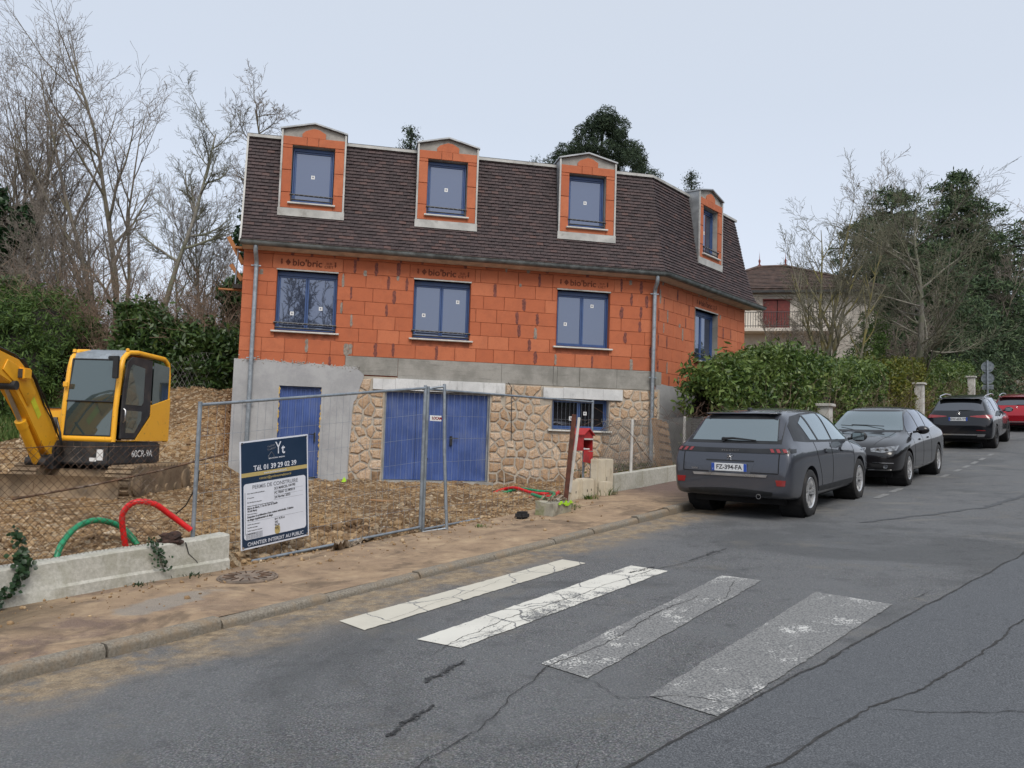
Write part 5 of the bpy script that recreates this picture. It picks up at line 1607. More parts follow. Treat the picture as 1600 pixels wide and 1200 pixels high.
# leaning rusty post with a white one
pr_ = empty('rusty_post', (.90, 13.05, .76), 0, 'rusty steel post leaning beside the red mailbox', 'post')
k = MB(); k.prism([(-.035, -.03), (.035, -.03), (.035, -.022), (.006, -.022), (.006, .022), (.035, .022), (.035, .03), (-.035, .03), (-.035, .022), (-.006, .022), (-.006, -.022), (-.035, -.022)], -.1, 1.36, axis='z')
k.build('steel_profile', plain('brown_rusty_steel', (.095,.035,.022), .9, .1, var=.4, scale=8), pr_, M=Matrix.Rotation(R(4.2), 4, 'Y'))
pw = empty('white_post', (.97, 13.15, .90), 0, 'thin white concrete post leaning against the rusty post', 'post')
k = MB(); k.box((-.022, -.022, -.02), (.022, .022, 1.18)); k.build('shaft', M['sill'], pw, bevel=.005, M=Matrix.Rotation(R(5.6), 4, 'Y'))
# concrete block with debris
cb = place_fr(9.9, 6.68, road_z(9.9)+.03, 'concrete_block', 'mossy concrete fence foot with lime paint marks and debris on top', 'concrete block')
k = MB(); k.box((-.26, -.14, -.03), (.24, .16, .20))
o = k.build('block', M['blockc'], cb)
bm = bmesh.new(); bm.from_mesh(o.data); bmesh.ops.subdivide_edges(bm, edges=bm.edges, cuts=4, use_grid_fill=True)
for v in bm.verts: v.co += Vector((nz(v.co.x*5, v.co.y*5, v.co.z*5), nz(v.co.x*5+9, v.co.y*5, v.co.z*5), nz(v.co.x*5, v.co.y*5+9, v.co.z*5)))*.035
bm.to_mesh(o.data); bm.free()
rr = random.Random(6)
k = MB()
for i in range(26):
    a = rr.uniform(-.26, .1); b = rr.uniform(-.13, .12); an = rr.uniform(-.5, .5)
    k.tube([(a, b, .205+rr.uniform(0, .03)), (a+.1, b+.05*an, .24+rr.uniform(0, .05)), (a+.2*math.cos(an), b+.2*math.sin(an)*.5, .20+rr.uniform(.0, .04))], rr.uniform(.005, .011), 5)
o = k.build('debris', M['rag'], cb); tag(o, kind='stuff')
k = MB()
for i in range(9): 
    a = -.12 + i*.04; k.box((a, -.165, .165+.02*math.sin(i)), (a+.04, -.150, .20+.02*math.sin(i*2)))
k.build('paint_mark', M['lime'], cb)
bg_ = empty('rubber_block', tuple(W(9.3, 6.80, road_z(9.3)+.06)), R(50), 'black rubber foot lying under the bottom rail of the fence', 'rubber foot')
k = MB(); k.box((-.10, -.07, -.02), (.09, .08, .085)); k.build('foot', M['rubber'], bg_, bevel=.03)
# crumpled geotextile
def crumple(name, path, wd, seed, mat, label, cat, amp=.06):
    rg = random.Random(seed); V = []; n = 14
    for i, (s, t) in enumerate(path):
        for j in range(n):
            q = j/(n-1)-.5
            p = W(s + q*wd*.25, t + q*wd)
            V.append(Vector((p.x, p.y, max(road_z(s)+.05, soil_z(p.x, p.y)) - .012 + amp*1.3*abs(nz(s*11, t*9+q*14, seed)) + amp*.5*abs(nz(s*25, q*30, seed)))))
    F = [(i*n+j, i*n+j+1, (i+1)*n+j+1, (i+1)*n+j) for i in range(len(path)-1) for j in range(n-1)]
    o = mesh(name, V, F, mat, None, True)
    m_ = o.modifiers.new('thickness', 'SOLIDIFY'); m_.thickness = .006
    return tag(o, label, cat)
crumple('geotextile_rag', [(6.1+.045*i, 6.98+.02*i) for i in range(32)], .17, 4, M['rag'], 'muddy crumpled geotextile rag at the pavement edge under the fence joint', 'rag')
# manhole
mh = empty('manhole_cover', tuple(W(4.75, 6.62, road_z(4.75)+kerb_h(4.75)+.004)), 0, 'round cast iron manhole cover in the sandy pavement', 'manhole cover')
k = MB(); k.lathe([(-.03, .275), (.004, .275), (.006, .262), (-.002, .258), (-.002, .25), (.010, .245), (.011, .0)], (0, 0, 0), (0, 0, 1), 40)
mt = Matrix.Rotation(math.atan(.055), 4, Vector((-TV.x, -TV.y, 0)))
k.build('cover', M['iron_cover'], mh, auto=30, M=mt)
k = MB()
for i in range(16): 
    a = i*math.pi/8; k.tube([(math.cos(a)*.12, math.sin(a)*.12, .0135), (math.cos(a)*.22, math.sin(a)*.22, .0135)], .006, 4)
k.box((-.02, -.012, .0105), (.02, .012, .0125)); k.build('ribs', M['rust'], mh, M=mt)
# conduits
def conduit(pts, r, mat, label, cat='conduit'):
    P = [Vector(p) for p in pts]; out = []
    for i in range(len(P)-1):
        a, b, c, d = P[max(i-1, 0)], P[i], P[i+1], P[min(i+2, len(P)-1)]
        for k in range(8):
            t = k/8; out.append(.5*((2*b) + (c-a)*t + (2*a-5*b+4*c-d)*t*t + (3*b-a-3*c+d)*t**3))
    out.append(P[-1])
    k = MB(); rs_ = [r*(1.06 if i % 2 else .97) for i in range(len(out)*2-1)]
    fine = []
    for i in range(len(out)-1): fine += [out[i], (out[i]+out[i+1])/2]
    fine.append(out[-1]); k.tube(fine, rs_, 10)
    o = k.build('conduit', mat, None, auto=60); c = out[0].copy(); o.data.transform(Matrix.Translation(-c)); o.location = c
    return tag(o, label, cat, 'red and green cable conduits')
def PX(px, py, Y):          # the point seen at photo pixel (px,py) at distance Y
    d = fw + right*((px-800)/FPX) + up*((600-py)/FPX); d = d*(Y/d.y); return Vector((d.x, d.y, EYE+d.z))
conduit([PX(85, 885, 7.2), PX(95, 853, 7.3), PX(118, 825, 7.5), PX(150, 813, 7.7), PX(185, 821, 7.9), PX(205, 838, 7.9), PX(222, 862, 7.9)], .027, M['hgreen'], 'green ribbed conduit arching behind the chain link fence')
conduit([PX(199, 866, 7.8), PX(193, 835, 7.75), PX(192, 803, 7.7), PX(210, 785, 7.7), PX(240, 787, 7.8), PX(268, 806, 7.95), PX(298, 828, 8.05)], .027, M['hred'], 'red ribbed conduit arching behind the chain link fence')
def GP(px, py, dz=0.0):     # where the view through a photo pixel meets the soil
    z = .6
    for _ in range(6):
        d = fw + right*((px-800)/FPX) + up*((600-py)/FPX); k = (z-EYE)/d.z; p = Vector((d.x*k, d.y*k, z)); z = soil_z(p.x, p.y) + dz
    p.z = z; return p
conduit([GP(770, 770), GP(785, 764, .03), GP(805, 762, .08), GP(830, 762, .10), GP(850, 766, .07), GP(866, 771, .03), GP(873, 774, .03), GP(862, 776, .03), GP(828, 778, .03)], .03, M['hred'], 'red conduit lying in a loop before the stone wall')
conduit([GP(772, 772), GP(790, 766, .03), GP(812, 764, .06), GP(838, 765, .06), GP(858, 768, .05), GP(866, 772, .08), GP(856, 775, .09), GP(831, 776, .09)], .026, M['hgreen'], 'green conduit lying in a loop before the stone wall')
p = GP(602, 783, .02); k = MB(); k.box((-.26, -.04, -.01), (.26, .04, .015)); o = k.build('wood_offcut', M['wood'], None, bevel=.004); o.location = p; o.rotation_euler = (.1, .05, .1)
tag(o, 'short weathered board lying on the soil before the garage door', 'board')
o = mesh('lime_scrap', [(-.05,0,0),(.02,-.01,0),(.06,.0,.03),(.0,.02,.11)], [(0,1,2,3)], M['lime']); o.location = GP(537, 753, .03); m_ = o.modifiers.new('t', 'SOLIDIFY'); m_.thickness = .004
tag(o, 'lime green plastic scrap at the foot of the grey rendered wall', 'plastic scrap')
# root clod on the wall end
def lump(name, loc, sx, sy, sz, mat, seed, sub=3, amp=.35):
    me = bpy.data.meshes.new(name); bm = bmesh.new(); bmesh.ops.create_icosphere(bm, subdivisions=sub, radius=1)
    for v in bm.verts:
        k = 1 + amp*nz(v.co.x*1.6+seed, v.co.y*1.6, v.co.z*1.6) + amp*.4*nz(v.co.x*5+seed, v.co.y*5, v.co.z*5)
        v.co = Vector((v.co.x*sx*k, v.co.y*sy*k, v.co.z*sz*k))
    bm.to_mesh(me); bm.free(); o = link(name, me, mat); o.location = loc; return smooth(o)
p = W(4.32, 7.24, topz(4.3)+.03); o = lump('root_clod', p, .12, .08, .055, M['clod'], 3, 4, .6); tag(o, 'dark clod of earth and roots on the end of the low white wall', 'clod')
# pallet leaning on the fence
pl = place_fr(15.25, 7.62, road_z(15)+.32, 'wooden_pallet', 'weathered wooden pallet standing on edge behind the chain link fence', 'pallet')
for i in range(6):
    k = MB(); k.box((-.50, -.05, .05+.155*i), (.50, -.03, .05+.155*i+.105)); k.build('board', M['wood'], pl, bevel=.003)
for x in (-.47, 0, .42):
    k = MB(); k.box((x-.04, -.029, 0), (x+.04, .06, .97)); k.build('bearer', M['wood'], pl, bevel=.003)
pl.rotation_euler = (R(-8), R(3), R(66))
# cable on the soil by the left post
k = MB(); k.tube([PX(275, 803, 9.4), PX(290, 790, 9.2), PX(300, 772, 8.8), PX(309, 752, 8.4), PX(311, 735, 8.15)], .008, 5)
o = k.build('black_cable', M['black'], None, auto=60); tag(o, 'black cable trailing from the left fence post over the soil', 'cable')
# pole lying across the blade
k = MB(); k.tube([PX(20, 780, 9.5), PX(150, 757, 10.2), PX(250, 735, 10.8), PX(352, 709, 11.5)], .014, 6)
o = k.build('thin_pole', M['rust'], None, auto=60); tag(o, 'long thin pale pole slanting behind the chain link fence', 'pole')

# ---- road sign far up the street
sg = empty('road_sign', tuple(W(55.5, 7.0, road_z(55.5)+.1)), R(-38), 'grey backs of two round signs and a plate on one pole', 'road sign')
k = MB(); k.cyl((0, 0, 0), (0, 0, 2.75), .055, 10); k.build('pole', M['galv'], sg, auto=50)
for (z, r) in ((2.36, .34), (1.68, .34)):
    k = MB(); k.lathe([(0, 0), (0, r), (.03, r), (.03, r-.02), (.01, r-.03), (.01, 0)], (0, .08, z), (0, -1, 0), 28); k.build('sign_disc', M['galvp'], sg, auto=40)
k = MB(); k.box((-.30, .05, 1.02), (.30, .08, 1.30)); k.build('sign_plate', M['galvp'], sg, bevel=.01)
k = MB()
for z in (1.1, 1.22, 1.55, 1.8, 2.2, 2.5): k.box((-.22, .035, z-.02), (.22, .055, z+.02))
k.build('sign_bracket', M['galv'], sg)

# ---- excavator
EX = empty('excavator', (-7.05, 14.6, .47), R(0), 'yellow compact excavator with closed cab standing in the dug earth', 'excavator')
def em(V3): return V3
UP = Matrix.Translation((.0, .0, 0)) @ Matrix.Rotation(R(-5), 4, 'Z')
def xb(name, a, b, mat, parent=EX, bevel=.02, Mx=UP):
    k = MB(); k.box(a, b); return k.build(name, mat, parent, bevel=bevel, M=Mx, auto=45)
# undercarriage
for sgn in (-1, 1):
    x0, x1 = (.56, .96) if sgn > 0 else (-.96, -.56)
    pts = []
    for (cy, cz, r, a0, a1) in ((-1.02, .29, .27, 90, 270), (1.02, .29, .27, -90, 90)):
        for i in range(9): a = R(a0 + (a1-a0)*i/8); pts.append((cy + r*math.cos(a), cz + r*math.sin(a)))
    k = MB(); k.prism(pts, x0, x1, axis='x'); tr = k.build('track', M['mud'], EX, auto=40)
    k = MB(); n = len(pts); per = []
    for i in range(n):
        a, b = Vector(pts[i]), Vector(pts[(i+1) % n]); L = (b-a).length; c_ = max(1, int(L/.13))
        for q in range(c_):
            p = a.lerp(b, q/c_); d = (b-a).normalized(); per.append((p, d))
    for (p, d) in per:
        nn = Vector((d.y, -d.x))
        a = p - d*.025; b = p + d*.025; o1 = nn*.03
        k.add([(x0-.008, a.x, a.y), (x0-.008, b.x, b.y), (x0-.008, (b+o1).x, (b+o1).y), (x0-.008, (a+o1).x, (a+o1).y), (x1+.008, a.x, a.y), (x1+.008, b.x, b.y), (x1+.008, (b+o1).x, (b+o1).y), (x1+.008, (a+o1).x, (a+o1).y)],
              [(0,1,2,3),(7,6,5,4),(0,4,5,1),(1,5,6,2),(2,6,7,3),(3,7,4,0)])
    k.build('track_pads', M['mud'], tr)
    for yy in (-1.02, 1.02):
        k = MB(); k.lathe([(0, .19), (.03, .19), (.05, .12), (.05, 0)], (x1 if sgn > 0 else x0, yy, .29), (sgn, 0, 0), 18); k.build('track_wheel', M['mud'], tr, auto=40)
    for yy in (-.6, -.2, .2, .6):
        k = MB(); k.lathe([(0, .09), (.03, .09), (.03, 0)], (x1 if sgn > 0 else x0, yy, .16), (sgn, 0, 0), 12); k.build('track_roller', M['mud'], tr, auto=40)
xb('undercarriage_frame', (-.56, -.8, .22), (.56, .8, .50), M['mud'], Mx=Matrix.Identity(4))
# dozer blade: curved plate
k = MB(); prf = [(-1.72, .03), (-1.66, .12), (-1.64, .26), (-1.68, .42), (-1.71, .44), (-1.60, .26), (-1.62, .12), (-1.68, .03)]
k.prism(prf, -1.0, .97, axis='x'); bl_ = k.build('dozer_blade', M['mud'], EX, auto=60)
for x in (-.42, .42):
    k = MB(); k.box((x-.07, -1.66, .14), (x+.07, -.7, .30)); k.build('blade_arm', M['mud'], bl_)
xb('slew_ring', (-.45, -.45, .50), (.45, .45, .58), M['exdark'])
# upper structure
k = MB()
sk = [(-.98, -.78), (-.2, -.92), (.55, -.92), (.60, .35), (.52, .75), (.30, 1.0), (-.1, 1.10), (-.55, 1.02), (-.85, .78), (-.98, .35)]
k.prism(sk, .58, .96, axis='z'); k.build('counterweight_skirt', M['exdark'], EX, bevel=.03, M=UP, auto=40)
k = MB(); sk2 = [(-.97, -.55), (-.47, -.6), (-.46, .98), (-.55, .99), (-.83, .76), (-.96, .33)]
k.prism(sk2, .965, 1.50, axis='z'); hd = k.build('engine_hood', M['yellow'], EX, bevel=.05, M=UP, auto=40)
xb('hood_vent', (-.90, -.57, 1.503), (-.55, -.25, 1.515), M['exdark'], hd, .004)
xb('hood_vent', (-.93, -.62, 1.1), (-.6, -.585, 1.35), M['exdark'], hd, .004)
# cab: width -.45...52, length -.72....98, height .98...2.52
cx0, cx1, cy0, cy1, cz0, cz1 = -.45, .53, -.74, .98, .965, 2.53
def side_prof(y0, y1, z0, z1, r=.16):
    pts = [(y0, z0), (y1, z0)]
    for i in range(5): a = R(0 + 90*i/4); pts.append((y1-r + r*math.cos(a), z1-r + r*math.sin(a)))
    for i in range(5): a = R(90 + 90*i/4); pts.append((y0+.10+r + r*math.cos(a)*1.0, z1-r + r*math.sin(a)))
    return pts
cab = empty('cab', (0, 0, 0), 0, parent=EX)
cabp = []
k = MB()
# posts of the cab as tubes with rounded corners
def post(pts, r=.045, mat=M['yellow'], nm='cab_post'):
    k = MB(); k.tube(pts, r, 8); return k.build(nm, mat, cab, M=UP, auto=50)
fx0, fx1 = cx0+.04, cx1-.04
for x in (fx0, fx1):
    post([(x, cy0, cz0), (x, cy0+.02, 1.5), (x, cy0+.10, 2.2), (x, cy0+.16, 2.38), (x, cy0+.30, 2.49), (x, cy0+.6, 2.52), (x, cy1-.2, 2.50), (x, cy1-.05, 2.42), (x, cy1, 2.2), (x, cy1, cz0)])
post([(fx0, cy0, 1.00), (fx1, cy0, 1.00)], .055)
post([(fx0, cy1, 1.10), (fx1, cy1, 1.10)], .05)
k = MB(); k.box((fx0+.03, cy0+.55, 2.50), (fx1-.03, cy0+1.0, 2.56)); k.build('roof_hatch', M['galvp'], cab, bevel=.02, M=UP, auto=45)
k = MB(); k.box((fx0+.03, cy0+1.01, 2.49), (fx1-.03, cy1-.15, 2.535)); k.build('cab_roof', M['yellow'], cab, bevel=.03, M=UP, auto=45)
k = MB(); k.add([(fx0+.03, cy0+.14, 2.355), (fx1-.03, cy0+.14, 2.355), (fx1-.03, cy0+.20, 2.46), (fx0+.03, cy0+.20, 2.46), (fx0+.03, cy0+.55, 2.545), (fx1-.03, cy0+.55, 2.545)], [(0,1,2,3),(3,2,5,4)])
k.build('sun_visor_window', M['galvp'], cab, M=UP)
k = MB(); k.add([(fx0+.05, cy0-.005, 1.07), (fx1-.05, cy0-.005, 1.07), (fx1-.05, cy0+.02, 1.62), (fx0+.05, cy0+.02, 1.62)], [(0,1,2,3)]); k.build('lower_windscreen', M['cabglass'], cab, M=UP)
k = MB(); k.add([(fx0+.05, cy0+.02, 1.65), (fx1-.05, cy0+.02, 1.65), (fx1-.05, cy0+.115, 2.34), (fx0+.05, cy0+.115, 2.34)], [(0,1,2,3)]); k.build('windscreen', M['cabglass'], cab, M=UP)
for (a, b) in (((fx0+.04, cy0-.005, 1.06), (fx0+.045, cy0+.115, 2.35)), ((fx1-.04, cy0-.005, 1.06), (fx1-.045, cy0+.115, 2.35))): post([a, Vector(a).lerp(Vector(b), .45) + Vector((0, -.01, 0)), b], .018, M['black'], 'window_gasket')
for z, y in ((1.635, cy0+.012), (2.35, cy0+.115), (1.06, cy0-.006)): post([(fx0+.04, y, z), (fx1-.04, y, z)], .014, M['black'], 'window_gasket')
# door side (viewer's right): black door with window
xs = cx1-.005
k = MB(); dop = [(cy0+.10, 1.02), (cy0+.55, 1.02), (cy0+1.02, 1.45), (cy0+1.02, 2.42), (cy0+.35, 2.43), (cy0+.20, 2.33), (cy0+.12, 1.9)]
k.prism(dop, xs, xs+.03, axis='x'); dr = k.build('door', M['exdark'], cab, bevel=.006, M=UP)
k = MB(); k.prism([(cy0+.19, 1.60), (cy0+.70, 1.60), (cy0+.76, 1.66), (cy0+.76, 2.26), (cy0+.36, 2.30), (cy0+.27, 2.2)], xs+.031, xs+.036, axis='x'); k.build('door_window', M['cabglass'], dr, M=UP)
k = MB(); k.prism([(cy0+.24, 1.12), (cy0+.52, 1.12), (cy0+.72, 1.35), (cy0+.72, 1.50), (cy0+.24, 1.50)], xs+.031, xs+.036, axis='x'); k.build('lower_door_window', M['cabglass'], dr, M=UP)
k = MB(); k.tube([(xs+.035, cy0+.15, 1.30), (xs+.075, cy0+.14, 1.33), (xs+.075, cy0+.14, 1.50), (xs+.035, cy0+.15, 1.53)], .014, 6); k.build('door_handle', M['steel'], dr, M=UP, auto=60)
k = MB(); k.prism([(cy0+1.10, 1.62), (cy1-.06, 1.75), (cy1-.06, 2.36), (cy0+1.10, 2.40)], xs+.002, xs+.010, axis='x'); k.build('quarter_window', M['cabglass'], cab, M=UP)
k = MB(); k.prism([(cy0+.02, .98), (cy1+.02, .98), (cy1+.02, 1.78), (cy0+1.05, 1.62), (cy0+1.05, 1.42), (cy0+.58, .995)], xs-.002, xs+.022, axis='x'); k.build('side_panel', M['yellow'], cab, bevel=.006, M=UP)
k = MB(); k.box((fx0, cy1-.01, 1.0), (fx1, cy1+.03, 1.7)); k.build('rear_panel', M['yellow'], cab, bevel=.01, M=UP)
k = MB(); k.box((fx0+.05, cy1+.0, 1.72), (fx1-.05, cy1+.012, 2.38)); k.build('rear_window', M['cabglass'], cab, M=UP)
k = MB(); k.box((fx0-.035, cy0+.15, 1.0), (fx0-.02, cy1-.03, 2.42)); k.build('side_window', M['cabglass'], cab, M=UP)
k = MB(); k.box((-.15, .05, 1.0), (.30, .5, 1.25)); k.box((-.15, .42, 1.25), (.30, .55, 1.85)); k.build('seat', M['black'], cab, bevel=.05, M=UP)
k = MB(); k.tube([(.0, -.35, 1.0), (.0, -.33, 1.45)], .03, 8); k.lathe([(0, .0), (0, .10), (.03, .11), (.05, .0)], (0, -.35, 1.5), (0, -.5, 1), 14); k.box((-.38, -.4, 1.0), (-.2, .1, 1.42)); k.build('controls', M['black'], cab, M=UP, auto=50)
k = MB(); k.box((fx1-.01, cy0-.14, 2.02), (fx1+.10, cy0-.10, 2.40)); k.box((fx1-.12, cy0-.10, 2.34), (fx1+.02, cy0-.02, 2.40)); k.build('mirror', M['black'], cab, bevel=.012, M=UP)
k = MB(); k.lathe([(0, .035), (.05, .03), (.06, 0)], (fx0, cy0+.2, 2.47), (0, 0, 1), 10); k.lathe([(0, .03), (.04, .03), (.05, 0)], (fx1, cy0+.28, 2.52), (0, 0, 1), 10); k.build('work_light', M['yellow'], cab, M=UP, auto=40)
k = MB(); k.box((fx0-.01, cy0-.06, 1.86), (fx0+.07, cy0-.02, 1.95)); k.build('mirror_bracket', M['yellow'], cab, bevel=.01, M=UP)
def side_text(body, size, y, z, mat, bold=.002):
    return make_text('model_lettering', body, size, mat, EX, UP @ Matrix.Translation((.604, y, z)) @ Matrix.Rotation(R(88), 4, 'Z') @ Matrix.Rotation(R(90), 4, 'X'), bold=bold)
side_text('60CR-9A', .17, .0, .76, M['white'])
k = MB(); k.box((.34, -.935, .66), (.45, -.925, .84)); k.box((.22, -.935, .64), (.335, -.925, .70)); k.build('sticker', M['white'], EX, M=UP)
# boom in the plane x = -.62
bx = -.62
def ex_prism(name, pts, x0, x1, mat, parent=EX, bevel=.012):
    k = MB(); k.prism(pts, x0, x1, axis='x'); return k.build(name, mat, parent, bevel=bevel, auto=45)
boom = ex_prism('boom', [(-.80, .72), (-.68, .82), (-.80, 1.05), (-1.16, 1.52), (-1.58, 1.95), (-1.98, 2.20), (-2.5, 2.30), (-3.5, 2.20), (-4.4, 2.0), (-4.42, 1.86), (-3.5, 1.96), (-2.58, 1.97), (-2.18, 1.84), (-1.72, 1.42), (-1.26, .93), (-1.0, .72)], bx-.115, bx+.115, M['yellow'])
ex_prism('boom_plate', [(-1.5, 1.72), (-1.85, 2.05), (-2.3, 2.18), (-2.4, 2.02), (-2.0, 1.80), (-1.7, 1.5)], bx+.116, bx+.135, M['yellow'], boom, .006)
k = MB(); k.lathe([(0, .10), (.30, .10), (.30, 0)], (bx-.15, -.82, .80), (1, 0, 0), 16); k.box((bx-.2, -1.0, .50), (bx+.2, -.62, .74)); k.build('swing_post', M['exdark'], EX, auto=40)
k = MB(); k.tube([(bx, -1.12, .62), (bx, -1.62, 1.22)], .075, 14); k.tube([(bx, -1.58, 1.17), (bx, -1.66, 1.27)], .085, 14); cy_ = k.build('boom_cylinder', M['yellow'], EX, auto=40)
k = MB(); k.tube([(bx, -1.64, 1.24), (bx, -2.08, 1.76)], .034, 12); k.build('piston_rod', M['steel'], cy_, auto=40)
k = MB(); k.lathe([(0, .07), (.34, .07), (.34, 0)], (bx-.17, -2.10, 1.80), (1, 0, 0), 14); k.lathe([(0, .07), (.34, .07), (.34, 0)], (bx-.17, -1.12, .62), (1, 0, 0), 14); k.build('pin', M['exdark'], cy_, auto=40)
k = MB(); k.box((bx+.02, -2.02, 1.90), (bx+.22, -1.80, 2.08)); wl = k.build('work_lamp', M['yellow'], boom, bevel=.02, auto=45)
k = MB(); k.box((bx+.04, -2.035, 1.92), (bx+.20, -2.022, 2.06)); k.build('lamp_glass', M['exdark'], wl, bevel=.004)
k = MB(); k.box((bx+.117, -1.62, 1.70), (bx+.12, -1.44, 1.96)); 
st = MB(); st.add([(bx+.120, -1.66, 1.62), (bx+.120, -1.38, 1.30), (bx+.120, -1.30, 1.38), (bx+.120, -1.58, 1.71)], [(0,1,2,3)]); st.build('boom_sticker', plain('yellow_sticker', (.62,.62,.03), .5), boom)
for j in range(4):
    off = -.06 + .04*j
    k = MB(); k.tube([(bx+off, -.72, .8), (bx+off, -.76, 1.2), (bx+off, -1.14, 1.60+.02*j), (bx+off, -1.58, 2.03+.01*j), (bx+off, -2.0, 2.27), (bx+off, -2.5, 2.36), (bx+off, -3.4, 2.27)], .014, 6)
    k.build('hydraulic_hose', M['black'], boom, auto=60)
for j in range(3):
    k = MB(); k.tube([(bx+.12, -1.95+.02*j, 2.22), (bx+.14+.02*j, -1.6, 1.92), (bx+.13, -1.25, 1.52), (bx+.16, -1.0, 1.25), (bx+.18, -.8, .95), (bx+.05, -.6, .8)], .012, 5)
    k.build('hydraulic_hose', M['black'], boom, auto=60)
k = MB(); k.tube([(bx+.18, -.95, 1.3), (bx+.30, -1.05, 1.1), (bx+.30, -.95, .8), (bx+.15, -.8, .7)], .02, 6); k.build('hydraulic_hose', M['black'], boom, auto=60)
# arm and bucket reach out to the left of the picture
ex_prism('arm', [(-4.05, 2.2), (-4.45, 2.28), (-4.72, 1.0), (-4.62, .55), (-4.50, .55), (-4.45, 1.0)], bx-.09, bx+.09, M['yellow'])
k = MB(); k.prism([(-4.75, .60), (-4.40, .60), (-4.15, .25), (-4.25, .0), (-4.55, -.02), (-4.85, .2)], bx-.35, bx+.35, axis='x'); k.build('bucket', M['mud'], EX, bevel=.02)
# ---------------------------------------------------------------- cars
def car_body(stations, name, mat, root, wheels, wr, shell=.0):
    """stations: (x, zb, w, zbelt, wbelt, zr, wr_)"""
    V = []; F = []
    for (x, zb, w, zt, wt, zr, wrf) in stations:
        hb = zt - zb
        half = [(0, zb), (w*.82, zb), (w*.965, zb+.015), (w*.99, zb+.22*hb), (w, zb+.55*hb), (w*.992, zb+.86*hb), (wt, zt),
                (wt+(wrf-wt)*.42, zt+(zr-zt)*.48), (wt+(wrf-wt)*.86, zt+(zr-zt)*.88), (wrf*.78, zr-.004*(zr > zt+.1)), (0, zr+.012)]
        ring = [(x, -y, z) for y, z in half] + [(x, y, z) for y, z in reversed(half[1:-1])]
        V += ring
    n = 20
    ns = len(stations)
    for i in range(ns-1):
        for k in range(n): F.append((i*n+k, (i+1)*n+k, (i+1)*n+(k+1) % n, i*n+(k+1) % n))
    # end caps as quad strips
    for base, flip in ((0, False), ((ns-1)*n, True)):
        for k in range(0, 10):
            a, b, c, d = base+k, base+(k+1), base+(n-k-1) % n, base+(n-k) % n
            if k == 0: f = (base, base+1, base+n-1)
            elif k == 9: f = (base+9, base+10, base+11)
            else: f = (a, b, c, d)
            F.append(f if not flip else tuple(reversed(f)))
    me = bpy.data.meshes.new(name); me.from_pydata(V, [], F); me.update()
    o = bpy.data.objects.new(name, me); COL.objects.link(o); me.materials.append(mat)
    bm = bmesh.new(); bm.from_mesh(me); bmesh.ops.recalc_face_normals(bm, faces=bm.faces); bm.to_mesh(me); bm.free()
    sb = o.modifiers.new('s', 'SUBSURF'); sb.levels = 3; sb.render_levels = 3
    cut = MB()
    for (x, z, r) in wheels:
        for sgn in (-1, 1): cut.lathe([(-.30, 0), (-.30, r), (.5, r), (.5, 0)], (x, sgn*.80, z), (0, sgn, 0), 40)
    dg = bpy.context.evaluated_depsgraph_get()
    solid = bpy.data.meshes.new_from_object(o.evaluated_get(dg))
    tree_bm = bmesh.new(); tree_bm.from_mesh(solid); bvh = BVHTree.FromBMesh(tree_bm); tree_bm.free()
    co = cut.build('cutter', mat, None)
    bo = o.modifiers.new('b', 'BOOLEAN'); bo.operation = 'DIFFERENCE'; bo.object = co; bo.solver = 'EXACT'
    dg = bpy.context.evaluated_depsgraph_get(); dg.update()
    res = bpy.data.meshes.new_from_object(o.evaluated_get(dg))
    o.modifiers.clear(); old = o.data; o.data = res; bpy.data.meshes.remove(old)
    cm = co.data; bpy.data.objects.remove(co); bpy.data.meshes.remove(cm)
    res.materials.clear(); res.materials.append(mat)
    smooth(o)
    try: res.set_sharp_from_angle(angle=R(38))
    except Exception: pass
    o.parent = root
    return o, bvh
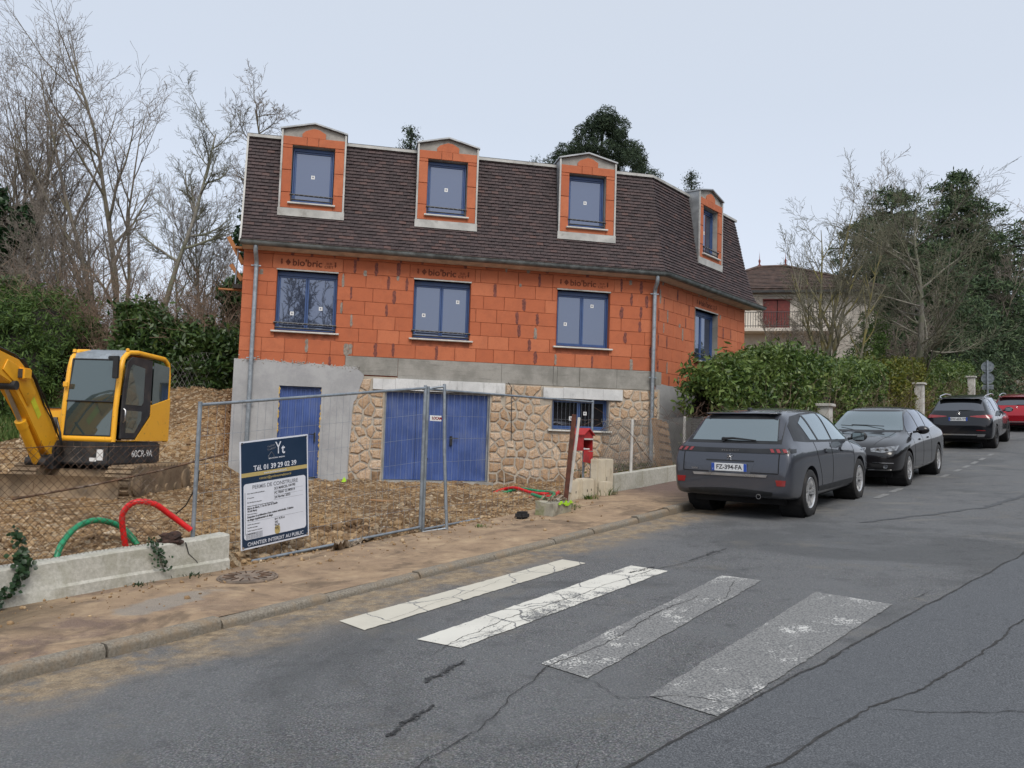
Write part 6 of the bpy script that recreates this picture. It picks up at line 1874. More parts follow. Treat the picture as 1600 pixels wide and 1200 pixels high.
def patch(bvh, name, top, bot, axis, mat, parent, off=.004, thick=.006, n=14, m=8, sgn=1):
    """conformal panel between two outlines given in the plane across the axis ('y' side, 'x' front/rear)"""
    def samp(pl, t):
        L = [0]
        for a, b in zip(pl[:-1], pl[1:]): L.append(L[-1] + math.hypot(b[0]-a[0], b[1]-a[1]))
        d = t*L[-1]
        for i in range(len(pl)-1):
            if d <= L[i+1] + 1e-9:
                k = (d-L[i])/max(1e-9, L[i+1]-L[i]); return (pl[i][0]+(pl[i+1][0]-pl[i][0])*k, pl[i][1]+(pl[i+1][1]-pl[i][1])*k)
        return pl[-1]
    V = []; N = []
    for i in range(n+1):
        a, b = samp(bot, i/n), samp(top, i/n)
        for j in range(m+1):
            u, z = a[0]+(b[0]-a[0])*j/m, a[1]+(b[1]-a[1])*j/m
            if axis == 'y': org, d = Vector((u, sgn*3, z)), Vector((0, -sgn, 0))
            elif axis == 'z': org, d = Vector((u, z, 4)), Vector((0, 0, -1))
            else: org, d = Vector((sgn*5, u, z)), Vector((-sgn, 0, 0))
            h, nn, _, _ = bvh.ray_cast(org, d)
            if h is None:
                if V: h, nn = V[-1] - N[-1]*off, N[-1]
                else: h, nn = org + d*2, -d
            if nn.dot(d) > 0: nn = -nn
            V.append(h + nn*off); N.append(nn)
    nv = len(V)
    VV = V + [v - nn*thick for v, nn in zip(V, N)]
    F = []
    q = m+1
    for i in range(n):
        for j in range(m):
            F.append((i*q+j, (i+1)*q+j, (i+1)*q+j+1, i*q+j+1))
    per = [j for j in range(m+1)] + [i*q+m for i in range(1, n+1)] + [n*q+j for j in range(m-1, -1, -1)] + [i*q for i in range(n-1, 0, -1)]
    for a, b in zip(per, per[1:]+per[:1]): F.append((a, b, b+nv, a+nv))
    o = mesh(name, VV, F, mat, parent)
    bm = bmesh.new(); bm.from_mesh(o.data); bmesh.ops.recalc_face_normals(bm, faces=bm.faces)
    # outward
    c = sum((f.normal.dot(N[0]) * f.calc_area() for f in bm.faces), 0)
    if c < 0: bmesh.ops.reverse_faces(bm, faces=bm.faces)
    bm.to_mesh(o.data); bm.free(); smooth(o)
    try: o.data.set_sharp_from_angle(angle=R(45))
    except Exception: pass
    return o
def wheel(root, x, sgn, r, tw, track, spokes, rimmat, style=0):
    w = empty('wheel', (x, sgn*track, r), 0, parent=root)
    k = MB(); h = tw/2; rr = r*.66
    k.lathe([(-h*.8, rr), (-h, rr+.02), (-h, r*.90), (-h*.82, r*.985), (-h*.5, r), (h*.5, r), (h*.82, r*.985), (h, r*.90), (h, rr+.02), (h*.8, rr)], (0, 0, 0), (0, sgn, 0), 40)
    k.build('tyre', M['rubber'], w, auto=40)
    k = MB()
    k.lathe([(h*.86, rr+.004), (h*.92, rr-.006), (h*.80, rr-.022), (-h*.4, rr-.04), (-h*.4, 0)], (0, 0, 0), (0, sgn, 0), 36)
    k.lathe([(h*.35, 0), (h*.62, 0.0), (h*.62, .035), (h*.5, .06), (h*.35, .06)], (0, 0, 0), (0, sgn, 0), 20)
    for i in range(spokes):
        a = 2*math.pi*i/spokes
        offs = ((-.09, .09) if style == 1 else (0,))
        for da in offs:
            d0 = Vector((math.cos(a), 0, math.sin(a))); d1 = Vector((math.cos(a+da*1.6), 0, math.sin(a+da*1.6))); t = Vector((-math.sin(a), 0, math.cos(a)))
            w0, w1 = .020 if style else .03, .017 if style else .05
            p0, p1 = d0*.04, d1*(rr-.014)
            ys = (h*.40*sgn, h*.60*sgn, h*.55*sgn, h*.82*sgn)
            V = [p0-t*w0+Vector((0,ys[0],0)), p0+t*w0+Vector((0,ys[0],0)), p0+t*w0*.8+Vector((0,ys[1],0)), p0-t*w0*.8+Vector((0,ys[1],0)),
                 p1-t*w1+Vector((0,ys[2],0)), p1+t*w1+Vector((0,ys[2],0)), p1+t*w1*.8+Vector((0,ys[3],0)), p1-t*w1*.8+Vector((0,ys[3],0))]
            k.add(V, [(0,1,2,3),(7,6,5,4),(0,4,5,1),(1,5,6,2),(2,6,7,3),(3,7,4,0)])
    k.build('rim', rimmat, w, auto=35)
    k = MB(); k.lathe([(-h*.3, rr-.045), (-h*.3, 0)], (0, 0, 0), (0, sgn, 0), 24); k.build('brake_disc', M['exdark'], w)
    return w
def arches(root, xs, wr, wid, mat):
    for x in xs:
        for sgn in (-1, 1):
            k = MB(); k.lathe([(0, wr+.06), (-.33, wr+.06), (-.33, 0)], (x, sgn*(wid-.03), wr), (0, sgn, 0), 30); k.build('wheel_well', M['dark'], root)
def plate_(root, bvh, text, x, z, sgn, w=.52):
    h, nn, _, _ = bvh.ray_cast(Vector((sgn*5, 0, z)), Vector((-sgn, 0, 0)))
    px = h.x + sgn*.012
    g = MB(); g.box((min(px, px+sgn*.006), -w/2, z-.055), (max(px, px+sgn*.006), w/2, z+.055)); p = g.build('number_plate', M['plate'], root, bevel=.003)
    q = px + sgn*.0068
    for sd_ in (-1, 1):
        g = MB(); g.box((min(q, q-sgn*.001), sd_*w/2-(.045 if sd_ > 0 else 0), z-.054), (max(q, q-sgn*.001), sd_*w/2+(.045 if sd_ < 0 else 0), z+.054)); g.build('plate_band', M['plateb'], p)
    Mt = Matrix.Translation((q, 0, z)) @ Matrix.Rotation(R(90 if sgn > 0 else -90), 4, 'Z') @ Matrix.Rotation(R(90), 4, 'X')
    make_text('plate_text', text, .088, M['ink'], p, Mt, depth=.0005, bold=.002, sx=.98)
    make_text('plate_text', 'F', .03, M['plate'], p, Matrix.Translation((q+sgn*.0006, -sgn*(w/2-.022), z-.03)) @ Matrix.Rotation(R(90 if sgn > 0 else -90), 4, 'Z') @ Matrix.Rotation(R(90), 4, 'X'), depth=.0004)
    return p
def mirror(root, bvh, x, z, sgn, mat, wb):
    k = MB(); k.tube([(x, sgn*(wb-.03), z), (x, sgn*(wb+.10), z+.02)], .022, 8); mr = k.build('door_mirror', M['black'], root, auto=50)
    me = bpy.data.meshes.new('mirror_cap'); bm = bmesh.new(); bmesh.ops.create_icosphere(bm, subdivisions=3, radius=1)
    for v in bm.verts:
        c = v.co; v.co = Vector((c.x*.09 - (.02 if c.x < 0 else 0), c.y*.125, c.z*.085))
        if v.co.x < -.05: v.co.x = -.05
    bmesh.ops.translate(bm, vec=Vector((x, sgn*(wb+.15), z+.045)), verts=bm.verts); bm.to_mesh(me); bm.free()
    o = link('mirror_cap', me, mat, mr); smooth(o)
    k = MB(); k.box((x-.054, sgn*(wb+.15)-.09, z-.01), (x-.050, sgn*(wb+.15)+.09, z+.10)); k.build('mirror_glass', M['carglass'], mr, bevel=.002)
def car(label, s, t, heading_up, seat):
    p = W(s, t); z = road_z(s)
    rz = math.atan2(SV.y, SV.x) if heading_up else math.atan2(-SV.y, -SV.x)
    slope = math.atan((road_z(s+1.3)-road_z(s-1.3))/2.6)
    e_ = empty('parked_car', (p.x, p.y, z+.004), 0, label, 'car', 'cars parked along the kerb')
    e_.rotation_euler = (0, -slope if heading_up else slope, rz)
    return e_
def hatch_lines(bvh, root, lines, mat, axis='y', sgn=1, w=.007, name='panel_gap'):
    for ln in lines:
        a = [(p[0]-w*p[2], p[1]-w*(1-p[2])) for p in ln]; b = [(p[0]+w*p[2], p[1]+w*(1-p[2])) for p in ln]
        patch(bvh, name, a, b, axis, mat, root, off=.0022, thick=.002, n=max(6, 4*len(ln)), m=1, sgn=sgn)

# --- grey crossover seen from behind
c1 = car('grey crossover parked nearest the crossing, seen from behind', 13.42, 4.62, True, 0)
WB, r1 = 2.61, .335; xr, xf = -1.30, 1.31
st1 = [(-2.15,.40,.74,.60,.68,.62,.60),(-2.145,.37,.80,.68,.74,.71,.66),(-2.11,.335,.845,.84,.80,.88,.70),(-2.06,.31,.868,.955,.82,1.00,.71),(-1.99,.29,.878,1.0,.825,1.07,.70),
       (-1.80,.26,.885,1.02,.815,1.28,.60),(-1.64,.25,.887,1.035,.815,1.47,.575),(-1.50,.25,.887,1.03,.82,1.505,.58),(-1.0,.25,.885,1.01,.83,1.53,.60),(-.3,.24,.882,.985,.835,1.535,.60),
       (.25,.24,.882,.965,.83,1.50,.585),(.60,.24,.884,.955,.825,1.41,.565),(.95,.25,.886,.955,.81,1.16,.62),(1.18,.26,.886,.95,.79,1.04,.66),(1.5,.28,.88,.925,.775,.99,.64),(1.85,.30,.865,.87,.75,.925,.60),(2.05,.33,.81,.77,.70,.82,.54),(2.14,.40,.68,.66,.58,.67,.46)]
b1, v1 = car_body(st1, 'body', M['pgrey'], c1, [(xr, r1, r1+.055), (xf, r1, r1+.055)], r1)
arches(c1, (xr, xf), r1, .885, M['dark'])
for x in (xr, xf):
    for sgn in (-1, 1): wheel(c1, x, sgn, r1, .215, .775, 5, M['rim'], 1)
# rear: screen, light band, bumper details
patch(v1, 'rear_window_frame', [(.625,1.43),(-.625,1.43)], [(.70,1.055),(-.70,1.055)], 'x', M['black'], c1, .003, .006, 18, 8, -1)
patch(v1, 'rear_window', [(.55,1.385),(-.55,1.385)], [(.63,1.09),(-.63,1.09)], 'x', M['carglass'], c1, .007, .005, 18, 8, -1)
k = MB(); k.prism([(-1.48,1.502),(-1.69,1.482),(-1.70,1.468),(-1.50,1.46)], -.54, .54); k.build('roof_spoiler', M['pgrey'], c1, bevel=.006, auto=50)
patch(v1, 'light_band', [(.81,1.0),(.4,.985),(-.4,.985),(-.81,1.0)], [(.83,.925),(.4,.925),(-.4,.925),(-.83,.925)], 'x', M['black'], c1, .008, .010, 24, 3, -1)
for sgn in (-1, 1):
    for i in range(3):
        y0 = sgn*(.56+.085*i)
        patch(v1, 'rear_lamp', [(y0+sgn*.0,.985),(y0+sgn*.045,.985)], [(y0+sgn*.03,.938),(y0+sgn*.075,.938)], 'x', M['redlens'], c1, .013, .006, 3, 2, -1)
    patch(v1, 'rear_lamp', [(-2.02,.99),(-1.80,.985)], [(-2.02,.935),(-1.86,.935)], 'y', M['black'], c1, .006, .008, 6, 3, sgn)
    patch(v1, 'reflector', [(sgn*.66,.57),(sgn*.80,.57)], [(sgn*.68,.49),(sgn*.79,.49)], 'x', M['redlens'], c1, .008, .006, 5, 3, -1)
    # windows on the side
    patch(v1, 'window_trim', [(-1.66,1.30),(-1.42,1.425),(-.9,1.465),(-.2,1.47),(.3,1.435),(.62,1.34),(1.05,1.06)], [(-1.72,1.09),(-1.2,1.055),(-.5,1.03),(.3,1.00),(.9,.985),(1.05,.985)], 'y', M['black'], c1, .003, .005, 40, 8, sgn)
    patch(v1, 'side_window', [(-1.28,1.33),(-1.0,1.425),(-.72,1.44)], [(-1.10,1.085),(-.9,1.075),(-.47,1.06)], 'y', M['carglass'], c1, .007, .004, 12, 8, sgn)
    patch(v1, 'side_window', [(-.64,1.44),(-.2,1.445),(-.02,1.44)], [(-.39,1.055),(-.1,1.045),(.16,1.035)], 'y', M['carglass'], c1, .007, .004, 12, 8, sgn) if False else None
    patch(v1, 'side_window', [(-.94,1.43),(-.5,1.445),(-.26,1.445)], [(-.74,1.07),(-.4,1.055),(-.14,1.05)], 'y', M['carglass'], c1, .0085, .004, 12, 8, sgn)
    patch(v1, 'side_window', [(-.17,1.445),(.2,1.42),(.56,1.31),(.90,1.10)], [(-.05,1.045),(.3,1.03),(.7,1.02),(.92,1.02)], 'y', M['carglass'], c1, .0085, .004, 16, 8, sgn)
    patch(v1, 'window_pillar', [(-1.02,1.43),(-.96,1.43)], [(-.80,1.07),(-.74,1.07)], 'y', M['black'], c1, .011, .004, 2, 6, sgn)
    hatch_lines(v1, c1, [[(-.22,1.03,1),(-.20,.6,1),(-.21,.33,1)], [(.98,1.0,1),(.96,.7,1),(.93,.34,1)], [(-.98,1.05,1),(-.95,.85,1),(-.78,.55,1),(-.72,.34,1)]], M['dark'], 'y', sgn)
    patch(v1, 'sill_cladding', [(-.90,.40),(.88,.39)], [(-.90,.27),(.88,.27)], 'y', M['black'], c1, .006, .006, 20, 2, sgn)
    for (x, z) in ((-.52,.90), (.30,.885)):
        patch(v1, 'door_handle', [(x-.085,z+.018),(x+.085,z+.018)], [(x-.085,z-.018),(x+.085,z-.018)], 'y', M['pgrey'], c1, .026, .022, 6, 2, sgn)
        patch(v1, 'handle_recess', [(x-.10,z+.03),(x+.06,z+.03)], [(x-.09,z-.035),(x+.05,z-.035)], 'y', M['dark'], c1, .002, .003, 6, 2, sgn)
    mirror(c1, v1, .86, 1.02, sgn, M['black'], .84)
patch(v1, 'bumper_strip', [(.55,.635),(-.55,.635)], [(.53,.60),(-.53,.60)], 'x', M['steel'], c1, .012, .012, 18, 2, -1)
patch(v1, 'bumper_valance', [(.62,.40),(.2,.43),(-.2,.43),(-.62,.40)], [(.60,.345),(-.60,.345)], 'x', M['black'], c1, .010, .012, 18, 3, -1)
patch(v1, 'plate_recess', [(.37,.80),(-.37,.80)], [(.30,.64),(-.30,.64)], 'x', M['pgrey'], c1, .0025, .004, 10, 5, -1)
patch(v1, 'boot_handle_strip', [(.35,.822),(-.35,.822)], [(.35,.806),(-.35,.806)], 'x', M['black'], c1, .010, .008, 10, 1, -1)
hatch_lines(v1, c1, [[(.70,.92,1),(.70,.66,1)],[(-.70,.92,1),(-.70,.66,1)],[(.70,.655,0),(-.70,.655,0)]], M['dark'], 'x', -1)
plate_(c1, v1, 'FZ-394-FA', -2.1, .72, -1)
def emb(root, bvh, z, sgn, kind):
    h, _, _, _ = bvh.ray_cast(Vector((sgn*5, 0, z)), Vector((-sgn, 0, 0)))
    k = MB(); x = h.x + sgn*.010
    if kind == 'beast':       # small rearing animal of strokes
        for pts in ([(-.03,-.035),(-.005,.0),(.0,.03),(.02,.045)], [(.0,.025),(-.03,.03),(-.04,.02)], [(-.005,.0),(-.03,.0),(-.045,-.012)], [(.0,.01),(.02,-.01),(.01,-.035),(.025,-.05)], [(.01,.02),(.035,.01),(.045,.03)]):
            k.tube([(x, -sgn*a*-1, z+b) for a, b in pts], .0055, 5)
    elif kind == 'star':
        k.tube([(x, .045*math.cos(i*math.pi/12), z+.045*math.sin(i*math.pi/12)) for i in range(25)], .004, 5, cap=False)
        for a in (90, 210, 330): k.tube([(x, 0, z), (x, .043*math.cos(R(a)), z+.043*math.sin(R(a)))], .005, 5)
    elif kind == 'round':
        k.lathe([(-.004, 0), (-.004, .04), (.004, .04), (.006, 0)], (x, 0, z), (sgn, 0, 0), 20)
    k.build('badge', M['chrome'], root, auto=60)
emb(c1, v1, .865, -1, 'beast')
make_text('tailgate_lettering', 'P E U G E O T', .028, M['steel'], c1, Matrix.Translation((v1.ray_cast(Vector((-5,0,.955)), Vector((1,0,0)))[0].x-.020, 0, .955)) @ Matrix.Rotation(R(-90), 4, 'Z') @ Matrix.Rotation(R(90), 4, 'X'), sx=1.5)
make_text('model_lettering', '2008', .035, M['steel'], c1, Matrix.Translation((v1.ray_cast(Vector((-5,.52,.60)), Vector((1,0,0)))[0].x-.014, .52, .69)) @ Matrix.Rotation(R(-90), 4, 'Z') @ Matrix.Rotation(R(90), 4, 'X'), sx=1.4)
k = MB(); k.tube([(-2.0,-.02,1.08), (-2.0,-.02,1.10)], .02, 8)
h = v1.ray_cast(Vector((-5,0,1.10)), Vector((1,0,0)))[0]; h2 = v1.ray_cast(Vector((-5,-.32,1.09)), Vector((1,0,0)))[0]
k = MB(); k.tube([(h.x-.03, .16, 1.115), (h.x-.035, 0, 1.125), (h2.x-.02, -.34, 1.10)], [.022,.018,.008], 6); k.lathe([(0,.035),(.04,.03),(.04,0)], (h.x, .14, 1.10), (-1,0,.3), 12); k.build('rear_wiper', M['black'], c1, auto=50)
k = MB(); k.lathe([(-.2,.03),(.03,.036),(.03,.028),(-.1,.026)], (-2.12, -.42, .335), (-1,0,-.1), 16); k.build('exhaust_pipe', M['chrome'], c1, auto=40)
k = MB(); k.box((-1.8,-.66,.19),(1.8,.66,.34)); k.build('underbody', M['dark'], c1)
k = MB(); h = v1.ray_cast(Vector((-1.35, 0, 4)), Vector((0,0,-1)))[0]; k.box((-1.40,-.02,h.z-.01),(-1.28,.02,h.z+.035)); k.build('roof_antenna', M['black'], c1, bevel=.01)

# --- black liftback facing the camera
c2 = car('black liftback with round-eyed headlights facing downhill, behind the grey crossover', 18.95, 4.42, False, 0)
r2 = .335; xf2, xr2 = 1.52, -1.40
st2 = [(-2.40,.44,.62,.80,.56,.82,.50),(-2.36,.36,.80,.92,.70,.96,.58),(-2.26,.30,.87,1.00,.76,1.06,.60),(-2.05,.27,.90,1.03,.79,1.15,.60),(-1.6,.25,.912,1.02,.80,1.36,.56),(-1.1,.24,.914,1.01,.81,1.47,.56),
       (-.5,.23,.912,.985,.825,1.505,.575),(.1,.23,.91,.965,.83,1.50,.575),(.50,.23,.91,.955,.825,1.42,.56),(.85,.24,.912,.95,.81,1.20,.60),(1.12,.25,.914,.945,.80,1.03,.66),(1.4,.26,.914,.92,.79,.975,.64),(1.8,.27,.905,.87,.77,.92,.60),(2.12,.29,.87,.80,.74,.84,.56),(2.30,.32,.80,.72,.68,.74,.50),(2.40,.38,.66,.60,.56,.62,.42)]
b2, v2 = car_body(st2, 'body', M['pblack'], c2, [(xr2, r2, r2+.05), (xf2, r2, r2+.05)], r2)
arches(c2, (xr2, xf2), r2, .912, M['dark'])
for x in (xr2, xf2):
    for sgn in (-1, 1): wheel(c2, x, sgn, r2, .225, .80, 5, M['rim'], 1)
patch(v2, 'windscreen_frame', [(.58,1.43),(-.58,1.43)], [(.74,1.01),(-.74,1.01)], 'x', M['black'], c2, .003, .006, 20, 8, 1)
patch(v2, 'windscreen', [(.54,1.40),(-.54,1.40)], [(.69,1.04),(-.69,1.04)], 'x', M['carglass'], c2, .007, .005, 20, 8, 1)
for sgn in (-1, 1):
    patch(v2, 'side_window', [(-1.50,1.24),(-1.1,1.385),(-.66,1.425)], [(-1.62,1.09),(-1.2,1.065),(-.62,1.045)], 'y', M['carglassd'], c2, .006, .005, 12, 6, sgn)
    patch(v2, 'side_window', [(-.58,1.43),(-.1,1.43),(.12,1.42)], [(-.54,1.04),(-.1,1.03),(.12,1.02)], 'y', M['carglassd'], c2, .006, .005, 12, 6, sgn)
    patch(v2, 'side_window', [(.20,1.41),(.5,1.33),(.82,1.14),(.95,1.04)], [(.20,1.02),(.5,1.01),(.8,1.005),(.95,1.005)], 'y', M['carglassd'], c2, .006, .005, 14, 6, sgn)
    patch(v2, 'chrome_line', [(-1.66,1.085),(-1.2,1.06),(0,1.025),(.98,.995)], [(-1.66,1.07),(-1.2,1.045),(0,1.01),(.98,.98)], 'y', M['chrome'], c2, .006, .005, 24, 1, sgn)
    patch(v2, 'headlight', [(sgn*.38,.735),(sgn*.60,.755),(sgn*.82,.785)], [(sgn*.40,.675),(sgn*.60,.655),(sgn*.81,.70)], 'x', M['lamp'], c2, .008, .012, 14, 5, 1)
    for yy in (.52, .66):
        h, nn, _, _ = v2.ray_cast(Vector((5, sgn*yy, .705)), Vector((-1, 0, 0)))
        k = MB(); k.lathe([(0, .042), (.018, .042), (.018, .030), (.010, .028), (.010, 0)], h + Vector((.004, 0, 0)), (1, sgn*.25, 0), 20); k.build('light_ring', M['chrome'], c2, auto=40)
        k = MB(); k.lathe([(0, .028), (.013, .024), (.018, 0)], h + Vector((.004, 0, 0)), (1, sgn*.25, 0), 16); k.build('light_lens', M['exdark'], c2, auto=40)
    # kidney grille halves
    patch(v2, 'grille_frame', [(sgn*.03,.745),(sgn*.30,.74)], [(sgn*.04,.53),(sgn*.27,.55)], 'x', M['chrome'], c2, .010, .012, 8, 5, 1)
    patch(v2, 'grille', [(sgn*.045,.73),(sgn*.285,.725)], [(sgn*.055,.545),(sgn*.255,.565)], 'x', M['dark'], c2, .0135, .006, 8, 5, 1)
    for i in range(6):
        y0 = .07 + .036*i; patch(v2, 'grille_bar', [(sgn*y0,.725),(sgn*(y0+.010),.725)], [(sgn*y0,.56),(sgn*(y0+.010),.56)], 'x', M['chrome'], c2, .017, .006, 1, 4, 1)
    patch(v2, 'air_intake', [(sgn*.36,.46),(sgn*.76,.45)], [(sgn*.45,.36),(sgn*.74,.37)], 'x', M['dark'], c2, .006, .008, 10, 4, 1)
    patch(v2, 'chrome_blade', [(sgn*.44,.485),(sgn*.78,.478)], [(sgn*.44,.468),(sgn*.78,.462)], 'x', M['chrome'], c2, .012, .01, 8, 1, 1)
    patch(v2, 'chrome_blade', [(sgn*.34,.345),(sgn*.74,.352)], [(sgn*.34,.33),(sgn*.74,.338)], 'x', M['steel'], c2, .012, .01, 8, 1, 1)
    h, nn, _, _ = v2.ray_cast(Vector((5, sgn*.66, .41)), Vector((-1, 0, 0)))
    k = MB(); k.lathe([(0, .04), (.015, .04), (.008, .03), (.008, 0)], h + Vector((.012, 0, 0)), (1, 0, 0), 16); k.build('fog_lamp', M['lamp'], c2, auto=40)
    mirror(c2, v2, .72, 1.00, sgn, M['pblack'], .84)
    hatch_lines(v2, c2, [[(.20,1.0,1),(.18,.6,1),(.20,.30,1)], [(1.02,.98,1),(1.0,.6,1),(.98,.30,1)], [(-.62,1.03,1),(-.62,.6,1),(-.66,.30,1)]], M['dark'], 'y', sgn)
    for (x, z) in ((-.38,.86), (.42,.85)): patch(v2, 'door_handle', [(x-.09,z+.015),(x+.09,z+.015)], [(x-.09,z-.015),(x+.09,z-.015)], 'y', M['pblack'], c2, .024, .02, 6, 2, sgn)
patch(v2, 'lower_intake', [(.30,.44),(-.30,.44)], [(.26,.35),(-.26,.35)], 'x', M['dark'], c2, .006, .008, 10, 4, 1)
emb(c2, v2, .80, 1, 'round')
hatch_lines(v2, c2, [[(1.15,-.60,0),(1.6,-.56,0),(2.2,-.42,0)], [(1.15,.60,0),(1.6,.56,0),(2.2,.42,0)]], M['dark'], 'z', 1, .004)
k = MB(); h = v2.ray_cast(Vector((1.05,0,4)), Vector((0,0,-1)))[0]
k.tube([(1.08,.35,h.z+.03),(1.00,.0,h.z+.045),(.98,-.3,h.z+.05)], .008, 5); k.tube([(1.10,-.25,h.z+.03),(1.02,-.5,h.z+.04)], .008, 5); k.build('wiper', M['black'], c2)
k = MB(); k.box((-.04, -.06, 1.33), (.10, .06, 1.40)); k.build('interior_mirror', M['black'], c2)
k = MB(); k.box((-2.0,-.68,.18),(2.0,.68,.34)); k.build('underbody', M['dark'], c2)

# --- dark estate SUV seen from behind
def suv(label, s, t, paint, plate):
    c3 = car(label, s, t, True, 0); r3 = .36; xr3, xf3 = -1.42, 1.45
    st3 = [(-2.34,.46,.64,.72,.56,.73,.48),(-2.31,.40,.82,.80,.72,.84,.56),(-2.26,.34,.895,.92,.80,.98,.66),(-2.20,.31,.925,1.03,.83,1.10,.68),(-2.05,.29,.938,1.08,.84,1.26,.66),(-1.86,.28,.942,1.09,.845,1.50,.60),(-1.7,.28,.943,1.085,.85,1.575,.60),
           (-1.2,.27,.943,1.07,.855,1.62,.625),(-.4,.26,.942,1.05,.86,1.64,.63),(.25,.26,.942,1.03,.86,1.60,.61),(.62,.27,.943,1.02,.85,1.48,.59),(.98,.28,.944,1.02,.84,1.22,.66),(1.2,.29,.944,1.01,.82,1.11,.70),(1.6,.30,.94,.985,.80,1.06,.68),(2.05,.32,.91,.92,.78,.98,.62),(2.28,.36,.83,.80,.72,.83,.54),(2.37,.42,.68,.68,.58,.69,.46)]
    b3, v3 = car_body(st3, 'body', paint, c3, [(xr3, r3, r3+.05), (xf3, r3, r3+.05)], r3)
    arches(c3, (xr3, xf3), r3, .942, M['dark'])
    for x in (xr3, xf3):
        for sgn in (-1, 1): wheel(c3, x, sgn, r3, .235, .83, 5, M['rimd'], 1)
    patch(v3, 'rear_window', [(.58,1.50),(-.58,1.50)], [(.70,1.18),(-.70,1.18)], 'x', M['carglassd'], c3, .005, .006, 18, 8, -1)
    k = MB(); k.prism([(-1.70,1.59),(-1.93,1.565),(-1.945,1.55),(-1.70,1.53)], -.62, .62); k.build('roof_spoiler', paint, c3, bevel=.006, auto=50)
    for sgn in (-1, 1):
        patch(v3, 'rear_lamp', [(sgn*.32,1.02),(sgn*.55,1.045),(sgn*.88,1.06)], [(sgn*.33,1.00),(sgn*.55,.975),(sgn*.90,.955)], 'x', M['redlens'], c3, .009, .014, 16, 4, -1)
        patch(v3, 'rear_lamp', [(-2.20,1.05),(-1.98,1.03)], [(-2.20,.96),(-2.0,.99)], 'y', M['redlens'], c3, .008, .01, 6, 3, sgn)
        patch(v3, 'chrome_surround', [(-1.72,1.36),(-1.5,1.47),(-.9,1.52),(-.2,1.53),(.35,1.49),(.7,1.36),(1.08,1.10)], [(-1.74,1.17),(-1.2,1.13),(-.5,1.11),(.3,1.085),(.95,1.07),(1.08,1.07)], 'y', M['chrome'], c3, .003, .005, 30, 8, sgn)
        patch(v3, 'side_window', [(-1.66,1.33),(-1.45,1.44),(-.9,1.495),(-.2,1.505),(.35,1.465),(.68,1.34),(1.0,1.11)], [(-1.68,1.185),(-1.2,1.15),(-.5,1.13),(.3,1.105),(.95,1.09),(1.02,1.09)], 'y', M['carglassd'], c3, .007, .004, 30, 8, sgn)
        for (xa, xb_) in ((-1.12,-1.0), (-.12,-.05)): patch(v3, 'window_pillar', [(xa-.05,1.50),(xa+.02,1.50)], [(xb_-.03,1.13),(xb_+.04,1.13)], 'y', M['black'], c3, .011, .004, 2, 6, sgn)
        k = MB(); k.tube([(-1.55, sgn*.62, 1.56), (-1.40, sgn*.635, 1.625), (-.4, sgn*.65, 1.665), (.3, sgn*.635, 1.625), (.45, sgn*.62, 1.57)], .018, 8); k.build('roof_rail', M['chrome'], c3, auto=50)
        hatch_lines(v3, c3, [[(-.12,1.08,1),(-.10,.7,1),(-.11,.34,1)], [(1.02,1.06,1),(1.0,.7,1),(.97,.34,1)], [(-1.08,1.1,1),(-1.02,.9,1),(-.85,.6,1),(-.8,.34,1)]], M['dark'], 'y', sgn)
        patch(v3, 'exhaust_trim', [(sgn*.52,.475),(sgn*.74,.475)], [(sgn*.52,.40),(sgn*.70,.40)], 'x', M['chrome'], c3, .014, .012, 6, 3, -1)
        for (x, z) in ((-.45,.96), (.38,.945)): patch(v3, 'door_handle', [(x-.09,z+.015),(x+.09,z+.015)], [(x-.09,z-.015),(x+.09,z-.015)], 'y', paint, c3, .024, .02, 6, 2, sgn)
        mirror(c3, v3, .88, 1.06, sgn, paint, .87)
    patch(v3, 'bumper_chrome', [(.52,.475),(-.52,.475)], [(.50,.44),(-.50,.44)], 'x', M['chrome'], c3, .014, .012, 16, 2, -1)
    patch(v3, 'bumper_valance', [(.66,.40),(-.66,.40)], [(.60,.35),(-.60,.35)], 'x', M['black'], c3, .010, .012, 18, 3, -1)
    patch(v3, 'bumper_reflector', [(-.50,.60),(-.74,.60)], [(-.50,.58),(-.74,.58)], 'x', M['redlens'], c3, .008, .006, 6, 1, -1)
    if plate: plate_(c3, v3, plate, -2.3, .93, -1)
    emb(c3, v3, 1.10, -1, 'star')
    h = v3.ray_cast(Vector((-5,0,1.22)), Vector((1,0,0)))[0]
    k = MB(); k.tube([(h.x-.03, .0, 1.195), (h.x-.03, -.2, 1.20), (h.x-.01, -.42, 1.205)], [.016,.012,.007], 5); k.build('rear_wiper', M['black'], c3, auto=50)
    k = MB(); k.box((-1.95,-.7,.2),(2.0,.7,.36)); k.build('underbody', M['dark'], c3)
    return c3
suv('dark estate car with chrome roof rails and red lamps, third parked car uphill', 31.05, 4.42, M['pblack2'], 'GW-652-YY')
cr = suv('red car mostly hidden behind the dark estate at the right edge', 39.2, 3.7, M['pred'], None)
cr.scale = (1, 1, .86)
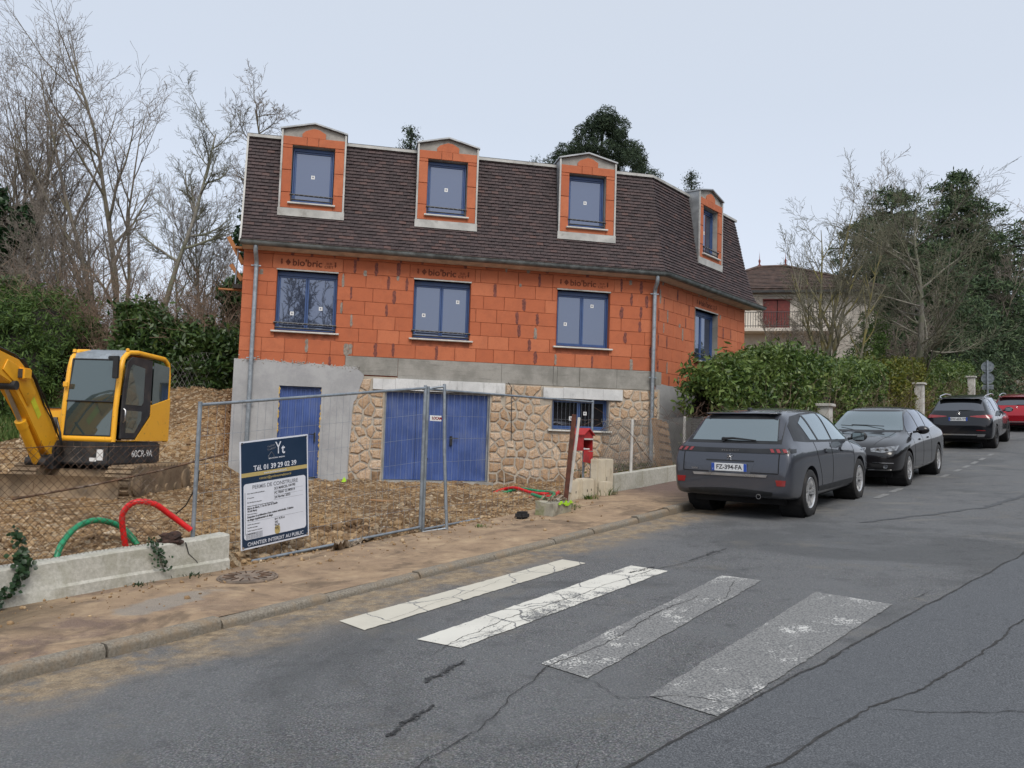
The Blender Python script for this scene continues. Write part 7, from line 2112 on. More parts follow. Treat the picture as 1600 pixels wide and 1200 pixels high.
# ---------------------------------------------------------------- vegetation
def tubes_np(segs, sides=3):
    A_ = np.array([s[0] for s in segs]); B_ = np.array([s[1] for s in segs])
    ra = np.array([s[2] for s in segs])[:, None]; rb_ = np.array([s[3] for s in segs])[:, None]
    D = B_ - A_; L = np.linalg.norm(D, axis=1, keepdims=True); L[L < 1e-9] = 1; D /= L
    ref = np.where(np.abs(D[:, 2:3]) > .9, np.array([[1., 0, 0]]), np.array([[0, 0, 1.]]))
    U = np.cross(D, ref); U /= np.linalg.norm(U, axis=1, keepdims=True); Wv = np.cross(D, U)
    V = np.zeros((len(segs), 2*sides, 3))
    for k in range(sides):
        a = 2*math.pi*k/sides; o = U*math.cos(a) + Wv*math.sin(a)
        V[:, k] = A_ + o*ra; V[:, sides+k] = B_ + o*rb_
    base = (np.arange(len(segs))*2*sides)[:, None]
    F = np.concatenate([base + np.array([[k, (k+1) % sides, sides+(k+1) % sides, sides+k]]) for k in range(sides)], 0)
    return V.reshape(-1, 3), F
def grow(rg, p, d, L, r, lev, P, out):
    """P: per level dict of n children, length ratio, angle, wiggle, lift"""
    q = P[lev]; n = max(2, int(q.get('seg', 6))); st = L/n; pts = [(p.copy(), r)]
    d = d.copy()
    for i in range(n):
        d = (d + Vector((rg.gauss(0, q['wig']), rg.gauss(0, q['wig']), rg.gauss(0, q['wig'])*.7 + q['lift']))).normalized()
        p2 = p + d*st; rr = r*(1 - (1-q.get('tip', .35))*(i+1)/n)
        out[0 if lev < 2 else 1].append((tuple(p), tuple(p2), pts[-1][1], rr))
        p = p2; pts.append((p.copy(), rr))
    if lev+1 < len(P):
        qn = P[lev+1]; N = qn['n']; N = int(N*rg.uniform(.8, 1.2)+.5)
        for k in range(N):
            f = qn.get('start', .25) + (1-qn.get('start', .25))*(k+rg.random())/N
            x = min(n-1e-3, f*n); i = int(x); a, ra = pts[i]; b, rb2 = pts[i+1]; c = a.lerp(b, x-i); rc = ra+(rb2-ra)*(x-i)
            dd = (b-a).normalized(); ax = dd.orthogonal().normalized(); ax.rotate(Matrix.Rotation(rg.uniform(0, 6.283), 3, dd))
            nd = dd.copy(); nd.rotate(Matrix.Rotation(R(rg.gauss(qn['ang'], qn['ang']*.22)), 3, ax))
            grow(rg, c, nd, L*qn['len']*rg.uniform(.65, 1.2)*(1.1-.45*f if lev == 0 else 1), min(rc*.75, r*qn['rr']), lev+1, P, out)
def bare_tree(x, y, z, h, seed, label, P, stems=1, lean=(0, 0), r=.16, bark='bark', fan=12, group=None, name='bare_tree', minr=.0):
    rg = random.Random(seed); out = ([], [])
    for i in range(stems):
        a = rg.uniform(0, 6.283) if i != 1 else math.pi; t = R(fan)*(0 if i == 0 else rg.uniform(.4, 1))
        d = Vector((math.cos(a)*math.sin(t)+lean[0], math.sin(a)*math.sin(t)+lean[1], math.cos(t))).normalized()
        grow(rg, Vector((rg.uniform(-.15, .15)*(stems > 1), rg.uniform(-.15, .15)*(stems > 1), -.2)), d, h*P[0].get('L', .85)*(rg.uniform(.78, .95) if i else 1), r*(rg.uniform(.6, 1) if stems > 1 else 1), 0, P, out)
    root = empty(name, (x, y, z), 0, label, 'tree', group)
    V, F = tubes_np(out[0], 7); o = np_mesh('trunk_and_limbs', V, F, M[bark], root, True)
    segs = [(a, b, max(c, minr), max(d, minr)) for a, b, c, d in out[1]]
    V, F = tubes_np(segs, 3); o = np_mesh('twigs', V, F, M['twig' if bark == 'bark' else 'twigo'], root, True)
    tag(o, kind='stuff')
    return root
PT = [dict(wig=.06, lift=.03, seg=12, tip=.2, L=.92), dict(n=17, len=.42, ang=38, wig=.10, lift=.10, rr=.5, start=.22, seg=8, tip=.25),
      dict(n=9, len=.42, ang=36, wig=.13, lift=.06, rr=.5, start=.15, seg=6, tip=.3), dict(n=8, len=.42, ang=38, wig=.16, lift=.03, rr=.5, start=.1, seg=4, tip=.5), dict(n=3, len=.5, ang=35, wig=.15, lift=.04, rr=.6, start=.2, seg=2, tip=.6)]
PM = [dict(wig=.05, lift=.02, seg=12, tip=.12, L=.95), dict(n=11, len=.36, ang=34, wig=.08, lift=.09, rr=.42, start=.22, seg=7, tip=.2),
      dict(n=7, len=.42, ang=38, wig=.10, lift=.06, rr=.5, start=.15, seg=5, tip=.3), dict(n=5, len=.42, ang=40, wig=.15, lift=.05, rr=.55, start=.1, seg=4, tip=.5), dict(n=2, len=.5, ang=35, wig=.15, lift=.04, rr=.6, start=.2, seg=2, tip=.6)]
def gz(x, y):
    s, t = ST(x, y)
    return soil_z(x, y, False)
def dpos(px, D): return (px-800)/FPX*D
def ztop(px, py, D): return EYE + ((686 + .032*(px-800)) - py)/FPX*D
def tree_at(px, D, pytop, **kw):
    x = dpos(px, D)*1.0; z = gz(x, D); h = ztop(px, pytop, D) - z
    # the picture leans: a vertical line drifts, so the base stands slightly left of the top
    return bare_tree(x - .032*h*.5, D, z, h, **kw)
tree_at(192, 31, 25, seed=3, label='tallest bare tree behind the excavator with several stems', P=PM, stems=4, r=.17, fan=13, lean=(-.07, 0), minr=.0055)
tree_at(60, 34, 110, seed=14, label='second bare tree at the left, beside the tallest one', P=PM, stems=4, r=.15, fan=17, bark='bark', minr=.0055)
tree_at(8, 30, 110, seed=8, label='bare tree cut by the left edge of the picture', P=PM, stems=4, r=.13, fan=15, minr=.0055)
tree_at(240, 27, 150, seed=22, label='slim pale bare tree with leaning trunk and round crown left of the house', P=[dict(wig=.04, lift=.02, seg=12, tip=.2, L=.96)] + [dict(n=15, len=.25, ang=52, wig=.12, lift=.08, rr=.5, start=.5, seg=7, tip=.25)] + PT[2:], r=.12, lean=(.035, 0), bark='barkl', minr=.0045)
tree_at(402, 31, 165, seed=31, label='bare tree rising directly behind the left gable of the house', P=[dict(wig=.05, lift=.02, seg=12, tip=.2, L=1.0)] + [dict(n=18, len=.22, ang=60, wig=.16, lift=.04, rr=.4, start=.4, seg=7, tip=.25)] + PT[2:], r=.12, minr=.005)
tree_at(283, 28, 330, seed=41, label='small pale bare tree between the leaning tree and the house', P=PM, r=.06, lean=(.03, 0), bark='barkl', minr=.0045)
tree_at(340, 29, 300, seed=44, label='low crooked bare tree beside the ivy covered tree', P=PT, r=.08, lean=(-.1, 0), minr=.0045)
tree_at(120, 27, 300, seed=46, label='dense many-stemmed bare shrub below the tall trees', P=PM, stems=7, r=.06, fan=24, minr=.005)
tree_at(45, 28, 330, seed=47, label='grey bare shrub behind the dark evergreens at the left', P=PM, stems=6, r=.06, fan=24, minr=.005)
tree_at(320, 33, 380, seed=48, label='thin bare shrub on the skyline left of the house', P=PM, stems=5, r=.05, fan=26, minr=.005)
tree_at(1300, 34, 300, seed=58, label='tall bare tree with several yellowish stems behind the laurel hedge', P=PM, stems=4, r=.13, fan=11, bark='barky', minr=.0055)
tree_at(1336, 33, 370, seed=57, label='leaning yellow lichened stem right of the tall bare tree', P=PM, stems=1, r=.07, fan=10, lean=(.12, 0), bark='barky', minr=.0045)
PR = [dict(wig=.04, lift=.03, seg=11, tip=.2, L=.86), dict(n=26, len=.66, ang=60, wig=.06, lift=.05, rr=.25, start=.22, seg=9, tip=.2),
      dict(n=9, len=.36, ang=34, wig=.1, lift=.03, rr=.5, start=.12, seg=6, tip=.3), dict(n=8, len=.42, ang=36, wig=.13, lift=.02, rr=.5, start=.1, seg=4, tip=.5), dict(n=3, len=.5, ang=35, wig=.15, lift=.02, rr=.6, start=.2, seg=2, tip=.6)]
tree_at(1446, 37, 300, seed=65, label='wide spreading bare tree with pale lichened trunk before the dark cedars', P=PR, r=.20, bark='barkl', minr=.006)
tree_at(1425, 62, 262, seed=66, label='far bare tree on the skyline between the two cedar tops', P=PM, stems=3, r=.12, fan=18, minr=.012)
tree_at(1555, 64, 285, seed=67, label='far bare tree rising right of the pointed cedar top', P=PM, stems=3, r=.14, fan=22, minr=.012)
tree_at(1395, 44, 440, seed=68, label='reddish bare shrub between the cream house and the cedars', P=PM, stems=5, r=.06, fan=30, minr=.010)
tree_at(1222, 40, 470, seed=69, label='bare shrub below the balcony of the cream house', P=PM, stems=5, r=.05, fan=34, minr=.0055)
bare_tree(.6, -11, -.6, 12.5, 71, 'tall bare tree across the street, seen as a reflection in the left window', PM, stems=3, r=.2, fan=14, minr=.02)

def quads(C, N, S, rg, asp=.35, bend=.0, name='leaves', mat=None, parent=None, tilt=.5):
    """one small leaf per centre; N preferred outward direction"""
    n = len(C)
    d = rg.normal(size=(n, 3)); d /= np.linalg.norm(d, axis=1, keepdims=True)
    nn = N*(1-tilt) + d*tilt; nn /= np.linalg.norm(nn, axis=1, keepdims=True)
    a = np.cross(nn, rg.normal(size=(n, 3))); a /= np.linalg.norm(a, axis=1, keepdims=True); b = np.cross(nn, a)
    S = np.asarray(S).reshape(-1, 1)*np.ones((n, 1)); h = S*asp*.5; L = S*.5
    V = np.zeros((n, 6, 3))
    V[:, 0] = C - a*L; V[:, 1] = C - a*L*.15 + b*h - nn*h*.3; V[:, 2] = C + a*L*.5 + b*h*.8 - nn*h*.3 ; V[:, 3] = C + a*L - nn*L*.2; V[:, 4] = C + a*L*.5 - b*h*.8 - nn*h*.3; V[:, 5] = C - a*L*.15 - b*h - nn*h*.3
    base = (np.arange(n)*6)[:, None]
    F = np.concatenate([base + np.array([[0, 1, 2, 3]]), base + np.array([[0, 3, 4, 5]])], 0)
    o = np_mesh(name, V.reshape(-1, 3), F, mat, parent)
    return tag(o, kind='stuff')
def stems_in(parent, pts, seed, mat, rad=.012, name='branches', segs=5, up_=1.0, spread=.35):
    rg = random.Random(seed); S = []
    for (p, L) in pts:
        p = Vector(p); d = Vector((rg.gauss(0, spread), rg.gauss(0, spread), up_)).normalized(); r = rad*rg.uniform(.5, 1.3)
        for k in range(segs):
            d = (d + Vector((rg.gauss(0, .22), rg.gauss(0, .22), rg.gauss(0, .15)))).normalized()
            q = p + d*(L/segs); S.append((tuple(p), tuple(q), r*(1-.16*k), r*(1-.16*(k+1)))); p = q
            if rg.random() < .7:
                e = (d + Vector((rg.gauss(0, .7), rg.gauss(0, .7), rg.gauss(0, .5)))).normalized(); e2 = p + e*(L/segs)*rg.uniform(.6, 1.5)
                S.append((tuple(p), tuple(e2), r*.5, r*.25))
    V, F = tubes_np(S, 3); o = np_mesh(name, V, F, mat, parent); return tag(o, kind='stuff')
def hedge(label, s0, s1, t0, t1, hfun, nleaf, size, mat, seed, bare=None, mats2=None, cat='hedge', group=None, name='laurel_hedge', asp=.34, st=True, base=None, origin=None):
    """a row of shrubs between t0 and t1 along the street; leaves gathered in tufts near the outer skin"""
    rg = np.random.RandomState(seed)
    f = (lambda s, t: W(s, t)) if origin is None else origin
    bz = (lambda s, t: road_z(s)+.1) if base is None else base
    c = f((s0+s1)/2, (t0+t1)/2); zb = bz((s0+s1)/2, (t0+t1)/2)
    root = empty(name, (c.x, c.y, zb), 0, label, cat, group)
    C = []; N = []; tries = 0
    per = 7; target = nleaf//per
    X1 = (f(s0, t0+1)-f(s0, t0)).normalized(); X0 = (f(s0+1, t0)-f(s0, t0)).normalized()
    while len(C) < target and tries < target*6:
        tries += 1
        s = rg.uniform(s0, s1); u = rg.rand()
        side = rg.rand()
        H = hfun(s) * (1 + .17*nz(s*.7, seed) + .09*nz(s*2.3, seed+2))
        dep = abs(rg.normal(0, .16))
        wob = .40*nz(s*.8, u*3, seed) + .26*nz(s*2.4, u*6, seed+1)
        tm = (t0+t1)/2
        if side < .52: z = H*u**.9; t = t0 + dep - wob*.9 + .25*max(0, u-.75)*2; nv = -X1 + Vector((0, 0, .35))
        elif side < .86: z = H - dep - .0; t = t0 + (t1-t0)*rg.rand(); z += .22*nz(s*1.3, t*1.3, seed) + .6*max(0, nz(s*2.6, t*2.6, seed+7)) + (rg.rand() < .12)*rg.uniform(.0, .28); nv = Vector((0, 0, 1)) - X1*.3
        elif side < .97: z = H*u; t = t1 - dep; nv = X1
        else: s = (s0 if rg.rand() < .5 else s1) + rg.normal(0, .12); z = H*u; t = t0+(t1-t0)*rg.rand(); nv = (-X0 if s < (s0+s1)/2 else X0)
        if bare is not None and (side < .52 or side > .86) and rg.rand() < bare(s, z/H): continue
        p = f(s, t); C.append((p.x-c.x, p.y-c.y, bz(s, t)+z-zb)); N.append(tuple(nv.normalized()))
    C = np.repeat(np.array(C), per, 0) + rg.normal(0, size*.55, (len(C)*per, 3)); N = np.repeat(np.array(N), per, 0)
    S = size*rg.uniform(.35, 1.3, len(C))
    quads(C, N, S, rg, asp=asp, mat=mat, parent=root, tilt=.62)
    # inner mass of old twigs keeps the hedge opaque
    V = []; ns = max(4, int((s1-s0)/.5)); rows = 7
    for i in range(ns+1):
        s = s0+.25 + (s1-s0-.5)*i/ns; H = hfun(s)*(1+.10*nz(s*.9, seed))
        for j in range(rows):
            a = math.pi*j/(rows-1); tt = (t0+t1)/2 - math.cos(a)*((t1-t0)/2-.18+.08*nz(s, j)); zz = (H-.28+.1*nz(s*2, j))*(min(1, math.sin(a)*1.6) if 0 < j < rows-1 else 0)
            p = f(s, tt); V.append((p.x-c.x, p.y-c.y, bz(s, tt)+zz-zb-.05))
    F = [(i*rows+j, i*rows+j+1, (i+1)*rows+j+1, (i+1)*rows+j) for i in range(ns) for j in range(rows-1)]
    o = mesh('inner_growth', V, F, M['barkd'], root)
    if st:
        rr = random.Random(seed); pts = []
        for k in range(int((s1-s0)*22)):
            s = rr.uniform(s0, s1); t = t0 + rr.uniform(.0, .4); p = f(s, t); pts.append(((p.x-c.x, p.y-c.y, bz(s, t)-zb), hfun(s)*rr.uniform(.4, .95)))
        stems_in(root, pts, seed, M['bramble'], rad=.011)
    return root
lb = lambda s, q: (0.95 if q < .55 else .6 if q < .68 else 0) if s < 21.5 else (.6 if q < .3 else 0)
hH = lambda s: 3.35 - .3*sm(16, 20, s)*0 - .35*sm(24, 38, s)
hedge('tall laurel hedge with bare brown lower stems beside the right end of the house', 18.1, 24.6, 7.55, 8.7, lambda s: 2.1+.55*sm(18.4, 21.5, s), 24000, .17, M['laurel'], 5, bare=lb, group='laurel hedges along the pavement')
hedge('glossy green laurel hedge behind the first white pillar', 24.2, 33.5, 7.5, 8.9, lambda s: 2.6-.02*(s-24), 24000, .17, M['laurel'], 6, bare=lambda s, q: .35 if q < .3 else 0, group='laurel hedges along the pavement')
hedge('yellow green shrubs in the hedge around the second white pillar', 33.3, 40.0, 7.4, 9.0, lambda s: 2.5, 14000, .17, M['yleaf'], 7, group='laurel hedges along the pavement', name='shrub_hedge')
hedge('lower laurel hedge at the far end towards the road sign', 39.8, 54.5, 7.5, 9.2, lambda s: 2.35+.1*math.sin(s), 22000, .19, M['laurel'], 8, group='laurel hedges along the pavement')
# left side, on top of the bank: path given directly in x, y
oL = lambda s, t: Vector((s, t, 0))
bL = lambda s, t: soil_z(s, t, False)
hedge('dark laurel hedge on the bank between the excavator cab and the house', -10.8, -6.2, 22.2, 24.2, lambda s: 1.8+.35*math.sin(s*1.1+1), 24000, .19, M['laureld'], 15, origin=oL, base=bL, st=False)
hedge('bright green clipped conifer hedge at the left edge above the excavator boom', -17.5, -11.9, 21.3, 24.0, lambda s: 2.7 - 1.2*sm(-13.4, -11.7, s), 34000, .16, M['cypress'], 16, origin=oL, base=bL, st=False, name='conifer_hedge', asp=.22)
hedge('dark evergreen thicket overgrown with ivy behind the conifer hedge', -20, -14.0, 25.0, 28.0, lambda s: 3.2 - .9*sm(-16, -14.2, s), 26000, .24, M['laureld'], 17, origin=oL, base=bL, st=False, name='evergreen_thicket')
# ivy covered tree by the gable, dark evergreens beyond
def leafy(label, x, y, z, blobs, n, size, mat, seed, cat='tree', name='evergreen_tree', trunk=None, asp=.3, tilt=.6, up_=.3):
    rg = np.random.RandomState(seed); root = empty(name, (x, y, z), 0, label, cat)
    C = []; N = []
    vol = np.array([b[3]*b[4] for b in blobs]); vol = vol/vol.sum()
    for b, f in zip(blobs, vol):
        k = int(n*f); d = rg.normal(size=(k, 3)); d /= np.linalg.norm(d, axis=1, keepdims=True)
        rr = 1 - np.abs(rg.normal(0, .22, (k, 1)))
        cl = np.array([1+.28*nz(q[0]*2.2+b[0], q[1]*2.2, q[2]*2.2+seed) for q in d])[:, None]
        C.append(np.array(b[:3]) + d*rr*cl*np.array([b[3], b[3], b[4]])); N.append(d + np.array([0, 0, up_]))
    C = np.concatenate(C); N = np.concatenate(N); N /= np.linalg.norm(N, axis=1, keepdims=True)
    quads(C, N, size*rg.uniform(.5, 1.2, len(C)), rg, asp=asp, mat=mat, parent=root, tilt=tilt, name='foliage')
    if trunk:
        k = MB(); k.tube([(0, 0, -.3), (.05, 0, trunk*.5), (0, 0, trunk)], [.18, .13, .05], 8); k.build('trunk', M['barkd'], root, auto=60)
    return root
rI = random.Random(4)
bl = [(rI.uniform(-.5, .5), rI.uniform(-.4, .4), .6+.62*i, rI.uniform(.55, .95), .6) for i in range(10)]
leafy('ivy covered tree trunk against the left gable of the house', -8.05, 25.2, gz(-8, 25), bl, 9000, .17, M['ivy'], 3, name='ivy_tree', trunk=6.2, asp=.8)
bl = [(rI.uniform(-1.2, 1.2), rI.uniform(-.5, .5), .5+.5*i, 1.0-.05*i, .7) for i in range(6)]
leafy('dark green shrub beside the house under the ivy covered tree', -8.2, 24.9, gz(-8, 25), bl, 9000, .2, M['laureld'], 5, cat='shrub', name='evergreen_shrub', asp=.35)
bl = [(rI.uniform(-.8, .8), rI.uniform(-.5, .5), .4+.7*i, 1.1-.11*i, .8) for i in range(8)]
leafy('ivy clad tree stump at the left edge below the bare trees', -18.2, 29.0, gz(-18, 29)+1.2, bl, 9000, .22, M['ivy'], 7, name='ivy_tree', trunk=5, asp=.8)
bl = [(0, 0, .9, 1.3, .9), (.3, 0, 1.6, .9, .7)]
leafy('small dark round evergreen between the bare trunks', -13.4, 34, gz(-13.4, 34)+.6, bl, 3500, .22, M['laureld'], 9, cat='shrub', name='evergreen_shrub')
# brown brambles: one tangled mass
root = empty('bramble_thicket', (-12.2, 25.4, 3.3), 0, 'tangle of brown leafless brambles behind the excavator cab', 'brambles')
rr = random.Random(12); pts = []
for k in range(3600):
    x = rr.uniform(-4.6, 5.4); y = rr.uniform(-2.6, 3.2); pts.append(((x, y, rr.uniform(-.2, .4)), rr.uniform(1.2, 3.6)*(1-.1*abs(x)/5)))
stems_in(root, pts, 5, M['bramble'], rad=.013, segs=7, spread=.45)
# garden mesh glimpsed on the bank
chainlink('chain_link_fence', lambda d: Vector((-12.2+d, 22.05, 0)), 4.2, lambda d: soil_z(-12.2+d, 22.05, False)+.05, lambda d: soil_z(-12.2+d, 22.05, False)+.75+.25*math.sin(d*2), 'pale chain link fence on top of the bank in front of the dark hedge', 9, cell=.13, mat=M['wire'], r=.004, barb=False)

# cedars: tiers of drooping branches carrying sprays
def conifer(label, x, y, z, h, rad, seed, mat, n_tier=15, cover=.18, n_leaf=16000, droop=.25, top=.12, size=.34, trunk_r=.35, name='cedar_tree', power=.8, up_tip=.0):
    rg = np.random.RandomState(seed); rr = random.Random(seed)
    root = empty(name, (x, y, z), 0, label, 'tree')
    k = MB(); k.tube([(0, 0, -.5), (.1, 0, h*.4), (0, .05, h*.8), (0, 0, h)], [trunk_r, trunk_r*.75, trunk_r*.3, .03], 10); k.build('trunk', M['barkd'], root, auto=60)
    S = []; C = []; N = []
    for i in range(n_tier):
        q = i/(n_tier-1); zz = h*(cover + (1-cover)*q**.9); rad_i = rad*((1-q)**power*.9 + top)*rr.uniform(.75, 1.15)
        nb = max(4, int(10*(1-q*.5)))
        for b in range(nb):
            a = 2*math.pi*(b+rr.random()*.9)/nb; L = rad_i*rr.uniform(.6, 1.2)
            p = Vector((0, 0, zz + rr.uniform(-.2, .2))); d = Vector((math.cos(a), math.sin(a), rr.uniform(.0, .25)))
            m_ = max(4, int(L/.45)); r = .02+.014*L
            for c in range(m_):
                d = (d + Vector((rr.gauss(0, .10), rr.gauss(0, .10), -droop*.16 + (up_tip if c > m_*.6 else 0)))).normalized()
                p2 = p + d*(L/m_); S.append((tuple(p), tuple(p2), r*(1-c/m_*.9), r*(1-(c+1)/m_*.9))); 
                w = .22 + .26*L*(c/m_)*(1-.6*(c/m_))
                if c >= 1:
                    kk = int(7+9*w)
                    side = Vector((-d.y, d.x, 0)).normalized()
                    for _ in range(kk):
                        f = rr.random(); e = p.lerp(p2, f) + side*rr.gauss(0, w*.9) + Vector((0, 0, rr.gauss(-.05, .07)))
                        C.append(tuple(e)); N.append((rr.gauss(0, .3), rr.gauss(0, .3), 1))
                p = p2
    V, F = tubes_np(S, 4); np_mesh('branches', V, F, M['barkd'], root)
    C = np.array(C); N = np.array(N); N /= np.linalg.norm(N, axis=1, keepdims=True)
    rep = max(1, int(n_leaf/len(C)))
    C = np.repeat(C, rep, 0) + rg.normal(0, size*.42, (len(C)*rep, 3)); N = np.repeat(N, rep, 0)
    quads(C, N, size*rg.uniform(.5, 1.2, len(C)), rg, asp=.22, mat=mat, parent=root, tilt=.55, name='needles')
    return root
def con_at(px, D, pytop, label, rad, seed, **kw):
    x = dpos(px, D); z = road_z(ST(x, D)[0])*.6+1.0; conifer(label, x-.2, D, z, ztop(px, pytop, D)-z, rad, seed, M['cedar'], **kw)
con_at(1400, 55, 300, 'dark blue green cedar with blunt top behind the spreading bare tree', 6.0, 3, size=.38, n_tier=21, cover=.20, n_leaf=66000, droop=.5, power=.55, top=.25)
con_at(1503, 66, 268, 'tallest cedar with pointed top at the right', 7.2, 5, size=.44, n_tier=24, cover=.27, n_leaf=72000, droop=.4, power=.75, top=.10)
con_at(1592, 92, 345, 'spreading cedar with long level branches at the right edge', 11.0, 7, size=.62, n_tier=19, cover=.24, n_leaf=60000, droop=.7, power=.45, top=.3)
con_at(1458, 58, 430, 'broad low cedar between the two tall cedars', 6.2, 9, size=.40, n_tier=15, cover=.30, n_leaf=56000, droop=.6, power=.4, top=.3)
# dark pine behind the roof
x = dpos(938, 36); zp = gz(x, 36)
bl = []; rr = random.Random(9)
cz0 = ztop(938, 275, 36) - zp; czt = ztop(938, 172, 36) - zp
czt += .35
for i in range(80):
    q = rr.random(); zz = cz0 - 1.4 + (czt-cz0+1.0)*q; w = 2.95*math.sqrt(max(.05, 1 - q**1.7))
    a = rr.uniform(0, 6.28); r_ = w*math.sqrt(rr.random())*.85
    bl.append((math.cos(a)*r_ - .0, math.sin(a)*r_, zz, rr.uniform(.28, .55), rr.uniform(.28, .48)))
bl.append((1.9, 0, cz0+.2, .8, .45)); bl.append((2.2, 0, cz0-.4, .8, .4)); bl.append((-2.0, 0, cz0+.6, .6, .5))
leafy('dark bushy pine rising behind the middle of the roof', x-.2, 36, zp, bl, 42000, .21, M['pine'], 8, name='pine_tree', trunk=czt-.6, asp=.16, tilt=.5, up_=.6)
# spruce tips peeping over the roof
for (px, py, D, lab, sd_) in ((626, 194, 31, 'thin spruce top peeping over the roof between the first two dormers', 3), (1075, 262, 40, 'small spruce top behind the right end of the roof', 4), (826, 245, 40, 'small conifer tip over the roof left of the third dormer', 6)):
    x = dpos(px, D); z = gz(x, D); h = ztop(px, py, D)-z
    conifer(lab, x, D, z, h, 2.6 if sd_ == 3 else 2.0, sd_, M['pine'], n_tier=22, cover=.55, n_leaf=5000, droop=-.5, top=.02, size=.16, trunk_r=.12, name='spruce_tree', power=1.0)
hedge('unseen dark hedge added across the street for reflections in car paint and windows', -26, 66, -11.5, -9.6, lambda s: 3.6+.8*math.sin(s*.4), 16000, .5, M['laureld'], 45, st=False, name='added_reflection_hedge', asp=.6)  # out of view, added so car paint and panes have something dark to reflect
# far dark hedge and pale bush by the sign
hedge('dark clipped hedge behind the road sign', 62, 74, 8.4, 10.5, lambda s: 2.3, 12000, .2, M['laureld'], 25, st=False, name='clipped_hedge')
bl = [(rr.uniform(-2.2, 2.2), rr.uniform(-1, 1), rr.uniform(1.2, 3.6), 1.3, 1.1) for _ in range(9)]
x = dpos(1585, 62); leafy('pale brown leafless looking bush above the far hedge', x, 62, road_z(75)-1.2, bl, 9000, .26, m_leaf('dry_leaf', [(0, (.10,.085,.055)), (.5, (.16,.135,.085)), (1, (.22,.19,.12))], .8), 26, cat='bush', name='pale_bush', asp=.25)
bl = [(rr.uniform(-.8, .8), rr.uniform(-.5, .5), .5+.55*i, 1.1-.1*i, .7) for i in range(6)]
x = dpos(1372, 38); leafy('light green young conifer above the laurel hedge', x, 38, gz(x, 38)+.4, bl, 5000, .2, M['cypress'], 29, cat='shrub', name='conifer_shrub', asp=.25)

# ivy and weeds near the camera
def ivy(label, pts, n, seed, size=.055):
    rg = np.random.RandomState(seed); c = Vector(pts[0]); root = empty('ivy_plant', tuple(c), 0, label, 'ivy')
    C = []; N = []
    for _ in range(n):
        i = rg.randint(len(pts)-1); a, b = Vector(pts[i]), Vector(pts[i+1]); p = a.lerp(b, rg.rand()) - c
        p += SV*rg.normal(0, .035) + Vector((0, 0, rg.normal(0, .02))) - TV*abs(rg.normal(.02, .02)); C.append(tuple(p)); N.append(tuple(-TV + Vector((0, 0, .5))))
    N = np.array(N); N /= np.linalg.norm(N, axis=1, keepdims=True)
    quads(np.array(C), N, size*rg.uniform(.6, 1.2, n), rg, asp=.85, mat=M['ivy'], parent=root, tilt=.4)
    k = MB(); k.tube([Vector(p) - c for p in pts], .005, 5); k.build('stem', M['bark'], root)
ivy('ivy trailing over the low white wall at the left edge', [W(2.95, 7.2, topz(2.95)+.30), W(2.98, 7.16, topz(2.95)+.1), W(3.0, 7.12, topz(3)+.0), W(2.94, 7.10, topz(3)-.12), W(2.82, 7.10, topz(3)-.22), W(2.72, 7.10, topz(3)-.29)], 260, 2, .045)
ivy('ivy clump growing through the fence at the far left', [W(2.62, 7.24, topz(2.6)+.02), W(2.70, 7.22, topz(2.6)+.14), W(2.78, 7.2, topz(2.6)+.20)], 90, 3, .05)
ivy('short ivy strand hanging at the right end of the low white wall', [W(4.10, 7.2, topz(4.1)+.06), W(4.12, 7.13, topz(4.1)-.02), W(4.16, 7.11, topz(4.1)-.12), W(4.20, 7.11, topz(4.1)-.22)], 110, 4, .03)
def tuft(label, x, y, z, n, h, seed, spread=.08, mat='grass', cat='grass tuft', name='grass_tuft'):
    rg = random.Random(seed); root = empty(name, (x, y, z), 0, label, cat); V = []; F = []
    for i in range(n):
        a = rg.uniform(0, 6.28); r_ = abs(rg.gauss(0, spread)); p = Vector((math.cos(a)*r_, math.sin(a)*r_, -.01)); L = h*rg.uniform(.5, 1.1)
        d = Vector((math.cos(a)*rg.uniform(.1, .8), math.sin(a)*rg.uniform(.1, .8), 1)).normalized(); w = Vector((-math.sin(a), math.cos(a), 0))*.006
        b = len(V); q = p + d*L*.6; t = q + (d + Vector((math.cos(a), math.sin(a), -.3))*.6).normalized()*L*.4
        V += [p-w, p+w, q+w*.8, q-w*.8, t]; F += [(b, b+1, b+2, b+3), (b+3, b+2, b+4)]
    o = mesh('blades', V, F, M[mat], root); tag(o, kind='stuff')
for (s, t, n, h, lab, m_) in ((11.35, 6.98, 90, .17, 'dark green weed tuft before the second meter cabinet', 'laurel'), (11.95, 7.02, 110, .24, 'grass tuft before the low whitish meter cabinet', 'grass'), (10.3, 6.70, 90, .14, 'low weeds beside the mossy concrete block', 'laurel'), (4.45, 7.07, 40, .05, 'tiny weeds at the foot of the low white wall', 'ivy'), (3.95, 7.07, 40, .045, 'sparse moss and weeds along the wall foot', 'ivy'), (10.55, 6.85, 60, .10, 'small weeds at the corner of the concrete block', 'laurel'), (8.3, 6.75, 30, .05, 'thin grass on the dirt at the pavement edge', 'grass')):
    p = W(s, t); tuft(lab, p.x, p.y, road_z(s)+.07, n, h, int(s*10), mat=m_)
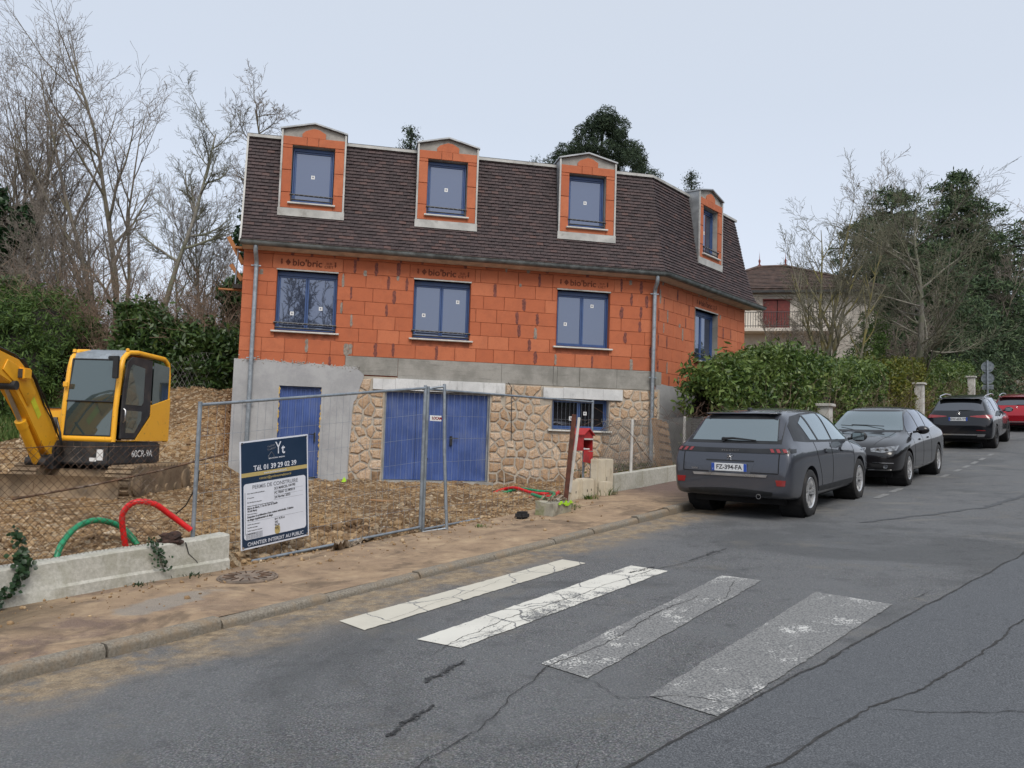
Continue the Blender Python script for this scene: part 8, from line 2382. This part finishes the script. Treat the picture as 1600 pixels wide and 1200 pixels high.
# grass on the bank top
rg = random.Random(8); V = []; F = []
for i in range(5000):
    x = rg.uniform(-14.5, -11.3); y = rg.uniform(20.2, 21.9); z = soil_z(x, y); a = rg.uniform(0, 6.28); w = Vector((math.cos(a), math.sin(a), 0))*.02
    b = len(V); p = Vector((x, y, z)); V += [p-w, p+w, p+Vector((rg.gauss(0, .05), rg.gauss(0, .05), rg.uniform(.08, .22)))]; F.append((b, b+1, b+2))
o = mesh('bank_grass', V, F, M['grass']); tag(o, 'strip of green grass on top of the bank behind the boom', 'grass', kind='stuff')
# dry weeds at the foot of the stone wall behind the right fence
rr = random.Random(31); root = empty('dry_weeds', tuple(W(14.2, 8.1, .95)), 0, 'brown dry weeds at the foot of the stone wall behind the fence', 'dry weeds')
pts = [((lambda p: (p.x, p.y, p.z))(W(rr.uniform(13.3, 17.5), rr.uniform(7.4, 8.6), rr.uniform(.95, 1.1)) - root.location), rr.uniform(.15, .55)) for _ in range(420)]
stems_in(root, pts, 4, M['bramble'], rad=.006, segs=4, spread=.6)
rg = np.random.RandomState(6); C = np.array([tuple(W(rg.uniform(13.3, 17.5), rg.uniform(7.4, 8.6), rg.uniform(1.0, 1.3)) - root.location) for _ in range(1400)])
quads(C, np.tile([[0, 0, 1.]], (1400, 1)), .06*rg.uniform(.6, 1.3, 1400), rg, asp=.4, mat=M['yleaf'], parent=root, tilt=.7, name='leaves')

# ---------------------------------------------------------------- houses beyond the hedge
D = 44.0
nx = dpos(1168, D)
nh = empty('neighbour_house', (nx, D, 3.4), R(-14), 'cream house with brown hipped roof and red shutters beyond the hedge', 'house')
ez = ztop(1168, 452, D) - 3.4; rzt = ztop(1187, 392, D) - 3.4; Wn, Dn = 6.3, 8.0
k = MB(); k.box((-2.6, 0, -1), (Wn, Dn, ez)); k.build('wall', M['cream'], nh)
k = MB(); o_ = .45; x0, x1, y0, y1 = -2.6-o_, Wn+o_, -o_, Dn+o_
k.add([(x0,y0,ez-.02),(x1,y0,ez-.02),(x1,y1,ez-.02),(x0,y1,ez-.02),(.75,Dn*.5,rzt),(2.2,Dn*.5,rzt),(x0,y0,ez-.14),(x1,y0,ez-.14),(x1,y1,ez-.14),(x0,y1,ez-.14)],
      [(0,1,5,4),(1,2,5),(2,3,4,5),(3,0,4),(6,7,1,0),(7,8,2,1),(8,9,3,2),(9,6,0,3),(9,8,7,6)])
rfn = k.build('roof', M['fartile'], nh)
k = MB(); a_ = Vector((x0, y0, ez)); b_ = Vector((x1, y0, ez)); c_ = Vector((2.2, Dn*.5, rzt)); d_ = Vector((.75, Dn*.5, rzt)); n_ = (b_-a_).cross(c_-a_).normalized()*.05
for i in range(16):
    q0, q1_ = i/16, (i+.92)/16
    A0, B0, A1, B1 = a_.lerp(d_, q0), b_.lerp(c_, q0), a_.lerp(d_, q1_), b_.lerp(c_, q1_)
    k.add([A0+n_, B0+n_, B1+n_*.3, A1+n_*.3, A0, B0], [(0,1,2,3),(0,4,5,1)])
tag(k.build('roof_courses', M['fartile'], rfn), kind='stuff')
for (p, q) in ((Vector((x0,y0,ez)), d_), (Vector((x1,y0,ez)), c_), (d_, c_)):
    k = MB(); k.tube([p+Vector((0,-.03,.03)), q+Vector((0,-.03,.06))], .09, 6); k.build('ridge_tiles', M['fartile'], rfn)
for p in (d_, c_):
    k = MB(); k.lathe([(0,.12),(.15,.10),(.2,.03),(.4,.07),(.5,.02),(.95,.0)], p, (0,0,1), 8); k.build('roof_finial', M['shutter'], rfn, auto=50)
k = MB(); k.box((x0, y0-.10, ez-.22), (x1, y0-.0, ez-.10)); k.build('gutter', M['exdark'], rfn)
k = MB(); k.box((-2.62, -.06, ez-.35), (Wn+.02, -.003, ez-.24)); k.build('cornice', M['farwall'], nh)
for (xa, xb_, z1_, z2_, nm) in ((.85, 2.15, ez-2.1, ez-.55, 'window'),):
    k = MB(); k.box((xa, -.04, z1_), (xb_, -.006, z2_)); w_ = k.build(nm, M['dark'], nh)
    for i in range(2):
        h_ = (xb_-xa)/2; k = MB(); k.box((xa+h_*i+.02, -.09, z1_+.03), (xa+h_*(i+1)-.02, -.045, z2_-.03))
        for j in range(9): k.box((xa+h_*i+.06, -.10, z1_+.08+j*.15), (xa+h_*(i+1)-.06, -.091, z1_+.15+j*.15))
        k.build('shutter', M['shutter'], w_)
    k = MB(); k.box((xa-.1, -.16, z2_+.0), (xb_+.1, -.01, z2_+.05)); k.box((xa-.08, -.09, z1_), (xa-.003, -.01, z2_)); k.build('window_surround', M['shutter'], w_)
k = MB(); k.box((-1.2, -1.1, ez-2.35), (4.3, 0, ez-2.18)); bal = k.build('balcony', M['cream'], nh)
k = MB()
for xx in np.arange(-1.2, 4.31, .13): k.tube([(xx, -1.05, ez-2.18), (xx, -1.05, ez-1.35)], .014, 4)
for zz in (ez-1.35, ez-2.08): k.tube([(-1.2, -1.05, zz), (4.3, -1.05, zz)], .022, 5); k.tube([(-1.2, -1.05, zz), (-1.2, 0, zz)], .022, 5)
k.build('balustrade', M['iron'], bal)
# white house glimpsed between the cedar trunks
fx = dpos(1490, 72); fh = empty('white_house', (fx, 72, road_z(74)-1.5), R(-20), 'white house glimpsed between the dark cedar trunks', 'house')
k = MB(); k.box((-3.4, 0, -1), (5.5, 8, 5.2)); k.build('wall', M['farwall'], fh)
k = MB(); k.add([(-3.8,-.4,5.2),(5.9,-.4,5.2),(5.9,8.4,5.2),(-3.8,8.4,5.2),(-1,4,8.0),(3,4,8.0)], [(0,1,5,4),(1,2,5),(2,3,4,5),(3,0,4),(3,2,1,0)]); k.build('roof', M['fartile'], fh)
for (xa, za) in ((-2.4, 2.6), (.3, 2.6), (3.0, 2.6)):
    k = MB(); k.box((xa, -.03, za), (xa+1.0, -.004, za+1.5)); w_ = k.build('window', M['dark'], fh)
    for q in (-.45, 1.0): k = MB(); k.box((xa+q, -.06, za), (xa+q+.45, -.034, za+1.5)); k.build('shutter', plain('green_shutter', (.06,.22,.17), .7), w_)
# dark tree line closing the hillside behind everything
rg = np.random.RandomState(77); C = []; N = []
for i in range(15000):
    x = rg.uniform(-80, 120); y = 125 + rg.uniform(-3, 3); z = far_z(*ST(x, y), x, y) + abs(rg.normal(0, 2.0))*(1+.4*nz(x*.12, 0, 5)) + .3; C.append((x, y, z)); N.append((0, -1, .3))
o = quads(np.array(C), np.array(N)/1.05, 1.0*rg.uniform(.6, 1.4, 15000), rg, asp=.8, mat=M['laureld'], name='far_woodland', tilt=.5)
tag(o, 'dark line of distant woodland on the hillside', 'woodland', kind='stuff')
